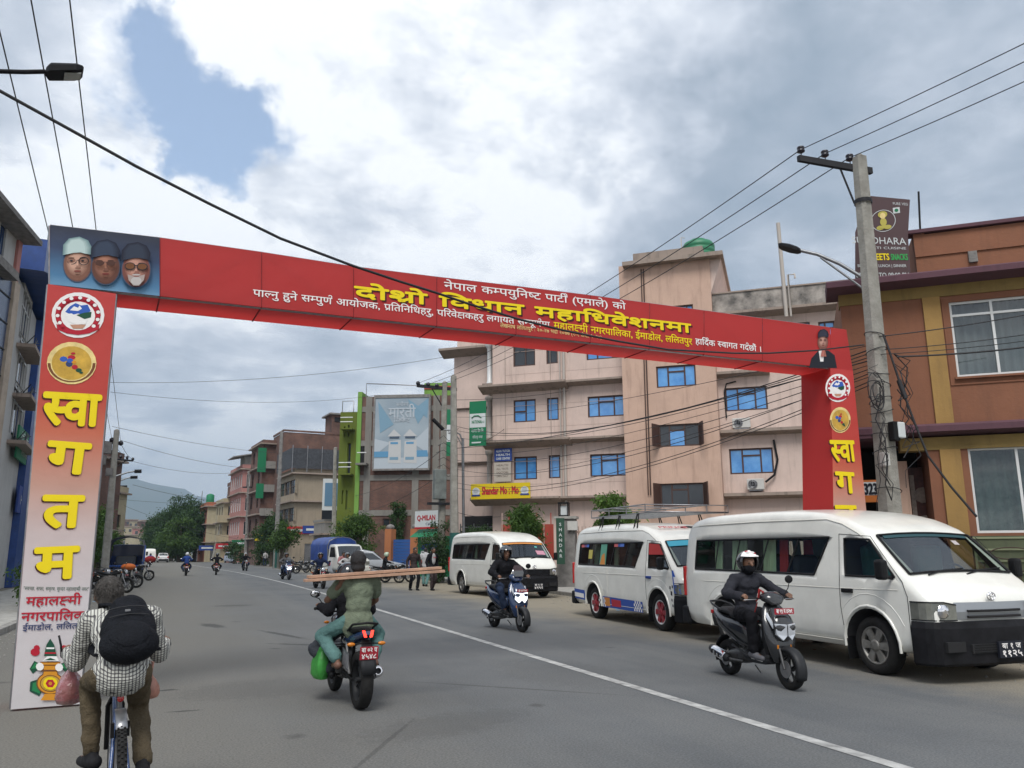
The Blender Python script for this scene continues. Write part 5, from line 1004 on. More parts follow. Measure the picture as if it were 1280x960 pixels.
class Shell:
    """vehicle shell lofted along y (front is -y); zt roof line, W half width, tap side lean"""
    def __init__(s, zt, W, tap, zb, rc=.12, crown=.03): s.zt, s.W, s.tap, s.zb, s.rc, s.crown = tabf(zt), tabf(W), tabf(tap), tabf(zb), rc, crown
    def rcy(s, y): return min(s.rc, (s.zt(y)-s.zb(y))*.3)
    def side(s, y, z): return s.W(y)*s.tap(z)
    def top(s, y, q):
        rc = s.rcy(y); z = s.zt(y); xs = s.side(y, z-rc)-rc; return (q*xs, z+s.crown*(1-q*q))
    def ring(s, y):
        zb, zt, rc = s.zb(y), s.zt(y), s.rcy(y); W = s.W(y); P = [(0, zb), (W*.8, zb)]
        for k in range(11): z = zb+.03+(zt-rc-zb-.03)*k/10; P.append((s.side(y, z)-(.03 if k == 0 else 0), z))
        xs = s.side(y, zt-rc)-rc
        for a in (22, 45, 67, 90): P.append((xs+rc*math.cos(R(a)), zt-rc+rc*math.sin(R(a))))
        for q in (.75, .5, .25): P.append((xs*q, zt+s.crown*(1-q*q)))
        P.append((0, zt+s.crown)); return [(x, y, z) for x, z in P]+[(-x, y, z) for x, z in P[1:-1]][::-1]
    def body(s, ys_, name, m, par):
        g = MB(); g.rings([s.ring(y) for y in ys_]); o = g.build(name, m, par); recalc(o); return o
    def spatch(s, sg, c4, n=6, m_=5, off=.006):
        """patch on side sg from 4 (y,z) corners: lower front, lower rear, upper rear, upper front"""
        g = MB(); A, B, C_, D = [Vector(q) for q in c4]; vs = []
        for j in range(m_+1):
            for i in range(n+1):
                p = A.lerp(B, i/n).lerp(D.lerp(C_, i/n), j/m_); vs.append((sg*(s.side(p.x, p.y)+off), p.x, p.y))
        return g.add(vs, [(j*(n+1)+i, j*(n+1)+i+1, (j+1)*(n+1)+i+1, (j+1)*(n+1)+i) for j in range(m_) for i in range(n)], True)
    def tpatch(s, y0, y1, q0=-.95, q1=.95, n=8, m_=6, off=.008, in0=0, in1=0):
        g = MB(); vs = []
        for j in range(m_+1):
            y = y0+(y1-y0)*j/m_; k_ = in0+(in1-in0)*j/m_
            for i in range(n+1): x, z = s.top(y, (q0+(q1-q0)*i/n)*(1-k_)); vs.append((x, y-off*.6, z+off*.6))
        return g.add(vs, [(j*(n+1)+i, j*(n+1)+i+1, (j+1)*(n+1)+i+1, (j+1)*(n+1)+i) for j in range(m_) for i in range(n)], True)
    def seam(s, sg, pts, r=.004, off=.001):
        P = []
        for a, b in zip(pts, pts[1:]):
            for k in range(6): t = k/6; y = a[0]+(b[0]-a[0])*t; z = a[1]+(b[1]-a[1])*t; P.append((sg*(s.side(y, z)+off), y, z))
        y, z = pts[-1]; P.append((sg*(s.side(y, z)+off), y, z)); return MB().tube(P, r, 5)
    def band(s, z0, z1, off, yend, prof=((0, 0), (1, .35), (1, .8), (0, 1)), th=.10):
        """strip wrapped round the nose from yend on one side to yend on the other"""
        y0 = s.y0; plan = []; ysx = [yend+(y0-yend)*k/8 for k in range(9)]
        for y in ysx: plan.append((s.W(y), y))
        w0 = s.W(y0)
        plan += [(w0*q, y0-.06*(1-q*q)) for q in (.7, .35, 0, -.35, -.7)]+[(-s.W(y), y) for y in ysx[::-1]]
        g = MB(); rs = []
        for i, (x, y) in enumerate(plan):
            a = Vector(plan[max(i-1, 0)]); b = Vector(plan[min(i+1, len(plan)-1)]); t = (b-a).normalized(); n = Vector((-t.y, t.x))
            if n.dot(Vector((x, y+1.5))) < 0: n = -n
            rs.append([(x+n.x*(off*p-0), y+n.y*off*p, z0+(z1-z0)*q) for p, q in prof]+[(x-n.x*th, y-n.y*th, z1), (x-n.x*th, y-n.y*th, z0)])
        g.rings(rs, smooth=False); return g
def wheel(par, x, y, r, w, sg, rimm, spokes=6, style='alloy', capm=None):
    g = MB(); c = (x, y, r); ax = (sg, 0, 0); h = w/2
    g.lathe([(r*.62, -h), (r*.9, -h), (r*.985, -h*.7), (r, -h*.4), (r, h*.4), (r*.985, h*.7), (r*.9, h), (r*.68, h*.98), (r*.64, h*.8)], c, ax, 32, caps=False); o = g.build('wheel', M['rubber'], par)
    g = MB(); g.lathe([(r*.64, -h*.6), (r*.66, h*.9), (r*.60, h*.86), (r*.58, h*.3)], c, ax, 28, caps=False); g.build('rim', rimm, o)
    g = MB(); g.lathe([(r*.6, h*.10), (r*.02, h*.12)], c, ax, 24, caps=True); g.build('brake_disc', M['concrete_dk'], o)
    g = MB(); X = Vector((sg, 0, 0))
    for k in range(spokes):
        a = 2*PI*k/spokes; d = Vector((0, math.cos(a), math.sin(a))); e = Vector((0, -math.sin(a), math.cos(a))); cc = Vector(c)
        w0, w1 = r*.10, r*.15
        P = [cc+d*(r*.12)+e*w0, cc+d*(r*.12)-e*w0, cc+d*(r*.62)-e*w1, cc+d*(r*.62)+e*w1]; P = [p+X*h*.55 for p in P]
        g.prism(P, X*(h*.3))
    g.lathe([(r*.2, h*.5), (r*.2, h*.92), (r*.12, h*.98), (.001, h*1.0)], c, ax, 18); g.build('spokes' if style else 'hub', capm or rimm, o); return o
def boxpart(par, name, m, *b, bev=0.0): return MB().bx(*b).build(name, m, par, bevel=bev)
M['lamp'] = mat('headlamp_glass', (.30, .31, .28), .1, .6, var=.25, vscale=9, coat=1); M['redlamp'] = mat('tail_lamp', (.40, .01, .01), .15, coat=.6); M['amber'] = mat('amber_lamp', (.5, .16, .01), .2)
M['curt'] = mat('pale_green_curtain', (.45, .58, .40), .9); M['curtr'] = mat('red_curtain', (.38, .03, .03), .9); M['seat'] = mat('seat_cloth', (.05, .055, .06), .9); M['teal'] = mat('teal_cloth', (.03, .11, .11), .9, bump=.4, bscale=20)
M['bumper'] = mat('faded_black_bumper', (.011, .011, .013), .6, spec=.15, var=.5, vscale=7); M['vglass'] = glass('van_glass', (.60, .66, .63), .02, .3); M['vglassd'] = glass('van_dark_glass', (.35, .40, .41), .02, .3)
M['dusty'] = mat('dusty_white_paint', (.62, .61, .55), .4, var=.12, vscale=3)
def van(name, label, loc, rz, opts):
    t = thing(name, label, 'van', loc, rz, 'white high roof vans parked along the right kerb')
    zt = [(-2.62, .86), (-2.59, .93), (-2.50, 1.03), (-2.38, 1.12), (-2.27, 1.19), (-1.74, 1.66), (-1.62, 1.75), (-1.3, 1.89), (-.9, 1.985), (-.4, 2.04), (.4, 2.07), (1.6, 2.07), (2.2, 2.05), (2.48, 1.99), (2.61, 1.88), (2.69, 1.6)]
    W = [(-2.62, .80), (-2.59, .84), (-2.52, .885), (-2.38, .92), (-2.1, .935), (-1.6, .94), (2.4, .94), (2.58, .92), (2.66, .89), (2.69, .86)]
    tap = [(0, .955), (.3, .985), (.55, 1.0), (1.05, 1.0), (1.12, .992), (1.7, .905), (1.9, .87), (2.1, .83)]
    zb = [(-2.62, .42), (-2.45, .34), (-2.0, .27), (2.4, .27), (2.69, .38)]
    S = Shell(zt, W, tap, zb, .13, .03); S.y0 = -2.62
    ys_ = [-2.62, -2.60, -2.56, -2.50, -2.44, -2.36, -2.27, -2.14, -2.0, -1.87, -1.74, -1.67, -1.6, -1.5, -1.4, -1.25, -1.1, -.95, -.8, -.6, -.2, .2, .7, 1.2, 1.7, 2.1, 2.35, 2.48, 2.56, 2.62, 2.66, 2.69]
    o = S.body(ys_, 'body', [M['vanwhite'], M['dark']], t)
    yf, yr = -1.70, 1.41
    for y in (yf, yr):
        c = MB(); c.lathe([(.425, -1.2), (.425, -.62)], (0, y, .36), (1, 0, 0), 28, mi=0); boolean(o, c, M['dark'])
        c = MB(); c.lathe([(.425, .62), (.425, 1.2)], (0, y, .36), (1, 0, 0), 28, mi=0); boolean(o, c, M['dark'])
    sw = [(-.74, 1.17), (2.28, 1.19), (2.28, 1.66), (-1.02, 1.66)]       # long side window
    cw = [(-2.16, 1.17), (-1.34, 1.17), (-1.30, 1.64), (-1.74, 1.62)]      # cab window
    for w in (sw, cw):
        c = MB(); c.prism([(-1.3, y, z) for y, z in w], (2.6, 0, 0)); boolean(o, c, M['dark'])
    c = MB(); c.prism([(-.70, -2.235, 1.02), (-.70, -2.235, 1.4), (-.70, -1.78, 1.9), (-.70, -1.72, 1.55), (-.70, -1.72, 1.05)], (1.40, 0, 0)); boolean(o, c, M['dark'])
    for sg in (-1, 1):
        bounds = opts.get('panes', (0, .19, .40, .62, .80, 1))
        for a, b in zip(bounds, bounds[1:]):
            A, B, C_, D = [Vector(q) for q in sw]
            S.spatch(sg, [tuple(A.lerp(B, a)), tuple(A.lerp(B, b)), tuple(D.lerp(C_, b)), tuple(D.lerp(C_, a))], 4, 4, -.004).build('side_window', opts.get('glass', M['vglass']), t)
            if a > 0: q = A.lerp(B, a); r_ = D.lerp(C_, a); S.spatch(sg, [(q.x-.02, q.y), (q.x+.02, q.y), (r_.x+.02, r_.y), (r_.x-.02, r_.y)], 1, 4, .002).build('window_divider', M['black'], t)
        S.spatch(sg, cw, 4, 4, -.004).build('cab_window', M['vglass'], t)
        def rim(pts, r): 
            P = []
            for a, b in zip(pts, pts[1:]+pts[:1]):
                for k in range(5): y = a[0]+(b[0]-a[0])*k/5; z = a[1]+(b[1]-a[1])*k/5; P.append((sg*(S.side(y, z)+.001), y, z))
            P.append(P[0]); return MB().tube(P, r, 6)
        rim(sw, .016).build('window_rubber', M['black'], t); rim(cw, .014).build('window_rubber', M['black'], t)
        S.seam(sg, [(-1.20, 1.70), (-1.23, 1.1), (-1.22, .8), (-1.25, .55)]).build('door_seam', M['black'], t); S.seam(sg, [(-2.27, 1.12), (-2.33, .95), (-2.33, .42)]).build('door_seam', M['black'], t); S.seam(sg, [(-2.27, 1.12), (-1.76, 1.66), (-1.20, 1.70)]).build('door_seam', M['black'], t)
        S.seam(sg, [(-2.2, 1.02), (-1.2, 1.01), (2.6, 1.0)], .007, -.003).build('waist_crease', M['dusty'], t); S.seam(sg, [(-1.2, .36), (.9, .36)], .006).build('sill_seam', M['dusty'], t)
        if sg < 0: S.seam(sg, [(.62, 1.2), (.62, .36)]).build('door_seam', M['dusty'], t)
        for y in (yf, yr):
            P = []
            for k in range(13): a = R(-8+196*k/12); yy = y+.455*math.cos(a); z_ = .36+.455*math.sin(a); P.append((sg*(S.side(yy, max(z_, .3))+.002), yy, max(z_, .3)))
            MB().tube(P, .018, 6).build('arch_lip', M['vanwhite'], t)
            P = []
            for k in range(11): a = R(25+130*k/10); yy = y+.60*math.cos(a); z_ = .36+.60*math.sin(a); P.append((sg*(S.side(yy, z_)-.004), yy, z_))
            MB().tube(P, .008, 6).build('arch_crease', M['vanwhite'], t)
        h = MB(); h.box((sg*(S.side(-1.36, .98)+.012), -1.37, .985), (.03, .20, .055)); h.build('door_handle', opts.get('handle', M['black']), t, bevel=.012)
        P = []
        for y, z in ((-1.72, 1.60), (-1.55, 1.70), (-1.25, 1.83), (-.95, 1.90), (.6, 1.92), (2.2, 1.91), (2.5, 1.88)): P.append((sg*(S.side(y, z)+.002 if z < S.zt(y)-.1 else S.side(y, S.zt(y)-.12)-.01), y, z))
        MB().tube(P, .010, 6).build('roof_gutter', M['dusty'], t)
        m_ = MB(); mx_ = sg*1.075; m_.box((mx_, -2.12, 1.26), (.11, .14, .24)); m_.build('side_mirror', M['black'], t, bevel=.035); m_ = MB(); m_.tube([(sg*.92, -2.12, 1.16), (mx_, -2.12, 1.19)], .022, 6).build('mirror_arm', M['black'], t)
        g = MB(); vs = []
        pts = [(-2.50, .72), (-2.50, .93)]
        P0 = [(sg*(S.W(y)+.008), y) for y in (-2.36, -2.46, -2.54, -2.59)]+[(sg*.72, -2.645), (sg*.56, -2.66)]
        for x, y in P0: vs += [(x, y, .70), (x, y, .90 if abs(x) > .6 else .87)]
        g.add(vs, [(2*i, 2*i+2, 2*i+3, 2*i+1) for i in range(len(P0)-1)], False); hl = g.build('headlight', M['lamp'], t)
        g = MB(); g.lathe([(.085, 0), (.07, .02), (.02, .03)], (sg*.72, -2.63, .80), (0, -1, 0), 16); g.build('reflector', M['chrome'], hl)
        g = MB(); g.tube([(x, y, .70) for x, y in P0], .008, 5).tube([(x, y, .90 if abs(x) > .6 else .87) for x, y in P0], .008, 5); g.build('lamp_rim', M['bumper'], hl)
        tl = MB(); tl.box((sg*.895, 2.655, .98), (.075, .06, .5)); tl.build('tail_light', M['redlamp'], t, bevel=.02)
        boxpart(t, 'mud_flap', M['black'], sg*.92, sg*.72, yf+.42, yf+.44, .14, .42)
    ws = S.tpatch(-2.26, -1.74, -1.0, 1.0, 10, 6, .012).build('windshield', M['vglass'], t)
    g = MB()
    for q in (-1.0, 1.0): g.tube([(S.top(y, q)[0], y-.012, S.top(y, q)[1]+.012) for y in (-2.26, -2.1, -1.9, -1.74)], .016, 6)
    for y in (-2.26, -1.74): g.tube([(S.top(y, q)[0], y-.014, S.top(y, q)[1]+.014) for q in (-1, -.6, -.2, .2, .6, 1)], .014, 6)
    g.build('windshield_rubber', M['black'], ws)
    for x0, x1 in ((-.55, -.05), (.05, .55)):
        g = MB(); g.tube([(x0, -2.31, 1.20), ((x0+x1)/2, -2.27, 1.245), (x1+.1, -2.25, 1.265)], .010, 5); g.build('wiper', M['black'], t)
    S.band(.20, .685, .035, -2.36, ((0, 0), (.9, .06), (1.1, .5), (1.0, .85), (.3, 1)), .12).build('front_bumper', M['bumper'], t)
    for x0, x1, z0, z1 in ((-.45, .45, .34, .44), (-.78, -.52, .36, .47), (.52, .78, .36, .47)): boxpart(t, 'bumper_inlet', M['dark'], x0, x1, -2.725 if abs(x0+x1) < .1 else -2.70, -2.63, z0, z1)
    g = MB()
    for k in range(4): g.bx(-.42, .42, -2.73, -2.70, .35+.026*k, .358+.026*k)
    g.build('inlet_bars', M['black'], t)
    if opts.get('grille', 'light') == 'light':
        g = MB(); P = [(x, -2.668+.05*(x/.55)**2) for x in (-.55, -.4, -.2, 0, .2, .4, .55)]; vs = []
        for x, y in P: vs += [(x, y, .705), (x, y-.015, .79), (x, y, .895)]
        g.add(vs, [(3*i+j, 3*i+3+j, 3*i+4+j, 3*i+1+j) for i in range(len(P)-1) for j in (0, 1)]); g.build('grille', mat('grille_grey', (.30, .32, .34), .4, .5), t)
        for z in (.735, .80): g = MB(); P2 = [(x, y-.02, z) for x, y in P[1:-1]]; g.tube(P2, .018, 4); g.build('grille_slot', M['dark'], t)
    else:
        boxpart(t, 'grille', M['bumper'], -.55, .55, -2.675, -2.59, .69, .88)
    g = MB(); X = Vector((1, 0, 0)); Z = Vector((0, 0, 1))
    for c_, a, b in (((0, -2.62, .955), .062, .043), ((0, -2.625, .955), .024, .040), ((0, -2.625, .972), .040, .016)): g.tube([(c_[0]+a*math.cos(q), c_[1]-.03, c_[2]+b*math.sin(q)) for q in [2*PI*i/20 for i in range(21)]], .0075, 5)
    g.build('maker_badge', M['chrome'], t)
    pl_ = boxpart(t, 'number_plate', P_['blk'], -.09, .27, -2.755, -2.725, .28, .46)
    text_mb([(opts['plate'][0], (.09, -2.759, .385), (1, 0, 0), (0, 0, 1), .085, 1.2, .02, 'c'), (opts['plate'][1], (.09, -2.759, .30), (1, 0, 0), (0, 0, 1), .095, 1.5, .03, 'c')]).build('plate_lettering', P_['wh'], pl_)
    boxpart(t, 'rear_bumper', M['bumper'], -.93, .93, 2.55, 2.78, .26, .56, bev=.04)
    for x in (-.42, .42): boxpart(t, 'front_seat', opts.get('seatm', M['seat']), x-.23, x+.23, -1.42, -1.30, .95, 1.55, bev=.05)
    for k in range(4):
        for x in (-.5, .0, .5): boxpart(t, 'seat_back', M['seat'], x-.2, x+.2, -.1+k*.62, .02+k*.62, 1.0, 1.42, bev=.05)
    boxpart(t, 'dashboard', M['black'], -.68, .68, -2.20, -2.0, 1.03, 1.13, bev=.03); g = MB(); g.tube([(.38+.17*math.cos(q), -1.86+.05*math.sin(q), 1.17+.14*math.sin(q)) for q in [2*PI*i/18 for i in range(19)]], .015, 6); g.build('steering_wheel', M['black'], t)
    for y0, y1, mm, ph in opts.get('curtains', ()):
        for sg in (-1, 1):
            g = MB(); P = []; n = 26
            for k in range(n+1): y = y0+(y1-y0)*k/n; xx = sg*(.80+.018*math.sin(k*1.7+ph)); P += [(xx, y, 1.15), (xx*.955, y, 1.66)]
            g.add(P, [(2*k, 2*k+2, 2*k+3, 2*k+1) for k in range(n)], True); g.build('curtain', M[mm], t)
    for sg in (-1, 1):
        for y in (yf, yr): wheel(t, sg*.80, y, .345, .20, sg, opts['rim'], opts.get('spokes', 6), capm=opts.get('capm'))
    boxpart(t, 'axle', M['dark'], -.7, .7, yf-.06, yf+.06, .28, .40); boxpart(t, 'axle', M['dark'], -.7, .7, yr-.06, yr+.06, .28, .40)
    return t, S
M['rimg'] = mat('grey_alloy', (.26, .25, .23), .5, .6, var=.3, vscale=10); M['rimw'] = mat('white_rim', (.6, .6, .6), .4); M['rimr'] = mat('red_rim', (.24, .015, .025), .35)
v1, S1 = van('van', 'large plain white high roof van in front, its nose cut by the right edge', (8.88, 9.58, 0), R(-2.7),
             dict(rim=M['rimg'], spokes=6, plate=('बा १ ज', '११२५'), seatm=M['teal'], curtains=((-.05, .14, 'curtr', 1), (.25, .55, 'curt', 0), (.95, 1.35, 'curt', 2), (1.65, 1.85, 'curt', 3))))
v2, S2 = van('van', 'white van with roof rack, red wheels and blue chequered sill stripe', (9.44, 15.31, 0), R(-4),
             dict(rim=M['rimw'], capm=M['rimr'], spokes=6, plate=('बा १ ज', '१०२५'), handle=M['sblue'], glass=M['vglassd'], curtains=((.3, .5, 'curt', 1), (1.3, 1.6, 'curt', 2))))
v3, S3 = van('van', 'farthest white van with dark front end and an orange strip over its windscreen', (10.25, 27.1, 0), R(4),
             dict(rim=M['rimg'], spokes=5, plate=('बा १ ज', '४१९१'), grille='dark', glass=M['vglassd'], curtains=((.2, .4, 'curt', 1),)))
g = MB(); g.capsule((-.42, -1.38, 1.1), (-.42, -1.36, 1.50), .22, .13, 12); g.build('seat_cover', M['teal'], v1)
bl = flat('sticker_blue', (.03, .08, .34)); ora = flat('sticker_orange', (.55, .22, .05))
S2.spatch(-1, [(-1.05, .29), (.88, .29), (.88, .52), (-1.05, .50)], 10, 2, .004).build('sill_sticker', bl, v2); S2.spatch(-1, [(-.05, .33), (.42, .33), (.42, .48), (-.05, .47)], 3, 2, .007).build('sill_sticker_red', flat('sticker_red', (.4, .03, .05)), v2)
S2.spatch(-1, [(.5, .32), (.78, .32), (.78, .5), (.5, .5)], 3, 2, .007).build('sill_sticker_picture', ora, v2)
g = MB()
for i in range(7):
    for j in range(4):
        if (i+j) % 2 == 0:
            for y0 in (-1.02, .74): s_ = S2.spatch(-1, [(y0+.05*i, .30+.05*j), (y0+.05*i+.05, .30+.05*j), (y0+.05*i+.05, .35+.05*j), (y0+.05*i, .35+.05*j)], 1, 1, .009); k = len(g.v); g.v += s_.v; g.f += [[q+k for q in f] for f in s_.f]; g.sm += s_.sm; g.mi += s_.mi
tag(g.build('chequer_sticker', P_['wh'], v2), kind='stuff')
S2.spatch(-1, [(1.86, .38), (2.60, .40), (2.60, .62), (1.90, .60)], 5, 2, .004).build('corner_sticker', bl, v2); S2.spatch(-1, [(1.95, .42), (2.55, .44), (2.55, .54), (1.95, .52)], 5, 2, .008).build('corner_sticker_field', P_['wh'], v2)
S2.spatch(-1, [(-2.58, .72), (-2.34, .72), (-2.28, 1.13), (-2.32, 1.14)], 5, 6, .006).build('nose_sticker', flat('sticker_azure', (.02, .10, .45)), v2); S2.spatch(-1, [(-2.48, .88), (-2.36, .88), (-2.34, 1.02), (-2.42, 1.02)], 3, 3, .010).build('nose_sticker_letters', P_['wh'], v2)
S2.spatch(-1, [(-1.95, 1.42), (-1.33, 1.42), (-1.30, 1.64), (-1.74, 1.62)], 5, 3, .012).build('window_visor', M['curtr'], v2)
for y0, mm in ((1.9, 'red'), (1.75, 'blue'), (.05, 'red'), (-.15, 'blue')): S2.spatch(-1, [(y0, 1.58), (y0+.3, 1.58), (y0+.3, 1.655), (y0, 1.655)], 3, 1, .004).build('window_strip', flat('strip_'+mm, (.5, .12, .12) if mm == 'red' else (.08, .16, .5)), v2)
S2.spatch(-1, [(.72, 1.19), (1.05, 1.19), (1.05, 1.64), (.72, 1.64)], 3, 3, .003).build('poster', flat('poster_teal', (.10, .30, .22)), v2); S2.spatch(-1, [(.74, 1.20), (1.02, 1.20), (.95, 1.4), (.82, 1.45)], 3, 3, .006).build('poster_figure', ora, v2); S2.spatch(-1, [(1.5, 1.32), (1.72, 1.32), (1.72, 1.52), (1.5, 1.52)], 2, 2, .003).build('poster', flat('poster_yellow', (.45, .40, .10)), v2)
for y, z, r_ in ((-2.20, .82, .022), (-2.28, .84, .02), (-2.24, .72, .03), (-2.25, .60, .018), (-2.27, .50, .018)): S2.spatch(-1, [(y-r_, z-r_*1.6), (y+r_, z-r_), (y+r_*.8, z+r_*1.5), (y-r_, z+r_)], 2, 2, .004).build('door_sticker', P_['blk'], v2)
S2.tpatch(-1.86, -1.745, -.98, .98, 8, 2, .03).build('windshield_strip', flat('strip_azure', (.05, .30, .42)), v2)
g = MB()
for k, (a, b) in enumerate((((-.1, -1.20), (.1, -1.12)), ((.1, -1.12), (.35, -1.22)), ((.05, -1.2), (.2, -1.28)), ((.2, -1.28), (.45, -1.18)), ((.3, -1.1), (.5, -1.16)))): g.tube([(a[0], a[1]-.02, S2.zt(a[1])+.045), ((a[0]+b[0])/2, (a[1]+b[1])/2-.03, S2.zt((a[1]+b[1])/2)+.045), (b[0], b[1]-.02, S2.zt(b[1])+.045)], .012, 5)
g.build('roof_drawing', P_['blk'], v2)
v_ = Vector((0, -(S2.zt(-1.0)-S2.zt(-1.3)), .0)); text_mb([('PRINCE', (-.30, -1.30, S2.zt(-1.30)+.05), (1, 0, 0), (0, .93, .37), .14, 1.4, .03, 'c')]).build('roof_lettering', P_['pred'], v2)
g = MB()
zr = 2.26
for x in (-.72, .72): g.tube([(x, -.9, zr), (x, 1.9, zr)], .014, 6).tube([(x, -.9, zr+.17), (x, 1.9, zr+.17)], .014, 6)
for y in (-.9, 0, .9, 1.9): g.tube([(-.72, y, zr+.17), (.72, y, zr+.17)], .012, 6).tube([(-.72, y, zr), (.72, y, zr)], .014, 6); g.tube([(-.72, y, zr), (-.72, y, zr+.17)], .012, 6).tube([(.72, y, zr), (.72, y, zr+.17)], .012, 6)
for k in range(12): g.tube([(-.66+.12*k, -.9, zr-.005), (-.66+.12*k, 1.9, zr-.005)], .007, 5)
g.tube([(-.72, -.9, zr), (-.72, -1.7, zr-.02), (.72, -1.7, zr-.02), (.72, -.9, zr)], .016, 6).tube([(-.72, -1.7, zr-.02), (-.72, -1.7, zr+.12), (.72, -1.7, zr+.12), (.72, -1.7, zr-.02)], .010, 6)
g.build('roof_rack', M['steel'], v2)
g = MB()
for y in (-.6, .3, 1.2):
    for x in (-.8, .8): g.tube([(x, y-.06, 1.95), (x*.9, y, zr)], .014, 6).tube([(x, y+.1, 1.95), (x*.9, y+.06, zr)], .014, 6)
g.build('rack_feet', M['black'], v2)
v3.scale = (1, 1, 1.05); S3.tpatch(-1.80, -1.745, -.98, .98, 8, 2, .03).build('windshield_strip', ora, v3); S3.tpatch(-2.16, -2.02, .45, .85, 4, 3, .018).build('windshield_paper', flat('paper_pink', (.5, .25, .32)), v3); S3.tpatch(-1.92, -1.87, .50, .62, 2, 2, .02).build('windshield_paper', flat('paper_teal', (.1, .4, .35)), v3)
S1.tpatch(-1.90, -1.84, .45, .56, 2, 2, .02).build('windshield_paper', flat('paper_pale', (.4, .36, .36)), v1)
S1.tpatch(-1.79, -1.75, -.9, .9, 8, 1, .02).build('windshield_tint', flat('tint_green', (.02, .06, .07)), v1)
def farcar(name, lab, loc, rz, kind, col, group='cars on the far part of the road'):
    t = thing(name, lab, 'car', loc, rz, group); m = mat(name+'_paint', col, .3, coat=.5) if name+'_paint' not in bpy.data.materials else bpy.data.materials[name+'_paint']
    if kind == 'hatch': zt = [(-1.9, .62), (-1.8, .78), (-1.1, .92), (-.85, .98), (-.25, 1.42), (.2, 1.5), (1.2, 1.46), (1.7, 1.05), (1.9, .85)]; H = ((-.82, -.27), (1.25, 1.68)); sw = [(-.75, .98), (1.45, 1.0), (1.15, 1.36), (-.25, 1.34)]
    else: zt = [(-2.3, .6), (-2.2, .78), (-1.3, .98), (-1.0, 1.02), (-.4, 1.5), (.2, 1.62), (1.7, 1.58), (2.1, 1.1), (2.2, .9)]; H = ((-.98, -.42), (1.75, 2.08)); sw = [(-.9, 1.05), (1.8, 1.07), (1.6, 1.45), (-.35, 1.42)]
    y0, y1 = zt[0][0], zt[-1][0]; W = [(y0, .66), (y0+.15, .78), (y0+.5, .83), (y1-.4, .83), (y1, .74)]; tap = [(0, .95), (.4, 1), (.85, 1), (1.5, .78)]
    S = Shell(zt, W, tap, [(y0, .32), (y0+.4, .2), (y1-.3, .2), (y1, .34)], .10, .02); S.y0 = y0
    ys_ = sorted({round(y0+(y1-y0)*k/16, 3) for k in range(17)} | {q[0] for q in zt}); S.body(ys_, 'body', m, t)
    S.tpatch(*H[0], off=.01).build('windshield', M['glassd'], t); S.tpatch(*H[1], off=.0).build('rear_window', M['glassd'], t)
    vv = t.children[-1]
    for q in vv.data.vertices: q.co.y += .012; q.co.z += .012
    for sg in (-1, 1):
        S.spatch(sg, sw).build('side_window', M['glassd'], t)
        boxpart(t, 'headlight', M['lamp'], sg*.74, sg*.48, y0-.03, y0+.2, .62, .74, bev=.02); boxpart(t, 'tail_light', M['redlamp'], sg*.78, sg*.58, y1-.14, y1+.02, .72, .95, bev=.02)
        for y in (y0+.8, y1-.75): wheel(t, sg*.72, y, .30, .18, sg, M['rimg'], 5)
    boxpart(t, 'front_bumper', M['bumper'], -.7, .7, y0-.05, y0+.1, .25, .45, bev=.03); boxpart(t, 'rear_bumper', M['bumper'], -.72, .72, y1-.1, y1+.05, .28, .55, bev=.03); boxpart(t, 'number_plate', P_['wh'], -.22, .22, y1+.04, y1+.06, .55, .68)
    return t
def gl(px, py): g_ = G(px, py); return (g_.x, g_.y, 0)
farcar('hatchback', 'small white hatchback seen from behind beside the blue truck', gl(203, 703), R(184), 'hatch', (.6, .61, .6))
farcar('silver_car', 'silver car coming towards the camera by the blue canopied truck', gl(291, 703.5), R(14), 'suv', (.34, .38, .46))
farcar('grey_car', 'dark windowed grey car parked by the bush behind the motorcycles', gl(458, 722), R(75), 'suv', (.30, .32, .35), 'cars on the far part of the road')
farcar('pale_car', 'pale car far off in front of the orange house', gl(262, 698.3), R(10), 'suv', (.5, .5, .48))
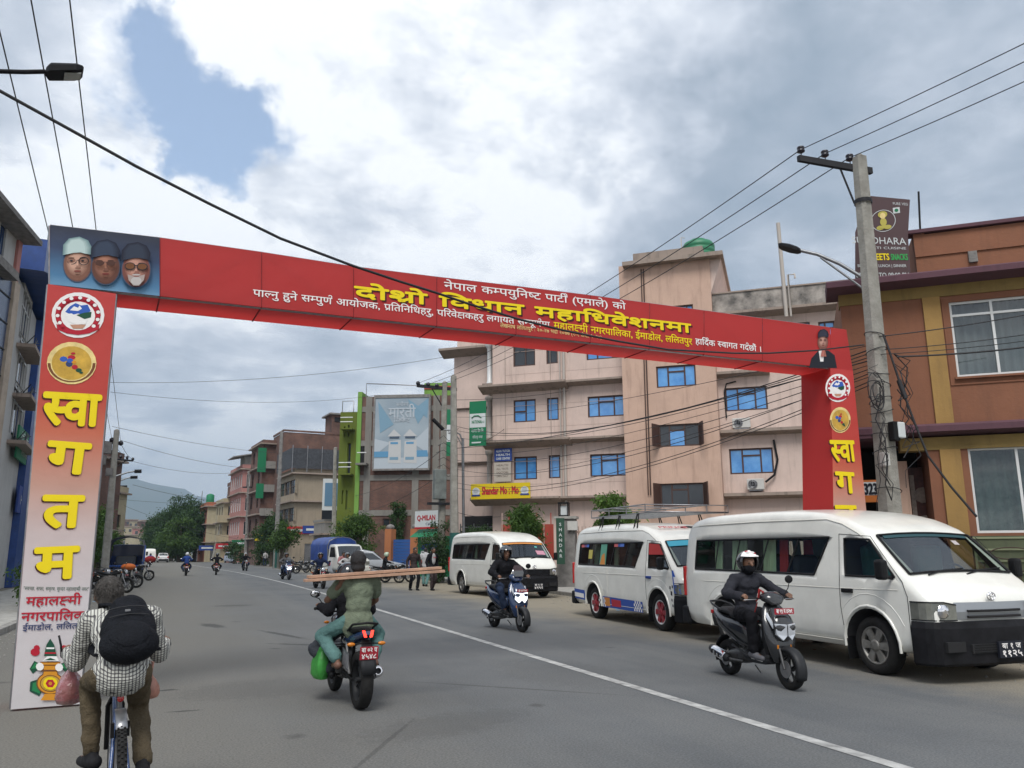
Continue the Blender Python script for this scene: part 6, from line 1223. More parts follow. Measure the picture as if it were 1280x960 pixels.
def pickup(name, lab, loc, rz, cabcol, tarp, cargo=None, cabglass=True, hood=False, s=1.0, open_rear=False, tarpside=None):
    t = thing(name, lab, 'truck', loc, rz, 'small goods trucks on the road'); t.scale = (s, s, s); m = mat(name+'_cab', cabcol, .35, coat=.3)
    if hood: zt = [(-2.3, .80), (-2.2, .98), (-1.75, 1.08), (-1.55, 1.12), (-1.15, 1.72), (-.9, 1.80), (-.35, 1.80), (-.3, 1.75)]
    else: zt = [(-2.0, .95), (-1.95, 1.15), (-1.55, 1.72), (-1.4, 1.80), (-.35, 1.80), (-.3, 1.75)]
    y0 = zt[0][0]; S = Shell(zt, [(y0, .72), (y0+.15, .82), (-.3, .84)], [(0, .97), (.9, 1), (1.8, .90)], [(y0, .42), (-.3, .4)], .08, .02); S.y0 = y0
    S.body(sorted({q[0] for q in zt} | {y0+.08*k for k in range(6)} | {-1.0, -.7}), 'cab', m, t)
    (S.tpatch(-1.53, -1.17, off=.01) if hood else S.tpatch(-1.93, -1.57, off=.01)).build('windshield', M['glassd'], t)
    for sg in (-1, 1):
        S.spatch(sg, [(-1.35 if hood else -1.6, 1.12), (-.5, 1.12), (-.5, 1.65), (-1.05 if hood else -1.38, 1.65)]).build('side_window', M['glassd'], t)
        boxpart(t, 'headlight', M['lamp'], sg*.72, sg*.5, y0-.03, y0+.06, .72, .90, bev=.02)
        for y in (y0+.65, 1.35): wheel(t, sg*.70, y, .31, .19, sg, M['steel'], 5)
        boxpart(t, 'side_mirror', M['black'], sg*.98, sg*.88, -1.4, -1.34, 1.2, 1.42)
    g = MB()
    for k in range(7): g.bx(-.36+.12*k-.02, -.36+.12*k+.02, y0-.05, y0-.01, .68, .92)
    g.build('grille', M['black'], t); boxpart(t, 'front_bumper', m if hood else M['bumper'], -.78, .78, y0-.12, y0+.05, .38, .62, bev=.03); boxpart(t, 'number_plate', P_['pred'], -.2, .2, y0-.14, y0-.125, .42, .54)
    bedm = m if tarpside is None else tarpside; g = MB(); g.bx(-.85, .85, -.22, 2.2, .62, .68)
    for sg in (-1, 1): g.bx(sg*.85, sg*.82, -.22, 2.2, .68, 1.05)
    g.bx(-.82, .82, 2.17, 2.2, .68, 1.05) if not open_rear else g.bx(-.82, .82, 2.17, 2.2, .62, .72); g.bx(-.82, .82, -.25, -.22, .68, 1.2); g.build('cargo_bed', bedm, t)
    if tarp is not None:
        prof = [(-.86, .95), (-.88, 1.75), (-.78, 2.02), (-.45, 2.18), (0, 2.24), (.45, 2.18), (.78, 2.02), (.88, 1.75), (.86, .95)]; g = MB(); vs = []
        for j in range(9):
            y = -.3+2.55*j/8; sg_ = -.05*math.sin(PI*((j*2) % 4)/4) if j % 2 else 0
            for x, z in prof: vs.append((x, y, z+sg_*(z > 1.8)))
        n = len(prof); g.add(vs, [(j*n+i, j*n+i+1, (j+1)*n+i+1, (j+1)*n+i) for j in range(8) for i in range(n-1)], True); g.build('tarpaulin', tarp, t)
        g = MB()
        for y in (-.28, 1.0, 2.2): g.tube([(x*.98, y, z-.03) for x, z in prof], .022, 6)
        g.build('hoops', M['steel'], t)
        if not open_rear:
            for y in (-.29, 2.21): MB().poly([(x*.97, y, z-.02) for x, z in prof[1:-1]]+[(.84, y, 1.55), (-.84, y, 1.55)]).build('tarpaulin_end', tarp, t)
    if cargo is not None: boxpart(t, 'cargo', cargo, -.78, .78, -.1, 2.1, .69, 1.7, bev=.05)
    return t
M['tarpb'] = mat('blue_tarpaulin', (.015, .05, .22), .45, var=.4, vscale=2.5, bump=.5, bscale=3); M['tarpk'] = mat('black_tarpaulin', (.012, .015, .025), .5, var=.4, vscale=2)
pickup('pickup_truck', 'white pickup with a bright blue arched tarpaulin parked at the right kerb', gl(424, 722), R(13), (.58, .58, .54), M['tarpb'], hood=True, s=1.08)
pickup('covered_truck', 'small truck with dark blue canopy behind the silver car', gl(287, 699.5), R(10), (.3, .35, .42), M['tarpb'], s=1.1)
k = pickup('covered_truck', 'truck with open black canopy and blue side seen from behind on the left', gl(157, 722.5), R(181), (.03, .06, .2), M['tarpk'], s=1.12, open_rear=True, tarpside=mat('blue_bed_paint', (.015, .07, .30), .5))
MB().bx(-.885, -.87, -.3, 2.2, .9, 1.75).build('blue_side_sheet', mat('blue_side_sheet', (.02, .10, .42), .6), k); boxpart(k, 'cargo', M['seat'], -.5, .5, .3, 1.6, .69, 1.2, bev=.1)
pickup('goods_truck', 'blue and yellow goods truck seen from behind ahead of the white hatchback', gl(214, 701), R(183), (.5, .33, .03), None, mat('blue_cargo_box', (.04, .13, .30), .6, var=.3), s=1.3, tarpside=mat('yellow_bed', (.45, .30, .04), .6))
pickup('goods_truck', 'pale goods truck with open frame in front of the orange house', gl(262, 699), R(8), (.4, .4, .38), None, None, s=1.15)
t = copy_tree(v3); t.location = gl(186, 703); t.rotation_euler = (0, 0, R(184)); t['label'] = 'white high roof van far ahead driving away beside the white hatchback'; t['group'] = 'vans far along the road'
def ik(a, b, l1, l2, pole):
    a = Vector(a); b = Vector(b); d = b-a; L_ = min(d.length, (l1+l2)*.999); t = d.normalized(); b = a+t*L_
    x = (l1*l1-l2*l2+L_*L_)/(2*L_); h = math.sqrt(max(l1*l1-x*x, 0)); p = Vector(pole); p = (p-t*p.dot(t)).normalized()
    return a+t*x+p*h, b
def lookframe(f, up=(0, 0, 1)):
    f = Vector(f).normalized(); x = Vector(up).cross(f).normalized(); return Matrix((x, -f, x.cross(-f).normalized())).transposed()
def hand(mb, wrist, gc, axis, r, sg, fr=.0085):
    """hand closed round a bar: gc centre of the grip, axis along the bar"""
    wrist = Vector(wrist); gc = Vector(gc); ax = Vector(axis).normalized(); w = (wrist-gc); w = (w-ax*w.dot(ax)).normalized(); q = ax.cross(w)
    if q.z < 0: q = -q        # q: upward side
    def P(a, off, rad): return gc+ax*off+(w*math.cos(R(a))+q*math.sin(R(a)))*rad
    k0 = P(70, 0, r+.016); mb.capsule(wrist, k0, .024, .028, 10)
    mb.capsule(P(50, -.026, r+.015), P(50, .026, r+.015), .017, .017, 8); mb.capsule(P(85, -.03, r+.013), P(85, .03, r+.013), .014, .014, 8)
    for i, ln in enumerate((1.0, 1.12, 1.05, .85)):
        o = (i-1.5)*.0205; a0 = 95; pts = [P(a0+k*62*ln, o*(1-.04*k), r+.010-.001*k) for k in range(4)]
        for k in range(3): mb.capsule(pts[k], pts[k+1], fr*(1.12-.1*k), fr*(1.02-.1*k), 7)
    s = -sg; pts = [P(20, .030*s, r+.02), P(-30, .040*s, r+.012), P(-80, .030*s, r+.011)]
    for k in range(2): mb.capsule(pts[k], pts[k+1], fr*1.25-.001*k, fr*1.1, 7)
def person(label, loc, rz, P, parent=None, group=None, vox=.009, name='person'):
    """P: hip, lean (vector hip->neck), hands {-1: (pos, axis) , 1:...}, feet, plus clothing choices. Faces -y."""
    t = thing(name, label, 'person', loc, rz, group)
    hip = Vector(P['hip']); sp = Vector(P['spine']); Ls = P.get('Ls', .47); neck = hip+sp.normalized()*Ls; bend = P.get('bend', .03)
    mid = hip.lerp(neck, .5)+Vector((0, bend, 0)); sw = P.get('sw', .172); up = sp.normalized(); X = Vector((1, 0, 0)); tw = P.get('twist', 0)
    sX = Matrix.Rotation(tw, 3, up) @ X
    hd = P.get('head', neck+Vector((0, -.05, .155))); hd = Vector(hd)
    J = {}
    for sg in (-1, 1):
        sh = neck+sX*(sg*sw)-up*.045+Vector((0, .0, P.get('shz', {}).get(sg, 0))); hj = hip+X*(sg*.09)-up*.02
        hp, hax = P['hands'][sg]; el, wr = ik(sh, Vector(hp)+Vector(P.get('wo', {}).get(sg, (0, .055, .015))), .275, .255, P.get('elp', {}).get(sg, (sg*.8, .5, -.7)))
        kn, an = ik(hj, P['feet'][sg], .43, .41, P.get('knp', {}).get(sg, (sg*.25, -1, .4)))
        J[sg] = (sh, el, wr, hj, kn, an, Vector(hp), hax)
    lo = vox > .02
    def torso(m, g, hem=.0):
        fr = lookframe((0, -1, 0), up) if False else None
        U = up; Y = Vector((0, 1, 0)); Y = (Y-U*Y.dot(U)).normalized(); M3 = Matrix((sX, U.cross(sX), U)).transposed()
        m.ell(hip, (.148+g, .112+g, .12+g), Matrix((X, U.cross(X), U)).transposed()); m.ell(hip.lerp(mid, .75), (.128+g, .094+g, .16+g), M3); m.ell(mid.lerp(neck, .35), (.150+g, .104+g, .17+g), M3)
        m.ell(neck-U*.11, (.158+g, .092+g, .10+g), M3); m.capsule(J[-1][0], neck-U*.03, .052+g, .052+g); m.capsule(J[1][0], neck-U*.03, .052+g, .052+g)
        if hem: m.ell(hip-U*(hem*.4), (.146+g+P.get('hw', 0), .114+g+P.get('hw', 0), .10+hem), Matrix((X, U.cross(X), U)).transposed())
    b = MB(); torso(b, 0); b.capsule(neck-up*.04, hd-Vector((0, 0, .05)), .056, .052)
    hf = lookframe(P.get('look', (0, -1, 0))); H = lambda x, y, z: hd+hf @ Vector((x, y, z))
    b.ell(hd, (.076, .096, .104), hf); b.ell(H(0, -.022, -.055), (.058, .068, .062), hf); b.ell(H(0, -.062, -.092), (.028, .024, .022), hf)
    if not lo:
        b.capsule(H(0, -.098, .010), H(0, -.114, -.026), .010, .015, 7); b.capsule(H(-.034, -.088, .026), H(.034, -.088, .026), .011, .011, 7); b.capsule(H(-.02, -.094, -.056), H(.02, -.094, -.056), .008, .008, 6)
        for sg in (-1, 1): b.ell(H(sg*.078, .01, -.012), (.010, .020, .032), hf); b.ell(H(sg*.032, -.086, .006), (.014, .010, .010), hf)
    for sg in (-1, 1):
        sh, el, wr, hj, kn, an, hp, hax = J[sg]
        b.capsule(sh, el, .046, .037); b.capsule(el, wr, .039, .026); b.capsule(hj, kn, .072, .050); b.capsule(kn, an, .049, .036)
        ft = Vector(P.get('footdir', {}).get(sg, (0, -1, -.05))).normalized(); b.capsule(an+Vector((0, 0, -.05))-ft*.03, an+Vector((0, 0, -.06))+ft*.14, .035, .028)
        if hax is not None and not lo: hand(b, wr, hp, hax, P.get('gr', .017), sg)
        else: b.capsule(wr, hp, .028, .03); 
        if hax is None and not lo:          # hanging relaxed hand: curled fingers
            d = (hp-wr).normalized()
            for i, ln in enumerate((.9, 1, .95, .8)):
                o = Vector((0, (i-1.5)*.02, 0)); b.capsule(hp+o, hp+o+d*.045*ln, .009, .008, 6); b.capsule(hp+o+d*.045*ln, hp+o+d*.07*ln+Vector((-sg*.02, 0, 0)), .008, .007, 6)
            b.capsule(hp+Vector((0, -.03, .03)), hp+Vector((-sg*.01, -.045, -.01)), .010, .008, 6)
    b.build('body', P.get('skin', M['skin']), t, remesh=vox, smooth_it=2)
    if not lo:
        for sg in (-1, 1): MB().ell(H(sg*.032, -.094, .006), (.011, .006, .0065), hf, 8, 5).build('eye', M['eye'], t)
        MB().ell(H(0, -.101, -.057), (.022, .004, .004), hf, 8, 5).build('mouth', M['lip'], t)
    g = P.get('tg', .018); m = MB(); U = up; m.ell(hip, (.148+g, .116+g, .11+g), Matrix((X, U.cross(X), U)).transposed())
    for sg in (-1, 1):
        sh, el, wr, hj, kn, an, hp, hax = J[sg]; e = an.lerp(kn, P.get('cuff', .05)); m.capsule(hj, kn, .076+g, .054+g); m.capsule(kn, e, .056+g, .044+g*1.3)
    m.build('trousers', P['trousers'], t, remesh=max(vox*1.3, .013), smooth_it=3, wrinkle=0 if lo else .03)
    g = P.get('sg', .018); m = MB(); torso(m, g, P.get('hem', .03)); sl = P.get('sleeve', 1.0)
    if P.get('collar', True): m.capsule(neck-up*.05, neck+up*.03, .072+g*.5, .066+g*.3)
    for sg in (-1, 1):
        sh, el, wr, hj, kn, an, hp, hax = J[sg]; sv = sl[sg] if isinstance(sl, dict) else sl
        if sv >= .5: m.capsule(sh, el, .049+g, .040+g); e = el.lerp(wr, min((sv-.5)*2, .97)); m.capsule(el, e, .041+g, .030+g)
        else: m.capsule(sh, sh.lerp(el, sv*2), .052+g, .054+g)
    m.build('jacket' if P.get('coat') else 'shirt', P['top'], t, remesh=max(vox*1.3, .012), smooth_it=3, wrinkle=0 if lo else .026)
    for sg in (-1, 1):
        an = J[sg][5]; ft = Vector(P.get('footdir', {}).get(sg, (0, -1, -.05))).normalized(); m = MB(); a = an+Vector((0, 0, -.055)); m.capsule(a-ft*.055, a+ft*.05, .044, .043); m.capsule(a+ft*.03-Vector((0, 0, .008)), a+ft*.165-Vector((0, 0, .012)), .042, .032)
        if P.get('shoehi', True): m.capsule(a, an+Vector((0, 0, .0)), .042, .043)
        m.build('shoe', P.get('shoes', M['black']), t, remesh=max(vox, .009), smooth_it=2)
        if not lo: s_ = MB(); s_.capsule(a-ft*.05-Vector((0, 0, .032)), a+ft*.15-Vector((0, 0, .034)), .018, .016); s_.build('shoe_sole', P.get('sole', M['black']), t)
    hg = P.get('gear'); 
    if hg in ('helmet', 'helmet_graphic'):
        s_ = MB(); n, mm = 24, 16; grid = []
        c0 = hd+Vector((0, .01, .012))
        for i in range(mm+1):
            a = -R(52)+(PI/2+R(52))*i/mm; grid.append([(a, 2*PI*k/n) for k in range(n)])
        vs = [c0+hf @ Vector((.132*math.cos(a)*math.cos(q), .152*math.cos(a)*math.sin(q), .138*math.sin(a))) for row in grid for a, q in row]; fs = []
        for i in range(mm):
            for k in range(n):
                a = grid[i][k][0]; q = math.degrees(2*PI*(k+.5)/n)
                face_open = P.get('open', 62)
                if abs(q-270) < face_open and a < R(22): continue
                fs.append((i*n+k, i*n+(k+1) % n, (i+1)*n+(k+1) % n, (i+1)*n+k))
        s_.add(vs, fs, True); o = s_.build('helmet', P.get('gearm', M['helmet']), t); md = o.modifiers.new('t', 'SOLIDIFY'); md.thickness = .022; md.offset = -1
        if not lo:
            v_ = MB(); rs = []
            za, zb_ = P.get('visor', (20, 52))
            for a in (za, (za+zb_)/2, zb_): rs.append([c0+hf @ Vector((.139*math.cos(R(a))*math.cos(R(q)), .166*math.cos(R(a))*math.sin(R(q)), .146*math.sin(R(a)))) for q in range(200, 341, 14)])
            v_.rings(rs, closed=False, caps=False); v_.build('visor', P.get('visorm', M['visor']), o)
            if hg == 'helmet_graphic':
                for a, q, sx_, mm_ in ((58, 255, .05, 'wh'), (58, 285, .05, 'wh'), (66, 235, .03, 'pred'), (50, 305, .03, 'pred'), (72, 270, .03, 'wh'), (30, 345, .03, 'wh')):
                    cc = c0+hf @ Vector((.136*math.cos(R(a))*math.cos(R(q)), .157*math.cos(R(a))*math.sin(R(q)), .142*math.sin(R(a)))); MB().ell(cc, (sx_*.8, sx_*.6, .012), hf).build('helmet_graphic', P_[mm_], o)
    elif hg == 'hair':
        m = MB(); m.ell(H(0, .012, .02), (.0815, .105, .101), hf); m.ell(H(0, .045, -.03), (.07, .06, .06), hf); m.build('hair', P.get('hairm', M['hair']), t, remesh=max(vox, .010), smooth_it=1, wrinkle=.012 if not lo else 0)
    elif hg == 'scarf':
        m = MB(); m.ell(H(0, .015, .012), (.094, .112, .112), hf); m.ell(H(0, .03, -.07), (.085, .085, .07), hf); m.build('head_scarf', P.get('hairm', M['hair']), t, remesh=max(vox, .010), smooth_it=2, wrinkle=.02)
    if P.get('mask'): m = MB(); m.ell(H(0, -.030, -.065), (.072, .085, .065), hf); m.ell(H(0, .01, -.10), (.075, .08, .06), hf); m.build('face_cloth', P['mask'], t, remesh=max(vox, .010), smooth_it=2, wrinkle=.015)
    t['_'] = 0; del t['_']
    return t, J, H, neck, up
M['eye'] = mat('eye', (.02, .015, .012), .2); M['lip'] = mat('lip', (.12, .045, .035), .5)
M['helmet'] = mat('black_helmet', (.014, .014, .016), .18, coat=.8); M['helmetw'] = mat('pale_helmet', (.45, .46, .46), .3, coat=.5); M['helmetg'] = mat('grey_helmet', (.10, .11, .12), .3, coat=.5); M['visor'] = mat('smoke_visor', (.05, .055, .06), .08, coat=1)
def cloth(name, col, var=.25, rough=.9): return mat(name, tuple(q*.8 for q in col), rough, var=var, vscale=9, bump=.5, bscale=70, spec=.12)
C_ = {'black': cloth('black_cloth', (.014, .014, .017)), 'charcoal': cloth('charcoal_jacket', (.035, .036, .045)), 'navy': cloth('navy_cloth', (.02, .03, .075)), 'jeans': cloth('dark_jeans', (.03, .045, .085)), 'sage': cloth('sage_shirt', (.20, .235, .165), .12), 'teal': cloth('teal_trousers', (.13, .25, .235), .15),
      'khaki': cloth('khaki_trousers', (.125, .098, .062)), 'grey': cloth('grey_cloth', (.12, .12, .125)), 'blue': cloth('blue_cloth', (.03, .07, .26)), 'white': cloth('white_cloth', (.5, .5, .5)), 'pink': cloth('pink_cloth', (.40, .18, .18)), 'brown': cloth('brown_cloth', (.06, .045, .045)), 'red': cloth('red_cloth', (.30, .03, .03))}
def plaid():
    m = mat('plaid_shirt', (.42, .42, .38), .9, bump=.4, bscale=60); t = m.node_tree; n = t.nodes; l = t.links; c = n.new('ShaderNodeTexCoord'); s = n.new('ShaderNodeSeparateXYZ'); l.new(c.outputs['Object'], s.inputs[0])
    def ln(sock, per, w):
        a = n.new('ShaderNodeMath'); a.operation = 'PINGPONG'; l.new(sock, a.inputs[0]); a.inputs[1].default_value = per/2
        b = n.new('ShaderNodeMath'); b.operation = 'LESS_THAN'; l.new(a.outputs[0], b.inputs[0]); b.inputs[1].default_value = w; return b.outputs[0]
    zy = n.new('ShaderNodeMath'); zy.operation = 'MULTIPLY_ADD'; l.new(s.outputs[1], zy.inputs[0]); zy.inputs[1].default_value = .8; l.new(s.outputs[2], zy.inputs[2])
    tot = None
    for a in (ln(s.outputs[0], .019, .0032), ln(zy.outputs[0], .019, .0032)):
        if tot is None: tot = a
        else: q = n.new('ShaderNodeMath'); q.operation = 'ADD'; l.new(tot, q.inputs[0]); l.new(a, q.inputs[1]); tot = q.outputs[0]
    r = n.new('ShaderNodeValToRGB'); q = n.new('ShaderNodeMath'); q.operation = 'MULTIPLY'; q.inputs[1].default_value = .5; l.new(tot, q.inputs[0]); l.new(q.outputs[0], r.inputs[0])
    r.color_ramp.elements[0].color = (.52, .52, .47, 1); r.color_ramp.elements[1].color = (.045, .045, .055, 1); e_ = r.color_ramp.elements.new(.5); e_.color = (.13, .125, .12, 1); l.new(r.outputs[0], n['Principled BSDF'].inputs['Base Color']); return m
C_['plaid'] = plaid()
M['bkblack'] = mat('gloss_black_panel', (.016, .017, .019), .22, coat=.6); M['bkmatte'] = mat('matte_dark_panel', (.020, .021, .023), .5, var=.2, spec=.25); M['bkblue'] = mat('deep_blue_panel', (.012, .03, .085), .2, coat=.7); M['engine'] = mat('engine_grey', (.10, .10, .10), .45, .7, var=.4, vscale=18); M['seatv'] = mat('seat_vinyl', (.014, .014, .015), .6, spec=.2, bump=.3, bscale=200)
M['lampw'] = mat('clear_lamp', (.55, .58, .62), .1, .3, coat=1); M['lampon'] = mat('lit_headlight', (.8, .85, .9), .2, emit=(.85, .92, 1, 1.6)); M['tailon'] = mat('lit_tail_light', (.6, .02, .01), .2, emit=(1, .04, .02, 2.2)); M['platered'] = flat('plate_red', (.34, .015, .03))
def plate(par, text, x, y, z, w, h, back=False, lean=0.0):
    o = MB(); a = MB(); s = -1 if back else 1
    c, q = math.cos(lean), math.sin(lean); ux = Vector((1, 0, 0)) if not back else Vector((-1, 0, 0)); uy = Vector((0, -q*s*-1 if not back else q, c)); O = Vector((x, y, z)); n_ = ux.cross(uy).normalized()
    o.prism([O-ux*w/2-uy*h/2, O+ux*w/2-uy*h/2, O+ux*w/2+uy*h/2, O-ux*w/2+uy*h/2], -n_*.008); pl_ = o.build('number_plate', M['platered'], par)
    L_ = text if isinstance(text, (list, tuple)) else [text]; k = len(L_)
    its = [(s_, O+uy*(h*(.5-(i+1)/k)+h/k*.2)+n_*.002, ux, uy, h/k*.72/.7, min(1.6, w*.84/(layout(s_)[2]*h/k*.72/.7)), .03, 'c') for i, s_ in enumerate(L_)]
    text_mb(its).build('plate_lettering', P_['wh'], pl_)
def bwheel(par, y, r, w, spokes=5, thin=False, rimm=None, disc=True):
    g = MB(); g.lathe([(r-.075*(r/.22)**.5 if not thin else r-.04, -w*.42), (r-.03 if not thin else r-.022, -w*.5), (r-.008, -w*.38), (r, -w*.15), (r, w*.15), (r-.008, w*.38), (r-.03 if not thin else r-.022, w*.5), (r-.075*(r/.22)**.5 if not thin else r-.04, w*.42)], (0, y, r), (1, 0, 0), 36, caps=False)
    o = g.build('wheel', M['rubber'], par); rr = r-.07*(r/.22)**.5 if not thin else r-.038
    g = MB(); g.lathe([(rr+.006, -w*.4), (rr-.012, -w*.3), (rr-.012, w*.3), (rr+.006, w*.4)], (0, y, r), (1, 0, 0), 32, caps=False); g.build('rim', rimm or M['bkmatte'], o)
    g = MB()
    if thin:
        for k in range(28):
            a = 2*PI*k/28; b = a+.35*(1 if k % 2 else -1); s = (-1)**(k//2); g.tube([(s*.022, y+.02*math.cos(b), r+.02*math.sin(b)), (0, y+rr*math.cos(a), r+rr*math.sin(a))], .0013, 4)
    else:
        for k in range(spokes):
            a = 2*PI*k/spokes+.3
            for da in (-.16, .16): g.tube([(0, y+.03*math.cos(a), r+.03*math.sin(a)), (0, y+rr*math.cos(a+da), r+rr*math.sin(a+da))], .010, 6)
    g.lathe([(.03, -w*.45), (.03, w*.45)], (0, y, r), (1, 0, 0), 14); g.build('spokes', rimm or M['bkmatte'], o)
    if disc: g = MB(); g.lathe([(.095, -.004), (.095, .004)], (-w*.62, y, r), (1, 0, 0), 24); g.build('brake_disc', M['steel'], o)
    return o
def fender(par, y, r, w, a0, a1, m, thick=.004, name='mudguard'):
    rs = []
    for k in range(15): a = R(a0+(a1-a0)*k/14); rs.append([(x, y+(r+dz)*math.cos(a), r*.0+FZ[0]+(r+dz)*math.sin(a)) for x, dz in ((-w/2, -.03), (-w*.42, -.004), (-w*.2, .006), (0, .009), (w*.2, .006), (w*.42, -.004), (w/2, -.03))])
    o = MB().rings(rs, closed=False, caps=False).build(name, m, par); md = o.modifiers.new('s', 'SOLIDIFY'); md.thickness = thick; return o
FZ = [.22]
def mirror(par, x, y, z, sx, sy, m=None, base=(.2, -.33, 1.0)):
    g = MB(); g.ell((x, y, z), (sx, .014, sy), None, 14, 7); o = g.build('mirror', m or M['black'], par); MB().ell((x, y+.012, z), (sx*.86, .006, sy*.84), None, 12, 5).build('mirror_glass', M['chrome'], o)
    MB().tube([base, ((base[0]+x)/2, base[1]-.02, base[2]+.09), (x, y, z-sy*.9)], .006, 6).build('mirror_stalk', M['black'], par)
def scooter(label, loc, rz, pan, pan2, platetxt, style='dio', lamp=None, group=None):
    t = thing('scooter', label, 'scooter', loc, rz, group); s = 1.0
    FZ[0] = .225; bwheel(t, -.63, .225, .10, 5, rimm=M['bkmatte']); fender(t, -.63, .235, .13, 55, 205, pan2); FZ[0] = .215; bwheel(t, .61, .215, .105, 5); FZ[0] = .24; fender(t, .61, .25, .14, -20, 70, M['black'])
    g = MB()
    for sg in (-1, 1): g.tube([(sg*.075, -.63, .225), (sg*.07, -.56, .42), (sg*.05, -.47, .60)], .018, 8)
    g.build('fork', M['engine'], t)
    MB().loft([(0, -.46, .30, .07, .10), (0, -.50, .38, .075, .15), (0, -.49, .50, .07, .19), (0, -.47, .62, .065, .205), (0, -.42, .76, .055, .195), (0, -.37, .88, .04, .14), (0, -.34, .94, .03, .09)], 18, 2.4).build('front_apron', pan, t)
    MB().loft([(0, -.47, .50, .05, .07), (0, -.56, .60, .06, .125), (0, -.585, .68, .055, .145), (0, -.53, .78, .05, .13), (0, -.44, .88, .03, .09)], 16, 2.2).build('nose_cowl', pan, t)
    for sg in (-1, 1):
        g = MB(); g.prism([(sg*.008, -.645, .715), (sg*.008, -.640, .585), (sg*.06, -.632, .535), (sg*.125, -.605, .60), (sg*.138, -.600, .725)][::sg], (0, .04, 0)); g.build('headlight', lamp or M['lampw'], t, bevel=.006)
        g = MB(); g.prism([(sg*.135, -.56, .70), (sg*.14, -.555, .665), (sg*.165, -.47, .79), (sg*.155, -.46, .84)][::sg], (-sg*.02, .0, 0)); g.build('side_light', M['lampw'], t)
        g = MB(); g.box((sg*.085, -.545, .46), (.03, .03, .05)); g.build('indicator', M['amber'], t, bevel=.008)
    MB().loft([(0, -.40, .36, .04, .15), (0, -.38, .55, .04, .17), (0, -.32, .80, .04, .13), (0, -.30, .88, .03, .09)], 14, 3).build('inner_shield', M['black'], t)
    MB().loft([(0, -.42, .30, .035, .13), (0, -.30, .27, .035, .15), (0, -.05, .27, .04, .155), (0, .06, .32, .06, .15)], 14, 4).build('floorboard', M['bkmatte'], t)
    MB().loft([(0, -.03, .40, .10, .10), (0, .05, .50, .17, .14), (0, .22, .56, .17, .16), (0, .45, .61, .14, .155), (0, .65, .68, .10, .125), (0, .82, .76, .06, .075), (0, .90, .81, .02, .03)], 18, 2.5).build('body_panel', pan, t)
    for sg in (-1, 1): 
        MB().tube([(sg*.155, .02, .40), (sg*.172, .25, .52), (sg*.165, .5, .62), (sg*.11, .78, .74)], [.012, .016, .014, .006], 6).build('side_crease', pan2, t)
        MB().tube([(sg*.16, -.25, .31), (sg*.165, .0, .32), (sg*.14, .15, .36), (sg*.12, .35, .40)], .014, 6).build('floor_edge', pan2, t)
    MB().loft([(0, -.08, .70, .03, .07), (0, .0, .735, .045, .115), (0, .15, .745, .045, .14), (0, .32, .755, .04, .145), (0, .40, .79, .045, .135), (0, .60, .81, .04, .12), (0, .72, .80, .025, .08)], 16, 2.6).build('seat', M['seatv'], t)
    MB().tube([(-.12, .55, .80), (-.13, .75, .87), (-.08, .88, .90), (.08, .88, .90), (.13, .75, .87), (.12, .55, .80)], .014, 8).build('grab_rail', pan2, t)
    boxpart(t, 'tail_light', M['redlamp'], -.07, .07, .86, .91, .74, .79, bev=.01)
    g = MB(); g.loft([(0, .02, .30, .07, .07), (0, .2, .28, .09, .10), (0, .45, .25, .09, .10), (0, .62, .22, .06, .09)], 12, 3); g.build('engine', M['engine'], t)
    g = MB(); g.tube([(-.10, .15, .22), (-.14, .35, .22), (-.155, .42, .24)], .018, 8); g.build('exhaust_pipe', M['engine'], t); g = MB(); g.lathe([(.03, 0), (.055, .05), (.062, .12), (.06, .34), (.045, .40), (.02, .41)], (-.165, .38, .23), (0, .93, .22), 16); ex = g.build('silencer', M['bkmatte'], t)
    g = MB(); g.lathe([(.058, 0), (.066, .02), (.066, .24), (.056, .28)], (-.170, .42, .242), (0, .93, .22), 16, caps=False); g.build('heat_shield', M['chrome'], ex)
    for k in range(3): MB().box((-.236, .50+.075*k, .262+.018*k), (.006, .03, .05)).build('shield_slot', M['black'], ex)
    MB().tube([(.12, .30, .30), (.13, .61, .22)], .02, 6).build('swing_arm', M['engine'], t); MB().tube([(.10, .45, .55), (.11, .60, .30)], .022, 8).build('shock_absorber', M['engine'], t)
    MB().loft([(0, -.45, .93, .03, .07), (0, -.43, .98, .06, .13), (0, -.36, 1.01, .07, .15), (0, -.27, 1.01, .04, .11)], 16, 2.3).build('handlebar_cowl', pan, t)
    g = MB(); g.tube([(-.34, -.27, .985), (-.22, -.31, .995), (0, -.34, 1.0), (.22, -.31, .995), (.34, -.27, .985)], .012, 8); g.build('handlebar', M['black'], t)
    for sg in (-1, 1):
        MB().tube([(sg*.25, -.305, .993), (sg*.36, -.262, .984)], .018, 10).build('grip', M['rubber'], t); MB().tube([(sg*.20, -.35, .985), (sg*.28, -.36, .985), (sg*.35, -.32, .98)], .006, 5).build('brake_lever', M['steel'], t)
        (mirror(t, sg*.31, -.30, 1.21, .058, .048, base=(sg*.20, -.33, 1.02)) if sg > 0 else None)
    if style == 'screen':
        g = MB(); g.rings([[(x*w_, y_, z_) for x in (-1, -.6, -.2, .2, .6, 1)] for y_, z_, w_ in ((-.50, 1.02, .09), (-.49, 1.09, .11), (-.45, 1.18, .10), (-.43, 1.23, .07))], closed=False, caps=False); g.build('flyscreen', mat('smoke_screen', (.05, .055, .06), .1, coat=1), t)
    if style == 'dio': g = MB(); plate(t, platetxt, 0, -.60, .86, .26, .065, lean=0.0)
    else: plate(t, platetxt, 0, -.66, .76, .22, .055)
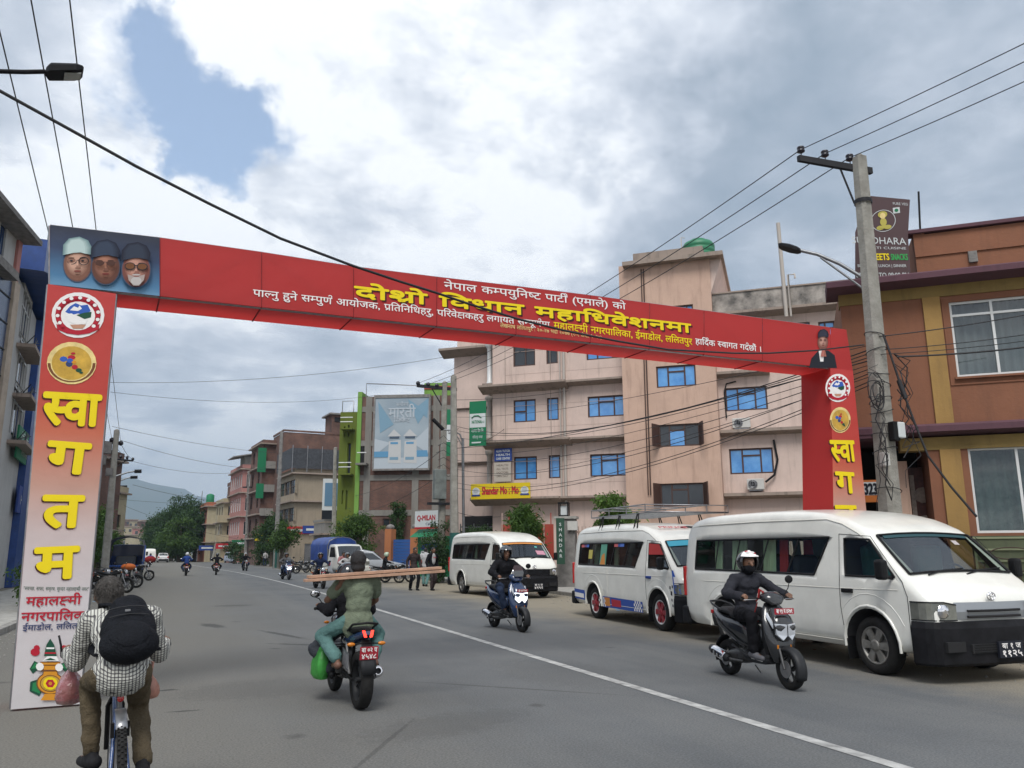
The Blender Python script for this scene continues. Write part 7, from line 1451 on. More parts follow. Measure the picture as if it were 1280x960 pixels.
    if style == 'dio':
        MB().tube([(-.10, -.36, 1.06), (-.13, -.33, 1.10), (-.15, -.32, 1.0), (-.17, -.30, .96)], [.018, .02, .014, .008], 6).build('red_ribbon', C_['red'], t); MB().tube([(-.15, -.30, .95), (-.20, -.28, .80), (-.12, -.24, .72)], .006, 5).build('red_cord', C_['red'], t)
    MB().tube([(.10, .20, .16), (.22, .28, .06)], .010, 6).build('side_stand', M['steel'], t)
    return t
SX, SY = 6.27, 8.08
SC_ = lambda o, k: setattr(o, 'scale', (k, k, k))
SC_(scooter('black scooter with red front plate and ribbons beside the big white van', (SX, SY, 0), R(-4), M['bkblack'], M['bkmatte'], 'बा ९९ प ४२७१', group='scooters coming towards the camera'), .96)
hh = {-1: ((-.31, -.283, .992), (1, .35, 0)), 1: ((.31, -.283, .992), (1, -.35, 0))}
_p = person('rider in charcoal jacket, black trousers and white and black helmet on the black scooter', (SX, SY, 0), R(-4),
       dict(hip=(0, .17, .80), spine=(0, -.10, 1), Ls=.45, hands=hh, feet={-1: (-.145, -.16, .385), 1: (.10, -.22, .385)}, look=(-.12, -1, -.05), top=C_['charcoal'], trousers=C_['black'], gear='helmet_graphic', mask=C_['black'], shoes=mat('grey_trainer', (.10, .10, .11), .7), sole=P_['wh'], coat=True, sg=.024, elp={-1: (-.9, .4, -.5), 1: (.9, .3, -.5)}, knp={-1: (-.35, -1, .6), 1: (.3, -1, .6)}, visor=(30, 62), visorm=P_['wh'], wo={-1: (-.01, .055, .02), 1: (.01, .055, .02)}), group='people riding towards the camera'); SC_(_p[0], .96)
BX, BY = 5.9, 15.2
scooter('deep blue scooter with lit headlight and dark screen before the farthest van', (BX, BY, 0), R(5), M['bkblue'], M['bkmatte'], 'बा ९९ प ७१', 'screen', M['lampon'], group='scooters coming towards the camera')
person('rider in black hooded jacket and dark jeans on the deep blue scooter', (BX, BY, 0), R(5),
       dict(hip=(0, .17, .83), spine=(0, -.10, 1), Ls=.48, hands=hh, feet={-1: (-.14, -.18, .385), 1: (.12, -.20, .385)}, look=(-.05, -1, 0), top=C_['black'], trousers=C_['jeans'], gear='helmet', open=50, shoes=M['black'], sole=P_['wh'], coat=True, sg=.026, cuff=.22, elp={-1: (-1, .3, -.4), 1: (1, .3, -.4)}, knp={-1: (-.6, -1, .5), 1: (.5, -1, .5)}, mask=None), vox=.012, group='people riding towards the camera')
def motorcycle(label, loc, rz, tank, platetxt, near=False, lit=False, group=None, lean=0.0, cat='motorcycle'):
    t = thing('motorcycle', label, cat, loc, rz, group); t.rotation_euler = (0, lean, rz)
    FZ[0] = .30; bwheel(t, -.66, .30, .10, 6, rimm=M['bkmatte']); fender(t, -.66, .315, .13, 50, 150, M['black']); FZ[0] = .305; bwheel(t, .66, .305, .135, 6, rimm=M['bkmatte']); 
    g = MB()
    for sg in (-1, 1): g.tube([(sg*.09, -.66, .30), (sg*.09, -.50, .62), (sg*.085, -.40, .90)], .021, 8)
    g.build('fork', M['steel'], t)
    MB().loft([(0, -.35, .86, .05, .06), (0, -.28, .86, .10, .13), (0, -.12, .84, .12, .15), (0, .04, .78, .09, .11), (0, .10, .74, .05, .08)], 16, 2.4).build('fuel_tank', tank, t)
    MB().loft([(0, .02, .745, .03, .09), (0, .15, .75, .035, .13), (0, .30, .765, .035, .14), (0, .36, .80, .045, .13), (0, .62, .83, .04, .12), (0, .76, .84, .02, .07)], 14, 2.6).build('seat', M['seatv'], t)
    MB().loft([(0, .10, .66, .05, .10), (0, .35, .70, .07, .13), (0, .60, .75, .06, .11), (0, .84, .80, .035, .07), (0, .90, .82, .02, .04)], 14, 2.6).build('tail_panel', tank, t)
    g = MB(); g.loft([(0, -.28, .40, .08, .09), (0, -.16, .42, .16, .13), (0, .02, .38, .15, .14), (0, .18, .36, .10, .12)], 12, 3); g.build('engine', M['engine'], t)
    g = MB(); 
    for k in range(6): g.box((0, -.20+.004*k, .46+.03*k), (.26, .16, .008))
    g.build('cooling_fins', M['engine'], t)
    g = MB(); g.tube([(0, -.38, .88), (0, -.30, .60), (0, -.26, .34), (0, -.05, .24), (0, .2, .28)], .02, 8).tube([(0, -.36, .82), (0, 0, .68), (0, .4, .68), (0, .8, .78)], .018, 8).tube([(0, .2, .30), (0, .3, .66)], .018, 8); g.build('frame', M['black'], t)
    for sg in (-1, 1): MB().tube([(sg*.10, .18, .34), (sg*.10, .66, .305)], .018, 8).build('swing_arm', M['black'], t); MB().tube([(sg*.11, .36, .70), (sg*.12, .60, .36)], .022, 8).build('shock_absorber', M['engine'], t)
    g = MB(); g.tube([(-.08, -.28, .42), (-.10, -.34, .26), (-.12, -.1, .20), (-.13, .25, .26)], .02, 8); g.build('exhaust_pipe', M['engine'], t); g = MB(); g.lathe([(.03, 0), (.05, .06), (.058, .12), (.058, .42), (.050, .46), (.035, .465), (.030, .43)], (-.165, .30, .28), (0, .93, .24), 16); s_ = g.build('silencer', M['bkmatte'], t)
    g = MB(); g.lathe([(.062, .38), (.064, .44), (.048, .468), (.034, .468)], (-.165, .30, .28), (0, .93, .24), 16, caps=False); g.build('silencer_tip', M['chrome'], s_)
    MB().ell((0, -.50, .86), (.11, .09, .10)).build('headlight_cowl', M['bkblack'], t); MB().ell((0, -.575, .85), (.085, .03, .075)).build('headlight', M['lampon'] if lit else M['lampw'], t)
    MB().tube([(-.36, -.22, 1.02), (-.26, -.30, 1.03), (-.1, -.38, .97), (.1, -.38, .97), (.26, -.30, 1.03), (.36, -.22, 1.02)], .012, 8).build('handlebar', M['black'], t)
    for sg in (-1, 1): MB().tube([(sg*.25, -.305, 1.03), (sg*.37, -.215, 1.02)], .018, 8).build('grip', M['rubber'], t); mirror(t, sg*.36, -.27, 1.19, .062, .042, base=(sg*.24, -.31, 1.04))
    for sg in (-1, 1): MB().ell((sg*.17, -.46, .84), (.035, .02, .018)).build('indicator', M['amber'], t); MB().ell((sg*.17, .84, .70), (.045, .022, .022)).build('indicator', M['amber'], t); MB().tube([(0, .84, .71), (sg*.14, .84, .70)], .008, 5).build('indicator_stem', M['black'], t)
    if near:
        for sg in (-1, 1): MB().prism([(sg*.015, .905, .775), (sg*.045, .905, .775), (sg*.065, .885, .845), (sg*.035, .885, .845)][::sg], (0, .012, 0)).build('tail_light', M['tailon'], t)
    else: MB().ell((0, .90, .80), (.06, .02, .03)).build('tail_light', M['redlamp'], t)
    MB().tube([(-.13, .45, .80), (-.14, .75, .90), (0, .84, .92), (.14, .75, .90), (.13, .45, .80)], .013, 8).build('grab_rail', M['black'], t)
    g = MB(); g.rings([[(x, y, z) for x in (-w_, -w_*.5, 0, w_*.5, w_)] for y, z, w_ in ((.80, .74, .05), (.92, .62, .07), (.96, .50, .085), (.985, .40, .075))], closed=False, caps=False); o = g.build('rear_mudguard', M['bkmatte'], t); md = o.modifiers.new('s', 'SOLIDIFY'); md.thickness = .008
    plate(t, platetxt, 0, .965, .615, .20 if near else .2, .135, back=True, lean=.15); 
    if not near: plate(t, 'बा', 0, -.62, .72, .18, .05)
    g = MB()
    for k in range(5): g.tube([(.15, .40+.06*k, .62-.01*k), (.155, .42+.06*k, .42)], .006, 5)
    g.tube([(.15, .38, .62), (.15, .66, .58)], .008, 5).tube([(.155, .40, .42), (.155, .68, .40)], .008, 5); g.build('saree_guard', M['steel'], t)
    for sg in (-1, 1): MB().tube([(sg*.10, .10, .30), (sg*.24, .10, .30)], .012, 6).build('footrest', M['rubber'], t); MB().tube([(sg*.12, .42, .44), (sg*.26, .42, .42)], .012, 6).build('footrest', M['rubber'], t)
    return t
MXp, MYp = 1.63, 8.85
MS = .89
SC_(motorcycle('black motorcycle with two lit red tail bars and crimson rear plate, carrying two men', (MXp, MYp, 0), R(183), M['bkblue'], ('बा ०२ प', '४५४८'), True, group=None), MS)
_p = person('driver in black jacket leaning forward in front of the man with the planks', (MXp, MYp, 0), R(183),
       dict(hip=(0, -.0, .84), spine=(0, -.30, 1), Ls=.44, hands={-1: ((-.31, -.262, 1.03), (1, .6, 0)), 1: ((.31, -.262, 1.03), (1, -.6, 0))}, gr=.017, feet={-1: (-.20, .12, .36), 1: (.22, .12, .36)}, top=C_['black'], trousers=cloth('slate_trousers', (.05, .055, .065)), gear='helmet', coat=True, sg=.024, elp={-1: (-.5, .3, -1), 1: (.5, .3, -1)}, knp={-1: (-.5, -1, .4), 1: (.55, -1, .4)}), vox=.011); SC_(_p[0], MS)
pil, PJ, PH, PN, PU = person('passenger in sage green T-shirt and teal trousers steadying planks on his shoulders', (MXp, MYp, 0), R(183),
       dict(hip=(0, .42, .93), spine=(0, -.04, 1), Ls=.47, sw=.185, head=(0, .33, 1.585), hands={-1: ((-.15, .02, 1.0), None), 1: ((.21, .44, 1.405), (1, .0, .06))}, gr=.032, wo={1: (.02, .02, -.085), -1: (0, .04, 0)}, feet={-1: (-.20, .42, .50), 1: (.22, .42, .50)}, look=(0, -1, .05), top=C_['sage'], trousers=C_['teal'], gear='scarf', sleeve=.30, collar=False, hem=.12, hw=.014, sg=.024, tg=.022, cuff=.1, shoes=mat('bare_foot', (.15, .075, .05), .6), shoehi=False, sole=mat('sandal', (.05, .03, .02), .8),
            elp={-1: (-.9, .1, -.7), 1: (.8, -.2, -1.0)}, knp={-1: (-.6, -1, .1), 1: (.65, -1, .1)}), vox=.009)
SC_(pil, MS)
t = thing('plank_bundle', 'two long reddish brown planks carried across the shoulders on the motorcycle', 'planks', (MXp, MYp, 0), R(183)); SC_(t, MS)
M['timber'] = mat('fresh_timber', (.42, .25, .165), .7, var=.25, vscale=8); nt_ = M['timber'].node_tree
for dz, x0, x1, dy in ((.018, -.97, .60, 0), (-.020, -1.0, .64, .03)):
    a = Vector((x1, .47+dy, 1.395+dz)); b_ = Vector((x0, .47+dy, 1.475+dz)); d = (b_-a); n_ = Vector((0, 0, 1)); MB().prism([a+Vector((0, -.07, -.015)), a+Vector((0, .07, -.015)), a+Vector((0, .07, .015)), a+Vector((0, -.07, .015))], d).build('plank', M['timber'], t, bevel=.003)
t = thing('shopping_bag', 'bright green shopping bag hanging on the left side of the motorcycle', 'bag', (MXp, MYp, 0), R(183)); SC_(t, MS)
g = MB(); rs = []
for z, wx, wy, ox in ((.60, .015, .10, 0), (.54, .05, .15, .01), (.42, .08, .17, .02), (.30, .085, .16, .02), (.25, .06, .14, .01)): rs.append([(.30+ox+wx*math.copysign(abs(math.cos(a))**.7, math.cos(a))+.012*math.sin(3*a+z*9), -.02+wy*math.copysign(abs(math.sin(a))**.7, math.sin(a)), z) for a in [2*PI*k/20 for k in range(20)]])
g.rings(rs); g.build('bag_body', mat('green_bag', (.04, .26, .04), .45, var=.3, vscale=9, bump=.6, bscale=12), t); MB().tube([(.30, -.08, .60), (.29, -.04, .74), (.28, 0, .78), (.29, .04, .74), (.30, .08, .60)], .008, 6).build('bag_handle', bpy.data.materials['green_bag'], t)
CXp, CYp = -.285, 5.38
CS = .93
t = thing('bicycle', 'blue mountain bicycle with knobbly rear tyre ridden by the man in plaid', 'bicycle', (CXp, CYp, 0), R(178)); SC_(t, CS)
M['bframe'] = mat('blue_bike_frame', (.02, .055, .16), .3, coat=.5)
for y in (-.56, .50):
    o = bwheel(t, y, .335, .052, thin=True, rimm=M['alu'], disc=False); first = None
    g = MB()
    for k in range(64):
        for xx in (-.017, 0, .017):
            a = 2*PI*(k+(.5 if xx else 0))/64; c = Vector((xx, y+.336*math.cos(a), .335+.336*math.sin(a))); e1 = Vector((0, -math.sin(a), math.cos(a)))*.006; e2 = Vector((.0055, 0, 0)); e3 = Vector((0, math.cos(a), math.sin(a)))*.006; g.prism([c-e1-e2, c-e1+e2, c+e1+e2, c+e1-e2], e3)
    tag(g.build('tyre_knobs', M['rubber'], o), kind='stuff')
g = MB(); BB = (0, .08, .29); ST = (0, .22, .70); HT = (0, -.42, .80); HB = (0, -.43, .68)
g.tube([BB, ST], .018, 10).tube([BB, HB], .022, 10).tube([ST, HT], .018, 10).tube([HT, HB], .024, 10)
for sg in (-1, 1): g.tube([(sg*.018, .21, .70), (sg*.045, .44, .42), (sg*.052, .50, .335)], .010, 8).tube([(sg*.03, .10, .29), (sg*.052, .50, .335)], .011, 8)
g.build('frame', M['bframe'], t); g = MB()
for sg in (-1, 1): g.tube([(sg*.045, -.56, .335), (sg*.045, -.49, .62), (sg*.02, -.45, .68)], .014, 8)
g.build('fork', M['black'], t)
MB().tube([ST, (0, .24, .80)], .013, 8).build('seat_post', M['steel'], t); MB().loft([(0, .0, .815, .012, .02), (0, .08, .82, .018, .03), (0, .22, .825, .025, .07), (0, .30, .83, .022, .085), (0, .34, .825, .012, .06)], 14, 2.4).build('saddle', M['seatv'], t)
g = MB(); g.tube([(0, -.42, .80), (0, -.44, .92), (0, -.55, .96)], .014, 8).tube([(-.32, -.48, .975), (-.2, -.55, .98), (0, -.57, .96), (.2, -.55, .98), (.32, -.48, .975)], .012, 8); g.build('handlebar', M['black'], t)
for sg in (-1, 1): MB().tube([(sg*.22, -.542, .978), (sg*.33, -.475, .975)], .016, 8).build('grip', M['rubber'], t)
MB().tube([(.33, -.48, .975), (.335, -.46, 1.04), (.35, -.50, 1.10)], .007, 6).build('bar_end', M['black'], t)
g = MB(); g.lathe([(.09, -.003), (.09, .003)], (-.055, .08, .29), (1, 0, 0), 28); g.tube([(-.07, .08, .29), (-.085, .25, .27)], .010, 6).tube([(.07, .08, .29), (.085, -.09, .31)], .010, 6); g.build('crank', M['steel'], t)
boxpart(t, 'pedal', M['black'], -.17, -.09, .20, .30, .26, .28); boxpart(t, 'pedal', M['black'], .09, .17, -.14, -.04, .30, .32)
MB().ell((0, .285, .775), (.02, .012, .02)).build('reflector', M['redlamp'], t); g = MB(); g.rings([[(x, y, z) for x in (-.03, 0, .03)] for y, z in ((.28, .72), (.40, .73), (.52, .70), (.58, .66))], closed=False, caps=False); o = g.build('mudguard', M['steel'], t); md = o.modifiers.new('s', 'SOLIDIFY'); md.thickness = .004
for sg in (-1, 1): boxpart(t, 'rim_brake', M['black'], sg*.03, sg*.05, .36, .39, .58, .66)
M['greyhair'] = mat('grey_brown_hair', (.05, .043, .038), .9, col2=(.13, .12, .11), vscale=30, bump=.8, bscale=250)
cyc, CJ, CH, CN, CU = person('grey haired cyclist in checked shirt and khaki trousers wearing a black backpack', (CXp, CYp, 0), R(178),
       dict(hip=(0, .25, .92), spine=(0, -.50, .40), Ls=.50, sw=.175, bend=.06, head=(.07, -.27, 1.355), hands={-1: ((-.29, -.50, .978), (1, .55, 0)), 1: ((.29, -.50, .978), (1, -.55, 0))}, feet={-1: (-.135, .22, .385), 1: (.135, -.10, .425)}, look=(.05, -1, -.05), top=C_['plaid'], trousers=C_['khaki'], gear='hair', hairm=M['greyhair'], sg=.020, hem=.03, tg=.008, sleeve=.93, cuff=.05, shoes=mat('black_trainer', (.015, .015, .017), .8, spec=.2), sole=mat('grey_sole', (.08, .08, .08), .8),
            elp={-1: (-.12, .2, -1), 1: (.12, .2, -1)}, knp={-1: (.0, -1, .3), 1: (.18, -1, .3)}, footdir={1: (.35, -1, -.05), -1: (-.15, -1, -.35)}), vox=.0085)
SC_(cyc, CS)
t = thing('backpack', 'black backpack with twin straps on the back of the cyclist', 'backpack', (CXp, CYp, 0), R(178)); SC_(t, CS)
BM = Matrix((Vector((1, 0, 0)), CU.cross(Vector((1, 0, 0))), CU)).transposed(); cb = Vector(CN).lerp(Vector((0, .25, .92)), .52)+BM @ Vector((-.035, .165, -.01))
M['packm'] = mat('black_nylon', (.008, .009, .012), .7, spec=.12, var=.3, vscale=14, bump=.5, bscale=90)
g = MB()
for (x, y, z, rx, ry, rz_) in ((0, 0, -.07, .158, .088, .26), (0, .025, -.20, .168, .105, .13), (0, -.01, .12, .115, .075, .12)): g.ell(cb+BM @ Vector((x, y, z)), (rx, ry, rz_), BM, 16, 10)
g.build('pack_body', M['packm'], t, remesh=.011, smooth_it=3, wrinkle=.012); g = MB(); g.ell(cb+BM @ Vector((0, .085, -.19)), (.125, .055, .11), BM, 14, 8); g.build('front_pocket', M['packm'], t, remesh=.010, smooth_it=2)
for sg in (-1, 1):
    sh = CN+Vector((sg*.10, 0, 0))+CU*.03; g = MB(); pts = [cb+BM @ Vector((sg*.06, -.03, .20)), sh+BM @ Vector((0, .07, -.01)), sh+BM @ Vector((0, .0, .03)), sh+BM @ Vector((sg*.02, -.09, -.04)), sh+BM @ Vector((sg*.05, -.13, -.2)), cb+BM @ Vector((sg*.15, -.10, -.14))]
    rs = []
    for i, p in enumerate(pts):
        tt = (pts[min(i+1, 5)]-pts[max(i-1, 0)]).normalized(); sd_ = BM @ Vector((1, 0, 0)); nn = tt.cross(sd_).normalized(); rs.append([p+sd_*a*.032+nn*b*.008 for a, b in ((-1, -1), (1, -1), (1, 1), (-1, 1))])
    g.rings(rs); g.build('shoulder_strap', M['packm'], t)
MB().tube([cb+BM @ Vector((x, .0+.0, .235-.02*abs(x)*10)) for x in (-.05, -.02, .02, .05)], .009, 6).build('grab_loop', M['packm'], t)
for z, y in ((-.02, .094), (.05, .092)): MB().tube([cb+BM @ Vector((x, y-.9*x*x, z-.8*x*x)) for x in (-.11, -.06, 0, .06, .11)], .0035, 5).build('zip', M['bkmatte'], t)
MB().box(cb+BM @ Vector((.01, .105, -.0)), (.03, .008, .012)).build('zip_tag', M['steel'], t)
def bag(label, x, y, z, w, h, m):
    t = thing('plastic_bag', label, 'plastic bag', (CXp, CYp, 0), R(178)); SC_(t, CS); rs = []
    for q, r_ in ((0, .12), (.12, .2), (.3, .62), (.55, .95), (.8, 1.0), (.95, .8), (1, .4)): rs.append([(x+w*r_*math.cos(a)*(1+.10*math.sin(5*a+q*7)), y+w*.75*r_*math.sin(a)*(1+.1*math.cos(4*a+q*9)), z-h*q) for a in [2*PI*k/24 for k in range(24)]])
    MB().rings(rs).build('bag_body', m, t); MB().tube([(x, y-.01, z-.01), (x-.01, y, z+.06), (x+.01, y, z+.07), (x, y+.01, z)], .008, 6).build('bag_handle', m, t)
pinkb = mat('thin_pink_plastic', (.36, .12, .13), .35, col2=(.24, .10, .08), vscale=14, bump=.8, bscale=18); pinkb.node_tree.nodes['Principled BSDF'].inputs['Transmission Weight'].default_value = .25
bag('pink plastic carrier bag hanging from the left side of the bicycle handlebar', .27, -.42, .92, .085, .25, pinkb)
bag('peach coloured plastic bag hanging low at the right side of the cyclist', -.185, -.05, .86, .05, .16, mat('peach_plastic', (.40, .19, .14), .4, var=.3, vscale=12, bump=.6, bscale=16))
rs = random.Random(9); g = MB()
for k in range(2600):
    d_ = Vector((rs.gauss(0, 1), rs.gauss(0, 1), rs.gauss(0, 1))).normalized()
    if d_.z < -.45 or (d_.y < -.5 and d_.z < .3): continue
    p = CH(d_.x*.083, .012+d_.y*.106, .02+d_.z*.102); q = CH(d_.x*.092+rs.gauss(0, .005), .014+d_.y*.115+rs.gauss(0, .005), .006+d_.z*.112); s_ = (q-p).cross(Vector((rs.random()-.5, rs.random()-.5, rs.random()-.5))).normalized()*.0022; g.add([p-s_, p+s_, q], [(0, 1, 2)])
tag(g.build('hair_strands', M['greyhair'], cyc), kind='stuff')
for o in COL.objects:
    if o.parent is None and abs(o.location.x-CXp) < 1e-5 and abs(o.location.y-CYp) < 1e-5: o.rotation_euler = (0, R(3), R(186))
def far_rider(label, hlabel_pose): pass
GRD = {-1: ((-.31, -.25, 1.03), (1, .6, 0)), 1: ((.31, -.25, 1.03), (1, -.6, 0))}
def rider(label, loc, rz, top, tr, gear='helmet', gearm=None, dy=0.0, vox=.024, group='riders far along the road', hip=(0, .12, .84), lean=(0, -.14, 1)):
    return person(label, loc, rz, dict(hip=(hip[0], hip[1]+dy, hip[2]), spine=lean, Ls=.46, hands=GRD if dy == 0 else {-1: ((-.14, -.05+dy*.4, .98), None), 1: ((.14, -.05+dy*.4, .98), None)}, feet={-1: (-.19, .12+dy*.6, .38), 1: (.19, .12+dy*.6, .38)}, top=C_[top], trousers=C_[tr], gear=gear, gearm=gearm or M['helmet'], coat=True, sg=.024, elp={-1: (-1, .3, -.4), 1: (1, .3, -.4)}, knp={-1: (-.5, -1, .4), 1: (.5, -1, .4)}), vox=vox, group=group)[0]
FG = 'motorcycles far along the road'
mproto = motorcycle('motorcycle going away with two people in blue', gl(232, 719.5), R(182), M['bkblack'], 'बा', group=FG)
rider('rider in blue jacket going away, nearer the left edge of the road', gl(232, 719.5), R(182), 'navy', 'black'); rider('passenger in blue and pale helmet behind the blue rider', gl(232, 719.5), R(182), 'blue', 'jeans', gearm=M['helmetw'], dy=.36, hip=(0, .10, .90))
place(mproto, gl(270, 718.5), R(178), 'motorcycle going away on the centre line under a rider in black'); rider('rider all in black going away on the centre line', gl(270, 718.5), R(178), 'black', 'black')
place(mproto, gl(306, 713.5), R(8), 'motorcycle coming on ahead of the silver car'); rider('rider in black with white helmet coming on near the silver car', gl(306, 713.5), R(8), 'black', 'jeans', gearm=M['helmetw'])
c = place(mproto, gl(399, 735.5), R(6), 'motorcycle coming on left of the white pickup'); rider('rider in dark jacket coming on left of the white pickup', gl(399, 735.5), R(6), 'navy', 'black')
place(mproto, gl(433, 733), R(14), 'motorcycle coming on behind the planks with two people'); rider('rider in white striped shirt and grey helmet behind the planks', gl(433, 733), R(14), 'white', 'black', gearm=M['helmetg']); rider('passenger in pink behind the rider in white', gl(433, 733), R(14), 'pink', 'jeans', gear='hair', dy=.36, hip=(-.05, .10, .92))
place(mproto, gl(483, 729), R(80), 'motorcycle standing side on before the orange pillar'); rider('rider in black with pale green helmet astride the side-on motorcycle', gl(483, 729), R(80), 'black', 'black', gearm=mat('pale_green_helmet', (.36, .45, .33), .3))
place(mproto, gl(187, 708.5), R(183), 'motorcycle far ahead going away with a red load'); rider('rider in mauve with a load far ahead on the left', gl(187, 708.5), R(183), 'blue', 'brown', vox=.03)
t = thing('load', 'round dark red bundle on the back of the far motorcycle on the left', 'bundle', gl(187, 708.5)); MB().ell((0, -.4, .80), (.62, .3, .36)).build('bundle', C_['red'], t, bevel=0)
place(mproto, gl(247, 699), R(4), 'motorcycle far off in front of the dark trees'); rider('rider in red far off in front of the dark trees', gl(247, 699), R(4), 'red', 'black', vox=.035)
place(mproto, gl(256.5, 700), R(4), 'dark motorcycle far off left of the pale goods truck'); rider('rider in black far off left of the pale goods truck', gl(256.5, 700), R(4), 'black', 'black', vox=.035)
for k, (px, py, rz, lab) in enumerate(((373, 716, 60, 'parked motorcycle leftmost in the row behind the grey scooter'), (381, 717, 75, 'second parked motorcycle in the row behind the grey scooter'), (446, 722, 70, 'parked motorcycle beside the dark windowed car'), (497, 728, 82, 'parked motorcycle in front of the blue shutter gate'))): place(mproto, gl(px, py), R(rz), lab)
t = copy_tree([o for o in COL.objects if o.name.startswith('scooter') and 'deep blue' in o.get('label', '')][0]); t.location = gl(357, 724.5); t.rotation_euler = (0, 0, R(10)); t['label'] = 'small grey scooter coming on by the pole with a green foot'; t['group'] = 'scooters coming towards the camera'
rider('rider in grey shirt on the small scooter by the pole', gl(357, 724.5), R(10), 'grey', 'jeans', group='riders far along the road', hip=(0, .15, .82))
for k, (px, py, rz, lab) in enumerate(((127, 739, 25, 'parked motorcycle nearest the left post of the arch'), (140, 741, 60, 'parked dark blue motorcycle just left of the cyclist head'), (152, 735, 75, 'parked motorcycle with an orange cloth on its seat'), (171, 726, 80, 'parked motorcycle beside the wheel of the covered truck'))): place(mproto, gl(px, py), R(rz), lab)
g_ = gl(158, 735.5); t = thing('cloth', 'orange cloth thrown over a parked motorcycle on the left', 'cloth', (g_[0], g_[1], .86)); MB().ell((0, 0, .06), (.30, .22, .14)).build('folded_cloth', mat('orange_cloth', (.5, .12, .02), .8, bump=.6, bscale=12), t, bevel=0)
def walker(label, loc, rz, top, tr, k, hands=None, gear='hair', inner=None, vox=.018):
    st = .14*k; return person(label, loc, rz, dict(hip=(0, 0, .90), spine=(0, -.03, 1), Ls=.50, hands={-1: ((-.26, -.05+st*.6, .80), None), 1: ((.26, -.05-st*.6, .80), None)} if hands is None else hands, wo={-1: (0, .02, .08), 1: (0, .02, .08)}, feet={-1: (-.09, st, .10), 1: (.09, -st, .10)}, top=C_[top], trousers=C_[tr], gear=gear, coat=True, sg=.022, elp={-1: (-.5, 1, -.2), 1: (.5, 1, -.2)}), vox=vox, group='people on foot by the right kerb')[0]
walker('man in dark grey shirt walking nearest the blue shutter gate', gl(517, 738), R(10), 'brown', 'black', 1); w2_ = walker('man in open black jacket over white T-shirt walking beside the green kiosk', gl(540, 738), R(14), 'black', 'brown', -1)
g = MB(); g.ell((0, -.105, 1.22), (.085, .045, .22)); g.build('t_shirt_front', C_['white'], w2_)
g = MB(); text_mb([('GAP', (0, -.160, 1.25), (1, 0, 0), (0, 0, 1), .06, 1.2, .04, 'c')]).build('shirt_print', P_['pred'], w2_)
walker('person in pale shirt standing at the kerb left of the pole', gl(331, 707.5), R(200), 'white', 'jeans', .3, vox=.03)
walker('woman in pale clothes walking behind the man in the open jacket', gl(531, 733), R(150), 'white', 'teal', .8)
for o in COL.objects:
    if o.parent is None and o.get('group') in ('motorcycles far along the road', 'riders far along the road'): o.scale = (.93, .93, .93)
def leafmat(name, c1, c2, sc=1.2):
    m = mat(name, c1, .6, col2=c2, vscale=sc, spec=.25, detail=3); t = m.node_tree; n = t.nodes; l = t.links; b = n['Principled BSDF']; o = n['Material Output']
    tr = n.new('ShaderNodeBsdfTranslucent'); x = n.new('ShaderNodeMixShader'); x.inputs[0].default_value = .3; src = b.inputs['Base Color'].links[0].from_socket; l.new(src, tr.inputs[0]); l.new(b.outputs[0], x.inputs[1]); l.new(tr.outputs[0], x.inputs[2]); l.new(x.outputs[0], o.inputs[0]); return m
M['leaf'] = leafmat('green_leaves', (.075, .14, .025), (.03, .065, .015)); M['leafd'] = leafmat('dark_leaves', (.050, .10, .028), (.022, .05, .016), .9); M['leafl'] = leafmat('light_leaves', (.11, .19, .035), (.045, .10, .02), 2.0); M['bark'] = mat('bark', (.09, .07, .05), .9, var=.4, vscale=9, bump=.6, bscale=25)
def leaves(mb, rs, blobs, n, size, asp=.45, droop=.3):
    vol = [b[1][0]*b[1][1]*b[1][2] for b in blobs]; tot = sum(vol)
    V = mb.v; Fc = mb.f; S_ = mb.sm; MI = mb.mi
    for (c, r), v in zip(blobs, vol):
        k = int(n*v/tot)
        nc = max(4, k//60); cl = []
        for _ in range(nc):
            d = Vector((rs.gauss(0, 1), rs.gauss(0, 1), rs.gauss(0, 1))).normalized(); q = rs.uniform(.55, 1.02)
            cl.append(Vector((c[0]+d.x*r[0]*q, c[1]+d.y*r[1]*q, c[2]+d.z*r[2]*q)))
        cr_ = .28*min(r)+.05
        for _ in range(k):
            p = rs.choice(cl); p = p+Vector((rs.gauss(0, cr_), rs.gauss(0, cr_), rs.gauss(0, cr_*.8)))
            a = Vector((rs.uniform(-1, 1), rs.uniform(-1, 1), rs.uniform(-1, .5)-droop)).normalized(); b = a.orthogonal().normalized(); b = Matrix.Rotation(rs.uniform(0, 6.28), 3, a) @ b
            s = size*rs.uniform(.6, 1.3); o = len(V); a *= s; b *= s*asp; V.extend([tuple(p), tuple(p+a*.5+b*.5), tuple(p+a), tuple(p+a*.5-b*.5)]); Fc.append([o, o+1, o+2, o+3]); S_.append(False); MI.append(0)
def tree(label, base, h, blobs, n, size, lm, seed=1, name='tree', cat='tree', group=None, trunk_r=.18, asp=.45):
    rs = random.Random(seed); t = thing(name, label, cat, base, 0, group); g = MB(); top = Vector((0, 0, h*.75))
    g.tube([(0, 0, -.1), (rs.uniform(-.1, .1), 0, h*.25), (rs.uniform(-.2, .2), rs.uniform(-.2, .2), h*.5), tuple(top)], [trunk_r*1.25, trunk_r, trunk_r*.7, trunk_r*.3], 8)
    g.build('trunk', M['bark'], t); g = MB()
    for c, r in blobs[:9]:
        s_ = Vector((0, 0, h*rs.uniform(.25, .5))); c = Vector(c); g.tube([s_, s_.lerp(c, .5)+Vector((0, 0, .1*h)), c], [trunk_r*.5, trunk_r*.3, trunk_r*.08], 6)
    g.build('branches', M['bark'], t); g = MB(); leaves(g, rs, blobs, n, size, asp); tag(g.build('crown', lm, t), kind='stuff'); return t
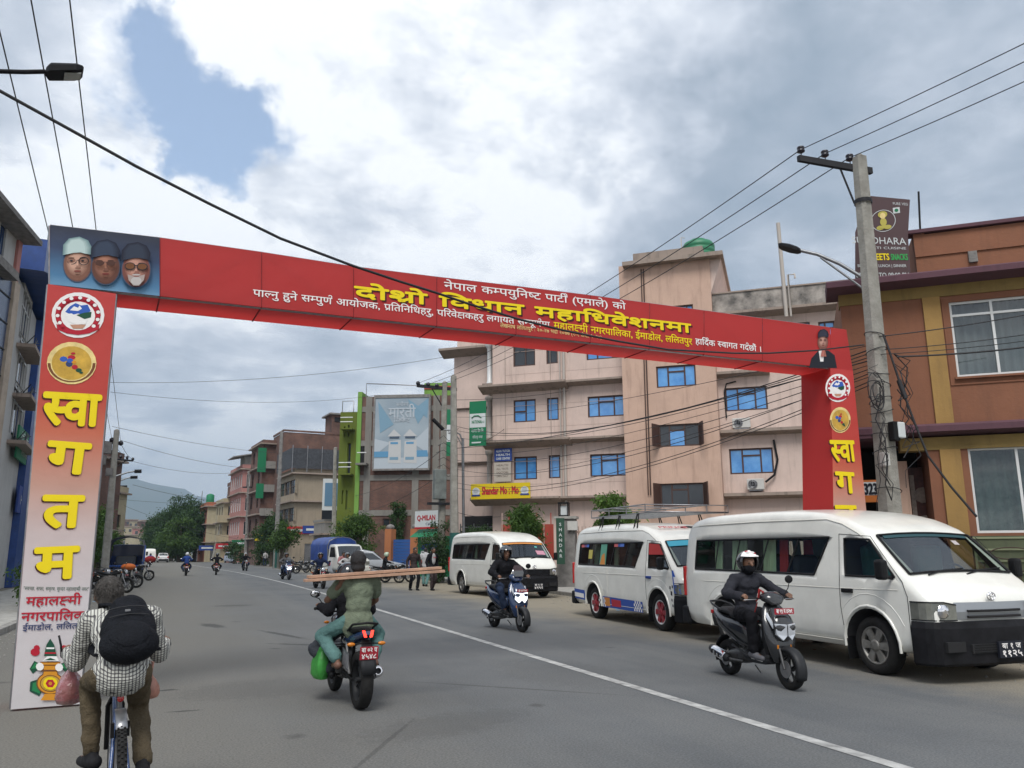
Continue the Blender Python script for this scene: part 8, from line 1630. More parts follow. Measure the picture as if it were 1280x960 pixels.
def blobs(rs, R_, z0, z1, k, rr=.42, rz_=.8):
    o = []
    for i in range(k):
        a = rs.uniform(0, 6.28); q = rs.uniform(0, .75)*R_; z = rs.uniform(z0, z1); fr_ = 1-.45*abs((z-(z0+z1)/2)/((z1-z0)/2+.01)); o.append(((q*math.cos(a)*fr_, q*math.sin(a)*fr_, z), (R_*rr*rs.uniform(.8, 1.25), R_*rr*rs.uniform(.8, 1.25), R_*rr*rz_*rs.uniform(.8, 1.2))))
    return o
rs = random.Random(11)
b_ = p_at(447, 54); tree('round leafy tree at the kerb before the green flanked brick building', b_, 4.0, blobs(rs, 1.75, 1.6, 3.4, 16, .42), 9000, .16, M['leaf'], 2)
b_ = p_at(548, 40); tree('tangled dark bush between the green kiosk and the concrete poles', b_, 3.0, blobs(rs, 1.1, .6, 3.0, 12, .42), 5000, .13, M['leafd'], 3, 'bush', 'bush', trunk_r=.08)
b_ = p_at(596, 39.5); tree('dark bush around the thin lamp post beside the pink block', b_, 3.0, blobs(rs, 1.3, .5, 2.7, 12, .42), 5200, .13, M['leafd'], 4, 'bush', 'bush', trunk_r=.08)
b_ = p_at(660, 31.2); tree('bushy shrub with long leaves before the red gate', b_, 3.0, blobs(rs, 1.0, 1.4, 2.9, 13, .42), 4200, .26, M['leaf'], 5, 'shrub', 'shrub', trunk_r=.07, asp=.22)
b_ = p_at(768, 27.5); tree('light green shrub showing over the roof rack of the second van', b_, 3.6, blobs(rs, .85, 2.2, 3.3, 12, .42), 4000, .17, M['leafl'], 6, 'shrub', 'shrub', trunk_r=.06, asp=.35)
b_ = p_at(345, 92); tree('dark tree left of the tan corner house behind the leaning pole', b_, 6.0, blobs(rs, 2.6, 2.2, 5.0, 16, .4), 6500, .26, M['leafd'], 7)
b_ = p_at(357, 80); tree('small round tree in front of the tan corner house', b_, 4.0, blobs(rs, 1.7, 2.0, 3.7, 12, .42), 4200, .22, M['leaf'], 8)
for k, (px, d, h, r_, lab) in enumerate(((208, 168, 9.5, 4.5, 'leftmost of the big dark trees at the far end of the road'), (222, 160, 10.5, 4.6, 'second big dark tree from the left at the far end'), (238, 158, 12.3, 4.4, 'tallest pointed dark tree at the far end'), (250, 150, 10.5, 4.0, 'dark tree touching the orange house at the far end'), (231, 146, 7.5, 4.0, 'lower green tree in front of the big dark trees'), (196, 185, 7.0, 4.0, 'small pale green tree left of the big dark trees'))):
    b_ = p_at(px, d); bl_ = blobs(rs, r_, h*.22, h*.85, 22, .36, 1.0)+[((0, 0, h*.9), (r_*.28, r_*.28, h*.12))]; tree(lab, b_, h, bl_, 8500, .42, M['leafd'] if k in (0, 1, 2, 3) else M['leaf'], 20+k, group='trees at the far end of the road', trunk_r=.3)
for k, (px, d, h, r_, lab) in enumerate(((318, 112, 3.6, 2.2, 'low bush before the rose house'), (300, 118, 3.0, 2.0, 'low bush behind the silver car'), (334, 100, 3.4, 2.0, 'bush beside the tall dark brick house'))): tree(lab, p_at(px, d), h, blobs(rs, r_, .6, h*.9, 10, .42), 2600, .25, M['leafd'], 40+k, 'bush', 'bush', 'bushes along the right kerb', .08)
for k, (px, d, h, r_, lab) in enumerate(((131, 60, 4.6, 1.7, 'leafy tree behind the left post beside the covered truck'), (116, 52, 3.6, 1.6, 'leafy tree partly hidden by the left post of the arch'), (140, 74, 4.4, 1.7, 'tree beyond the covered truck on the left'))): tree(lab, p_at(px, d), h, blobs(rs, r_, 1.0, h*.9, 14, .42), 5500, .2, M['leaf'], 50+k, group='trees on the left roadside')
for k, (px, d) in enumerate(((50, 24), (58, 26))): tree(('leftmost' if k == 0 else 'second')+' small potted green shrub at the left footpath', p_at(px, d), 1.4, blobs(rs, .5, .4, 1.3, 6, .45), 900, .12, M['leaf'], 60+k, 'shrub', 'shrub', 'shrubs on the left footpath', .04)
tree('dark creeper climbing the brick wall above the blue gate', p_at(499, 63.5), 5.5, [((0, 0, z), (.5, .3, .6)) for z in (2.5, 3.3, 4.2, 5.0)], 2200, .2, M['leafd'], 70, 'creeper', 'creeper', None, .06)
g = MB(); rg = random.Random(3)
for k in range(5200):
    y = rg.uniform(14, 34); x = kr(y)+2.2+abs(rg.gauss(0, .7)); p = Vector((x, y, -.01)); a = Vector((rg.uniform(-.4, .4), rg.uniform(-.4, .4), 1))*rg.uniform(.10, .30); b = Vector((rg.uniform(-1, 1), rg.uniform(-1, 1), 0))*.012; g.add([p-b, p+b, p+a], [(0, 1, 2)])
tag(g.build('grass', M['leaf']), 'ragged grass strip behind the right pavement under the fence', 'grass', kind='stuff')
g = MB()
for k in range(1500):
    sd = rg.random() < .5; y = rg.uniform(5, 40); x = (kl(y)+abs(rg.gauss(0, .55))) if sd else (kr(y)-abs(rg.gauss(0, .8))); s = rg.uniform(.006, .022); 
    g.lathe([(s, 0), (s*.8, s*.8), (s*.1, s)], (x, y, .001), (rg.uniform(-.3, .3), rg.uniform(-.3, .3), 1), 5, smooth=False)
tag(g.build('gravel', M['kerb']), 'loose grit and pebbles lying along both kerbs', 'gravel', kind='stuff')
g = MB(); tb = [(-600, 585), (60, 590), (120, 594), (160, 598), (200, 607), (240, 620), (290, 636), (350, 648), (500, 655), (1600, 658)]; n_ = 160; rows = []
for j, (dd, hf_) in enumerate(((3800, 0), (4300, .55), (4700, .85), (5200, 1.0), (6000, .3))):
    row = []
    for i in range(n_+1):
        px = -600+2200*i/n_; r = ray(px, 690); u = Vector((r.x, r.y, 0)).normalized(); py = pl(tb, px); rr = ray(px, py); H_ = CAM_H+rr.z/math.hypot(rr.x, rr.y)*5200; p = u*dd; H_ *= 1+.10*noise.noise(Vector((px*.02, j*.7, 0)))+.05*noise.noise(Vector((px*.07, j*1.7, 3)))
        row.append((p.x, p.y, H_*hf_-2))
    rows.append(row)
g.rings(rows, closed=False, caps=False); tag(g.build('hills', mat('forested_hill', (.05, .075, .035), .95, col2=(.09, .10, .06), vscale=.004, detail=10)), kind='structure')
M['poleconc'] = mat('pole_concrete', (.33, .32, .285), .92, col2=(.20, .19, .165), vscale=3.5, bump=.6, bscale=26, detail=8); M['ironblack'] = mat('black_ironwork', (.012, .012, .015), .6, spec=.3); M['porc'] = mat('black_porcelain', (.015, .013, .02), .15); M['galv'] = mat('galvanised_tube', (.22, .23, .24), .45, .7, var=.2, vscale=6); M['greenpaint'] = mat('green_pole_paint', (.01, .085, .07), .6, var=.3, vscale=3)
def pole(label, base, top, r0, r1, m='poleconc', name='utility_pole', group='concrete power poles'):
    t = thing(name, label, 'pole', base, 0, group); b = Vector(base); d = Vector(top)-b; g = MB(); n = 12; rs_ = []
    for k in range(n+1):
        q = k/n; r = r0+(r1-r0)*q; c = d*q; rs_.append([(c.x+r*x, c.y+r*y, c.z) for x, y in ((-1, -.62), (-.62, -1), (.62, -1), (1, -.62), (1, .62), (.62, 1), (-.62, 1), (-1, .62))])
    rs_[0] = [(x, y, -.2) for x, y, z in rs_[0]]; g.rings(rs_, smooth=False); g.lathe([(r1*.9, 0), (r1*.5, .06), (.01, .08)], tuple(d), (0, 0, 1), 8); g.build('shaft', M[m], t); return t, b, d
def atp(px, py, ref):      # point on a sight line as far off as a reference point
    r = ray(px, py); u = math.hypot(ref[0], ref[1]); return CO+r*(u/math.hypot(r.x, r.y))
def sag(a, b, s, n=16): a = Vector(a); b = Vector(b); return [a.lerp(b, k/n)-Vector((0, 0, 4*s*(k/n)*(1-k/n))) for k in range(n+1)]
WG = 'power lines and cables over the street'
def wire(label, pts, r=.009, name='overhead_wire'):
    o = MB().tube(pts, r, 5).build(name, M['wire']); return tag(o, label, 'wire', WG)
B1 = Vector((11.35, 10.6, 0)); T1_ = atp(1074, 197, B1); pb_ = atp(1113, 640, B1); s_ = (T1_-pb_)/(T1_.z-pb_.z); B1 = pb_-s_*pb_.z; B1.z = .1
t, b, d = pole('tall leaning concrete pole with crossarm and lamp between the arch and the brown building', B1, T1_, .18, .11)
def L1(px, py): return atp(px, py, B1)-B1
a, c = L1(998, 198), L1(1089, 214); g = MB(); u = (c-a).normalized(); g.prism([a+Vector((0, -.04, -.06)), a+Vector((0, .04, -.06)), a+Vector((0, .04, .06)), a+Vector((0, -.04, .06))], c-a); g.build('crossarm', M['ironblack'], t)
g = MB(); g.tube([L1(1050, 210), L1(1068, 254)], .02, 6); g.build('brace', M['ironblack'], t); g = MB(); dd_ = (d.normalized()); pc = d*((L1(1071, 254).z)/d.z); g.lathe([(.16, -.04), (.16, .04)], pc, dd_, 12, caps=False); g.build('clamp', M['ironblack'], t)
ins = []
for px, py in ((1001, 187), (1031, 192), (1062, 197)):
    p = L1(px, py); g = MB(); g.tube([p-Vector((0, 0, .16)), p-Vector((0, 0, .04))], .012, 6).lathe([(.04, -.07), (.075, -.05), (.075, -.02), (.05, 0), (.075, .02), (.07, .05), (.03, .07)], p, (0, 0, 1), 12); g.build('insulator', M['porc'], t); ins.append(p+B1)
for z in (1.6, 2.4, 3.1, 3.35, 3.6, 3.8, 4.0, 4.3, 4.5, 4.9, 5.2): q = d*(z/d.z); r_ = .22+(.115-.22)*z/d.z; g = MB(); g.tube([(q.x+r_*1.12*math.cos(a_), q.y+r_*1.12*math.sin(a_), q.z+.05*math.sin(a_*1+z*7)) for a_ in [2*PI*k/14 for k in range(15)]], .008, 5); g.build('wire_band', M['wire'], t)
g = MB(); q = L1(1112, 540); g.box(q+Vector((0, -.22, 0)), (.16, .12, .28)); g.build('meter_box', M['swhite'], t, bevel=.02); MB().box(q+Vector((-.10, -.19, -.02)), (.14, .14, .34)).build('meter_housing', M['black'], t, bevel=.02); g = MB(); q = L1(1094, 576); g.box(q+Vector((0, -.22, 0)), (.14, .12, .25)); g.build('meter_box', M['acwhite'], t, bevel=.02); MB().box(q+Vector((.08, -.19, -.03)), (.12, .14, .32)).build('meter_housing', M['black'], t, bevel=.02)
rw = random.Random(4)
for k in range(15):
    z0 = rw.uniform(3.2, 5.0); z1 = z0-rw.uniform(.3, 2.2); s0 = rw.choice((-1, 1)); q0 = d*(z0/d.z); q1 = d*(max(z1, 1.5)/d.z); P = [q0+Vector((s0*.2, -.2, 0))]
    for i in range(5): f = (i+1)/6; P.append(q0.lerp(q1, f)+Vector((s0*(.2+rw.uniform(.0, .28)), -.25+rw.uniform(-.1, .1), rw.uniform(-.1, .1))))
    P.append(q1+Vector((s0*.18, -.22, 0))); MB().tube(P, rw.choice((.006, .008, .011)), 5).build('loose_cable', M['wire'], t)
for k in range(4):
    c0 = d*(4.25/d.z)+Vector((-.32, -.22, rw.uniform(-.35, .25))); rr_ = rw.uniform(.10, .24); MB().tube([c0+Vector((rr_*math.cos(a_)*.8, -.02*k, rr_*math.sin(a_)*1.3)) for a_ in [2*PI*i/16 for i in range(17)]], .009, 5).build('cable_coil', M['wire'], t)
ll = thing('street_lamp', 'street lamp on a braced arm fixed to the leaning concrete pole', 'street lamp', B1); a0_, a1_, a2_, a3_ = L1(1080, 348), L1(1050, 330), L1(1022, 318), L1(1000, 313)
MB().tube([a0_, a1_, a2_, a3_], .035, 8).build('arm', M['galv'], ll); MB().tube([L1(1078, 360), L1(1026, 322)], .022, 6).build('arm_brace', M['galv'], ll)
h0, h1 = L1(1001, 314), L1(973, 307); g = MB(); u = (h1-h0); n1_ = Vector((u.y, -u.x, 0)).normalized()*-1; rs_ = []
for q, w_, hh_ in ((0, .05, .05), (.15, .12, .07), (.5, .15, .08), (.85, .14, .06), (1, .10, .03)):
    c0 = h0+u*q; rs_.append([c0+n1_*w_*a_+Vector((0, 0, hh_*b_)) for a_, b_ in ((-1, -.5), (1, -.5), (1, .2), (.6, .8), (-.6, .8), (-1, .2))])
g.rings(rs_, smooth=False); g.build('lamp_head', M['bumper'], ll)
B2 = G(568, 731); T2 = atp(567, 470, B2); pole('thick concrete pole with green painted foot beside the third van', B2, T2, .20, .12); t = COL.objects[-1] if False else None
t2 = [o for o in COL.objects if o.get('label', '').startswith('thick concrete pole')][0]; g = MB(); g.rings([[(.215*x, .215*y, z) for x, y in ((-1, -.62), (-.62, -1), (.62, -1), (1, -.62), (1, .62), (.62, 1), (-.62, 1), (-1, .62))] for z in (0, 2.35)], smooth=False, caps=False); g.build('green_foot', M['greenpaint'], t2)
B3 = p_at(552, math.hypot(B2.x, B2.y)+3); T3 = atp(556, 478, B3); t3, b3, d3 = pole('second concrete pole carrying the crossarm and transformer', B3, T3, .18, .12)
def L3(px, py): return atp(px, py, B3)-B3
a, c = L3(521, 482), L3(571, 487); MB().prism([a+Vector((0, -.05, -.08)), a+Vector((0, .05, -.08)), a+Vector((0, .05, .08)), a+Vector((0, -.05, .08))], c-a).build('crossarm', M['ironblack'], t3); ins3 = []
for px, py in ((522.5, 479), (535, 480.5), (546, 482)): p = L3(px, py); MB().lathe([(.06, -.1), (.11, -.05), (.11, .05), (.05, .1)], p, (0, 0, 1), 10).build('insulator', M['porc'], t3); ins3.append(p+B3)
MB().tube([L3(540, 486), L3(553, 508)], .03, 6).build('brace', M['ironblack'], t3)
q = L3(549, 606); MB().box(q+Vector((-.05, -.25, 0)), (.62, .4, 1.5)).build('transformer', mat('transformer_grey', (.16, .18, .17), .6, var=.3), t3, bevel=.04); MB().box(L3(546, 630)+Vector((0, -.3, 0)), (1.1, .3, .12)).build('platform', M['ironblack'], t3)
for k in range(7): z0 = L3(550, 540+k*9).z; MB().tube([(rw.uniform(-.4, -.2), -.25, z0), (0, -.3, z0+.15), (rw.uniform(.2, .5), -.25, z0-.1), (rw.uniform(.5, .9), -.2, z0+rw.uniform(-.2, .3))], .015, 5).build('loose_cable', M['wire'], t3)
B4 = p_at(581, 38.5); T4 = atp(578.5, 548, B4); tl_ = thing('street_lamp', 'thin grey lamp post with curved double arm beside the pink block', 'street lamp', B4); L4 = lambda px, py: atp(px, py, B4)-B4
MB().tube([(0, 0, 0), T4-B4], .07, 8).build('post', M['galv'], tl_); MB().tube([L4(579, 553), L4(575, 543), L4(566, 538), L4(553, 537)], .035, 6).tube([L4(579, 560), L4(572, 546), L4(560, 541)], .025, 6).build('arm', M['galv'], tl_); MB().tube([L4(554, 537), L4(541, 524)], .09, 6).build('lamp_head', M['bumper'], tl_)
B5 = Vector((-5.2, 47, 0)); r = ray(133, 690); B5 = Vector((r.x, r.y, 0)).normalized()*48; T5 = atp(146, 538, B5); t5, b5, d5 = pole('nearest dark pole behind the left post of the arch', B5, T5, .20, .13); L5 = lambda px, py: atp(px, py, B5)-B5
MB().tube([L5(118, 552), L5(150, 554)], .07, 6).build('crossarm', M['ironblack'], t5); ins5 = []
for px, py in ((124, 549), (140, 550), (151, 554)): p = L5(px, py); MB().ell(p, (.13, .13, .14)).build('insulator', M['porc'], t5); ins5.append(p+B5)
for px, py, w_, h_ in ((133, 560, .5, .6), (137, 590, .35, .4), (126, 575, .5, .5)): MB().box(L5(px, py), (w_, .4, h_)).build('junction_box', M['concrete_dk'], t5)
r = ray(136, 690); B6 = Vector((r.x, r.y, 0)).normalized()*58; T6 = atp(143, 573, B6); t6, b6, d6 = pole('second dark pole on the left with a wide crossarm', B6, T6, .19, .13); L6 = lambda px, py: atp(px, py, B6)-B6
MB().tube([L6(137, 573), L6(166, 576)], .06, 6).build('crossarm', M['ironblack'], t6); MB().tube([L6(147, 583), L6(158, 575)], .03, 5).build('brace', M['ironblack'], t6); ins6 = []
for px, py in ((151, 571), (159, 572), (166, 574)): p = L6(px, py); MB().ell(p, (.09, .09, .12)).build('insulator', M['porc'], t6); ins6.append(p+B6)
for k, (px, py, ex_, ey, dd, lab) in enumerate(((144, 596, 177, 589, 62, 'first street lamp arm beyond the left poles'), (143, 604, 172, 596.5, 75, 'second street lamp arm beyond the left poles'), (145, 612, 159, 608, 100, 'third street lamp arm beyond the left poles'))):
    b_ = p_at(140+k*2, dd); t = thing('street_lamp', lab, 'street lamp', b_, 0, 'street lamps along the left side'); q = lambda x, y: atp(x, y, b_)-b_
    MB().tube([(0, 0, 0), q(142+k, py)], .10, 6).build('post', M['galv'], t); MB().tube([q(142+k, py), q((142+ex_)/2, (py+ey)/2-2), q(ex_-9, ey+.2)], .06, 5).build('arm', M['galv'], t); MB().tube([q(ex_-9, ey+.2), q(ex_, ey)], .13, 6).build('lamp_head', M['bumper'], t)
for k, (px, py, dd, x0, x1, lab) in enumerate(((147, 615, 90, 139, 151, 'third dark pole on the left'), (149, 640, 130, 143, 155, 'fourth and smallest dark pole on the left'), (150, 652, 160, 145, 156, 'farthest pole on the left side'))):
    b_ = p_at(px-2, dd); t, bb_, dd2 = pole(lab, b_, atp(px, py, b_), .2, .14); MB().tube([atp(x0, py+2, b_)-b_, atp(x1, py+2, b_)-b_], .09, 5).build('crossarm', M['ironblack'], t)
for px0, py1, px1, dd, r_, lab in ((356, 540, 345, 84, .24, 'dark pole with a green foot before the tan corner house'), (313, 590, 311, 110, .2, 'pole in front of the rose house'), (272, 655, 276, 135, .18, 'stubby pole by the orange house'), (421, 560, 419, 74, .22, 'pole against the green flank of the brick building')):
    b_ = p_at(px0-6 if dd == 84 else px0, dd); t, bb_, dd2 = pole(lab, b_, atp(px1 if dd != 84 else 352, py1, b_), r_, r_*.6, 'concrete_dk' if dd < 111 and dd > 80 else 'poleconc')
    if dd == 84: MB().rings([[(.27*math.cos(a_), .27*math.sin(a_), z) for a_ in [2*PI*k/10 for k in range(10)]] for z in (0, 3.2)], caps=False).build('green_foot', M['greenpaint'], t)
    if dd in (110,): MB().tube([atp(303, 609, b_)-b_, atp(318, 609, b_)-b_], .1, 5).build('crossarm', M['ironblack'], t)
b_ = p_at(288, 128); b_.z = 0; t, x_, y_ = pole('thin aerial mast rising behind the cream house roof', p_at(253, 200), atp(253, 614, p_at(253, 200)), .12, .08, 'galv', 'mast', None)
for k, (I, J_, (px, py), nm) in enumerate(zip(ins, ins3, ((1280, 40), (1280, 63), (1280, 88)), ('uppermost', 'middle', 'lowest'))):
    E_ = G(px, py, I.z+.15); E_ = I+(E_-I)*4; wire(f'{nm} of the three power lines leaving the crossarm to the upper right', sag(I, E_, .25)); wire(f'{nm} of the three power lines running back from the crossarm behind the arch', sag(I, J_, .5, 20), .011)
for k, ((px, py), J_, nm) in enumerate(zip(((0, 35), (40, 0), (88, 0)), ins5, ('leftmost', 'middle', 'rightmost'))):
    E_ = G(px, py, 8.4); E_ = J_+(E_-J_)*1.6; wire(f'{nm} of the three thin wires at the top left corner', sag(J_, E_, .05, 20), .010)
for k in range(3): wire(f'wire from the nearest to the second left pole, {("upper", "middle", "lower")[k]}', sag(ins5[k], ins6[k], .15), .012)
cA = Vector((B1.x-.2, 10.0, 0)); cB = Vector((-5.0, 4.2, 0)); nn_ = (cA-cB).cross(UZ)
cp = [onplane(px, py, cA, nn_) for px, py in ((-60, 82), (0, 114), (80, 158), (170, 208), (262, 255), (350, 298), (440, 332), (500, 352), (545, 366), (589, 381), (648, 399), (704, 413), (769, 426), (835, 437), (917, 441.5), (960, 441.5), (1020, 438), (1080, 431))]
wire('thick black cable sweeping down from the upper left across the face of the arch', cp, .012, 'slack_cable')
for k, (p0, p1, r_, nm) in enumerate((((1088, 424), (1290, 392), .010, 'upper'), ((1095, 440), (1290, 417), .008, 'second'), ((1110, 449), (1290, 433), .016, 'thick lower'), ((1090, 446), (1290, 425), .007, 'thin third'))):
    A_ = atp(*p0, B1)+Vector((0, -.2, 0)); nn_ = Vector((.62, .78, 0)); Bq = onplane(*p1, A_+Vector((0, 0, 0)), nn_.cross(UZ).cross(UZ) if False else Vector((.78, .95, 0))); wire(f'{nm} cable running right from the pole across the brown building', sag(A_, Bq, .03, 10), r_)
gp_ = [atp(px, py, B1*.985) for px, py in ((1104, 418), (1112, 440), (1126, 482), (1143, 528), (1160, 570), (1190, 610), (1221, 646))]; wire('thick slack stay cable dropping from the pole to the olive wall', gp_, .02, 'slack_cable'); MB().tube([gp_[2]-Vector((.02, .04, .12)), gp_[2]+Vector((-.05, -.04, .14))], .045, 8)
tag(MB().tube([gp_[2]+(gp_[3]-gp_[2])*-.15, gp_[2]+(gp_[3]-gp_[2])*.35], .042, 8).build('cable_joint', M['wire']), 'black splice sleeve on the slack stay cable by the pole', 'cable joint')
for k in range(11):
    a = B2+Vector((0, -.25, 4.3+.34*k+rw.uniform(-.1, .1))); b = B1+d*((4.35+.07*k)/d.z); wire(f'{("lowest second third fourth fifth sixth seventh eighth ninth tenth topmost".split())[k]} cable of the bundle between the green footed pole and the leaning pole', sag(a, b, rw.uniform(.25, .9), 20), rw.choice((.007, .009, .012)))
for k, (p0, d0, p1, d1, s_, nm) in enumerate((((135, 478), 50, (575, 443), 44, .5, 'high pale wire crossing the sky under the arch'), ((138, 490), 50, (470, 494), 66, .6, 'second wire crossing the sky under the arch'), ((140, 533), 48, (420, 566), 80, .6, 'dark wire crossing from the left pole to the tan house'), ((150, 550), 48, (425, 576), 80, 1.2, 'thin wire under the dark one towards the tan house'), ((160, 575), 58, (350, 578), 84, 1.0, 'thin wire at the height of the second left crossarm'),
                                              ((166, 606), 62, (330, 628), 100, .5, 'low wire crossing just above the hills'), ((150, 624), 90, (300, 628), 115, .3, 'lowest level wire crossing before the hills'), ((155, 632), 90, (345, 680), 84, .6, 'sloping low wire above the far vehicles'), ((420, 640), 74, (556, 590), 41, .8, 'wire from the green flank to the pole pair'), ((421, 620), 74, (556, 560), 41, .8, 'upper wire from the green flank to the pole pair'),
                                              ((566, 500), 38, (800, 470), 41, .3, 'wire from the pole pair to the stair tower'), ((570, 640), 38, (700, 612), 41, .7, 'drooping wire over the yellow restaurant sign'), ((572, 560), 38, (640, 528), 41, .3, 'short wire slanting up to the pink block'))):
    a = p_at(p0[0], d0); b = p_at(p1[0], d1); wire(nm, sag(atp(*p0, a), atp(*p1, b), s_), .013 if d0 > 60 else .011)
hb = ray(80, 90); kk = 6.6/hb.z; hp_ = CO+hb*kk; t = thing('street_lamp', 'dark street lamp head on a straight arm at the top left corner', 'street lamp', (hp_.x, hp_.y, 0)); Q = lambda px, py: atp(px, py, hp_)-Vector((hp_.x, hp_.y, 0))
a, c = Q(57, 89.5), Q(104, 90); u = c-a; w1_ = Vector((u.y, -u.x, 0)).normalized()*-1; rs_ = []
for q, w_, hh_ in ((0, .05, .05), (.06, .10, .085), (.12, .15, .10), (.8, .16, .09), (.96, .14, .06), (1, .11, .04)): c0 = a+u*q; rs_.append([c0+w1_*w_*x+Vector((0, 0, hh_*z)) for x, z in ((-1, -.6), (1, -.6), (1, .3), (.6, .9), (-.6, .9), (-1, .3))])
MB().rings(rs_, smooth=False).build('lamp_head', M['bumper'], t); MB().prism([a+u*q-Vector((0, 0, .066))+w1_*s for q, s in ((.5, -.11), (.95, -.10), (.95, .10), (.5, .11))], Vector((0, 0, -.012))).build('lamp_glass', M['lamp'], t)
e_ = Q(-120, 86); MB().tube([a, Q(30, 90), e_], .032, 8).build('arm', M['bumper'], t); MB().tube([e_, Vector((e_.x-.2, e_.y, e_.z-.5)), Vector((e_.x-.3, e_.y, 0))], [.05, .07, .10], 10).build('post', M['galv'], t)
F = Fac(Vector((11.96, 12.08, 0)), (.754, -.656), 'roof_sign', 'dark brown sweets and snacks board with a seated golden figure on the brown roof', 'sign')
fe = F.e; Y_ = -.35
def fq(px, py, dy=0.0): u_, z_ = F.at(px, py, Y_); return Vector((u_, Y_-dy, z_))
g = MB(); qd = [fq(1069, 350), fq(1139, 350), fq(1135, 295), fq(1137.5, 249.5), fq(1084, 244.5), fq(1069, 290)]; g.prism(qd, (0, .04, 0)); g.build('board', flat('board_brown', (.075, .042, .045)), fe)
def fword(text, p, q, h, m, bold=.02): a = fq(*p, .006); b = fq(*q, .006); ux = (b-a).normalized(); sz = (fq(p[0], p[1]-h, .006)-a).length/.7; V_, F2, w = layout(text); text_mb([(text, a, ux, (0, 0, 1), sz, (b-a).length/(w*sz), bold, 'l')]).build('lettering', m, fe)
fword('SUNDHARA', (1065, 304), (1133, 306), 8.5, M['swhite'], 0.0); fword('MULTI CUISINE', (1080, 311), (1133, 312), 3, M['swhite'], 0); fword('SWEETS', (1083, 325), (1112, 325), 8, P_['yel']); fword('SNACKS', (1114, 325), (1135, 325), 7.5, flat('lettering_green', (.03, .35, .08))); fword('BREAKFAST | LUNCH | DINNER', (1072, 334), (1133, 334), 3.5, M['swhite'], .01); fword('07:00 AM TO 09:00 PM', (1070, 347), (1137, 347), 6, M['swhite'], .01); fword('PURE VEG', (1116, 256), (1135, 257), 3.2, M['swhite'], 0)
c0 = fq(1104, 276, .005); s = .022; sc_ = (fq(1118, 276)-fq(1104, 276)).length/14; gd = mat('figure_gold', (.42, .36, .05), .5)
g = MB(); n = 30; rr = [(15.5, 16), (14.7, 15.2)]; g.add([c0+Vector((a*sc_*math.cos(2*PI*k/n), 0, b*sc_*math.sin(2*PI*k/n))) for a, b in rr for k in range(n)], [(k, (k+1) % n, n+(k+1) % n, n+k) for k in range(n)]); g.build('ring_print', M['swhite'], fe)
def blob2(x, z, rx, rz_, off=.006, m=gd): MB().poly([c0+Vector(((x+rx*math.cos(2*PI*k/12))*sc_, -off, (z+rz_*math.sin(2*PI*k/12))*sc_)) for k in range(12)]).build('figure_print', m, fe)
blob2(0, 9, 6, 5, .004); blob2(0, 7, 3.6, 4.6, .008, P_['lgold']); blob2(0, -2, 4.2, 6, .006); blob2(-4.5, -10, 5, 3.2, .007); blob2(4.5, -10, 5, 3.2, .009); blob2(0, -9.5, 6, 2.2, .011)
g = MB(); a = fq(1120.5, 263, .004); w_ = 4.2*sc_; g.poly([a+Vector((x*w_, 0, z*w_)) for x, z in ((-1, -1), (1, -1), (1, 1), (-1, 1))]); g.build('veg_mark', M['swhite'], fe); MB().poly([a+Vector((.6*w_*math.cos(2*PI*k/12), -.004, .6*w_*math.sin(2*PI*k/12))) for k in range(12)]).build('veg_dot', M['sgreen'], fe)
t = thing('black_tarpaulin', 'crumpled black sheet hanging at the left corner of the brown building', 'tarpaulin', F.O+F.u*(-.55)+Vector((0, 0, 4.9)), math.atan2(F.u.y, F.u.x)); g = MB(); P = []
for j in range(7):
    for i in range(7): P.append((i*.11-.1+.06*math.sin(j*1.3), -.2+.08*math.sin(i*2.1+j), 1.15-j*.2-.10*i*(j < 2)-.03*i))
g.add(P, [(j*7+i, j*7+i+1, (j+1)*7+i+1, (j+1)*7+i) for j in range(6) for i in range(6)], True); g.build('sheet', M['tarpk'], t)
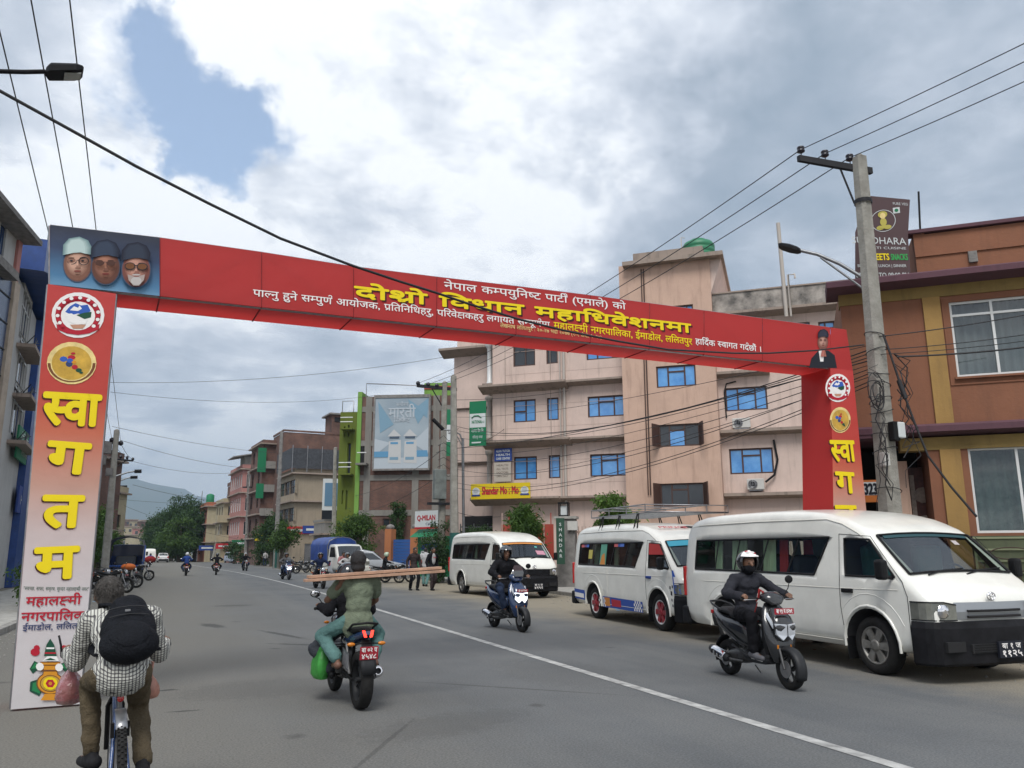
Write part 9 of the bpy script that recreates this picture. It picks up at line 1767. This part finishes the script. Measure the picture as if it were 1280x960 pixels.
for k, (px, py, d_, w_, h_, cc, lab) in enumerate(((376, 668, 89, 2.6, .8, 'sred', 'small red shop board on the tan corner house'), (394, 667, 89, 2.4, .8, 'sblue', 'small blue shop board on the tan corner house'), (336, 676, 103, 2.6, .8, 'syellow', 'small yellow shop board on the dark brick house'), (309, 683, 123, 3.2, .9, 'sgreen', 'small green shop board on the rose house'), (286, 686, 133, 2.6, .8, 'sred', 'small red shop board on the cream house'), (265, 688, 144, 2.6, .8, 'sblue', 'small blue shop board on the orange house'))):
    b_ = p_at(px, d_); q = atp(px, py, b_); t = thing('shop_board', lab, 'sign', (b_.x, b_.y-.9, q.z), .1); MB().bx(-w_/2, w_/2, 0, .08, 0, h_).build('board', M[cc], t); MB().bx(-w_*.35, w_*.35, -.02, -.001, h_*.35, h_*.65).build('pale_stripe', M['swhite'], t)
rl = random.Random(8)
for k in range(26):
    sd = rl.random() < .45; y = rl.uniform(7, 34); x = (kl(y)+rl.uniform(.1, 1.4)) if sd else (kr(y)-rl.uniform(.1, 1.6)); g = MB(); s_ = rl.uniform(.03, .09); g.add([(s_*rl.uniform(.5, 1)*math.cos(a), s_*rl.uniform(.5, 1)*math.sin(a), rl.uniform(.004, .03)) for a in [0, 1.1, 2.2, 3.3, 4.3, 5.3]]+[(0, 0, .03)], [(i, (i+1) % 6, 6) for i in range(6)])
    o = tag(g.build('litter', P_[rl.choice(('wh', 'grey', 'wh', 'mist', 'brown'))]), 'scrap of crumpled paper or plastic lying by the kerb', 'litter', 'scraps of litter along both kerbs'); o.location = (x, y, .003)
HAZE = .00026
hz = bpy.data.materials.new('haze_air'); hz.use_nodes = True; n = hz.node_tree.nodes; n.remove(n['Principled BSDF']); pv = n.new('ShaderNodeVolumePrincipled'); pv.inputs['Color'].default_value = (.62, .80, 1.0, 1); pv.inputs['Density'].default_value = HAZE; pv.inputs['Anisotropy'].default_value = .2; hz.node_tree.links.new(pv.outputs[0], n['Material Output'].inputs['Volume'])
g = MB(); g.bx(-7500, 7500, -300, 7000, -3, 700); tag(g.build('haze', hz), kind='stuff')
SC.cycles.volume_max_steps = 16; SC.cycles.volume_step_rate = 10; SC.cycles.volume_bounces = 0
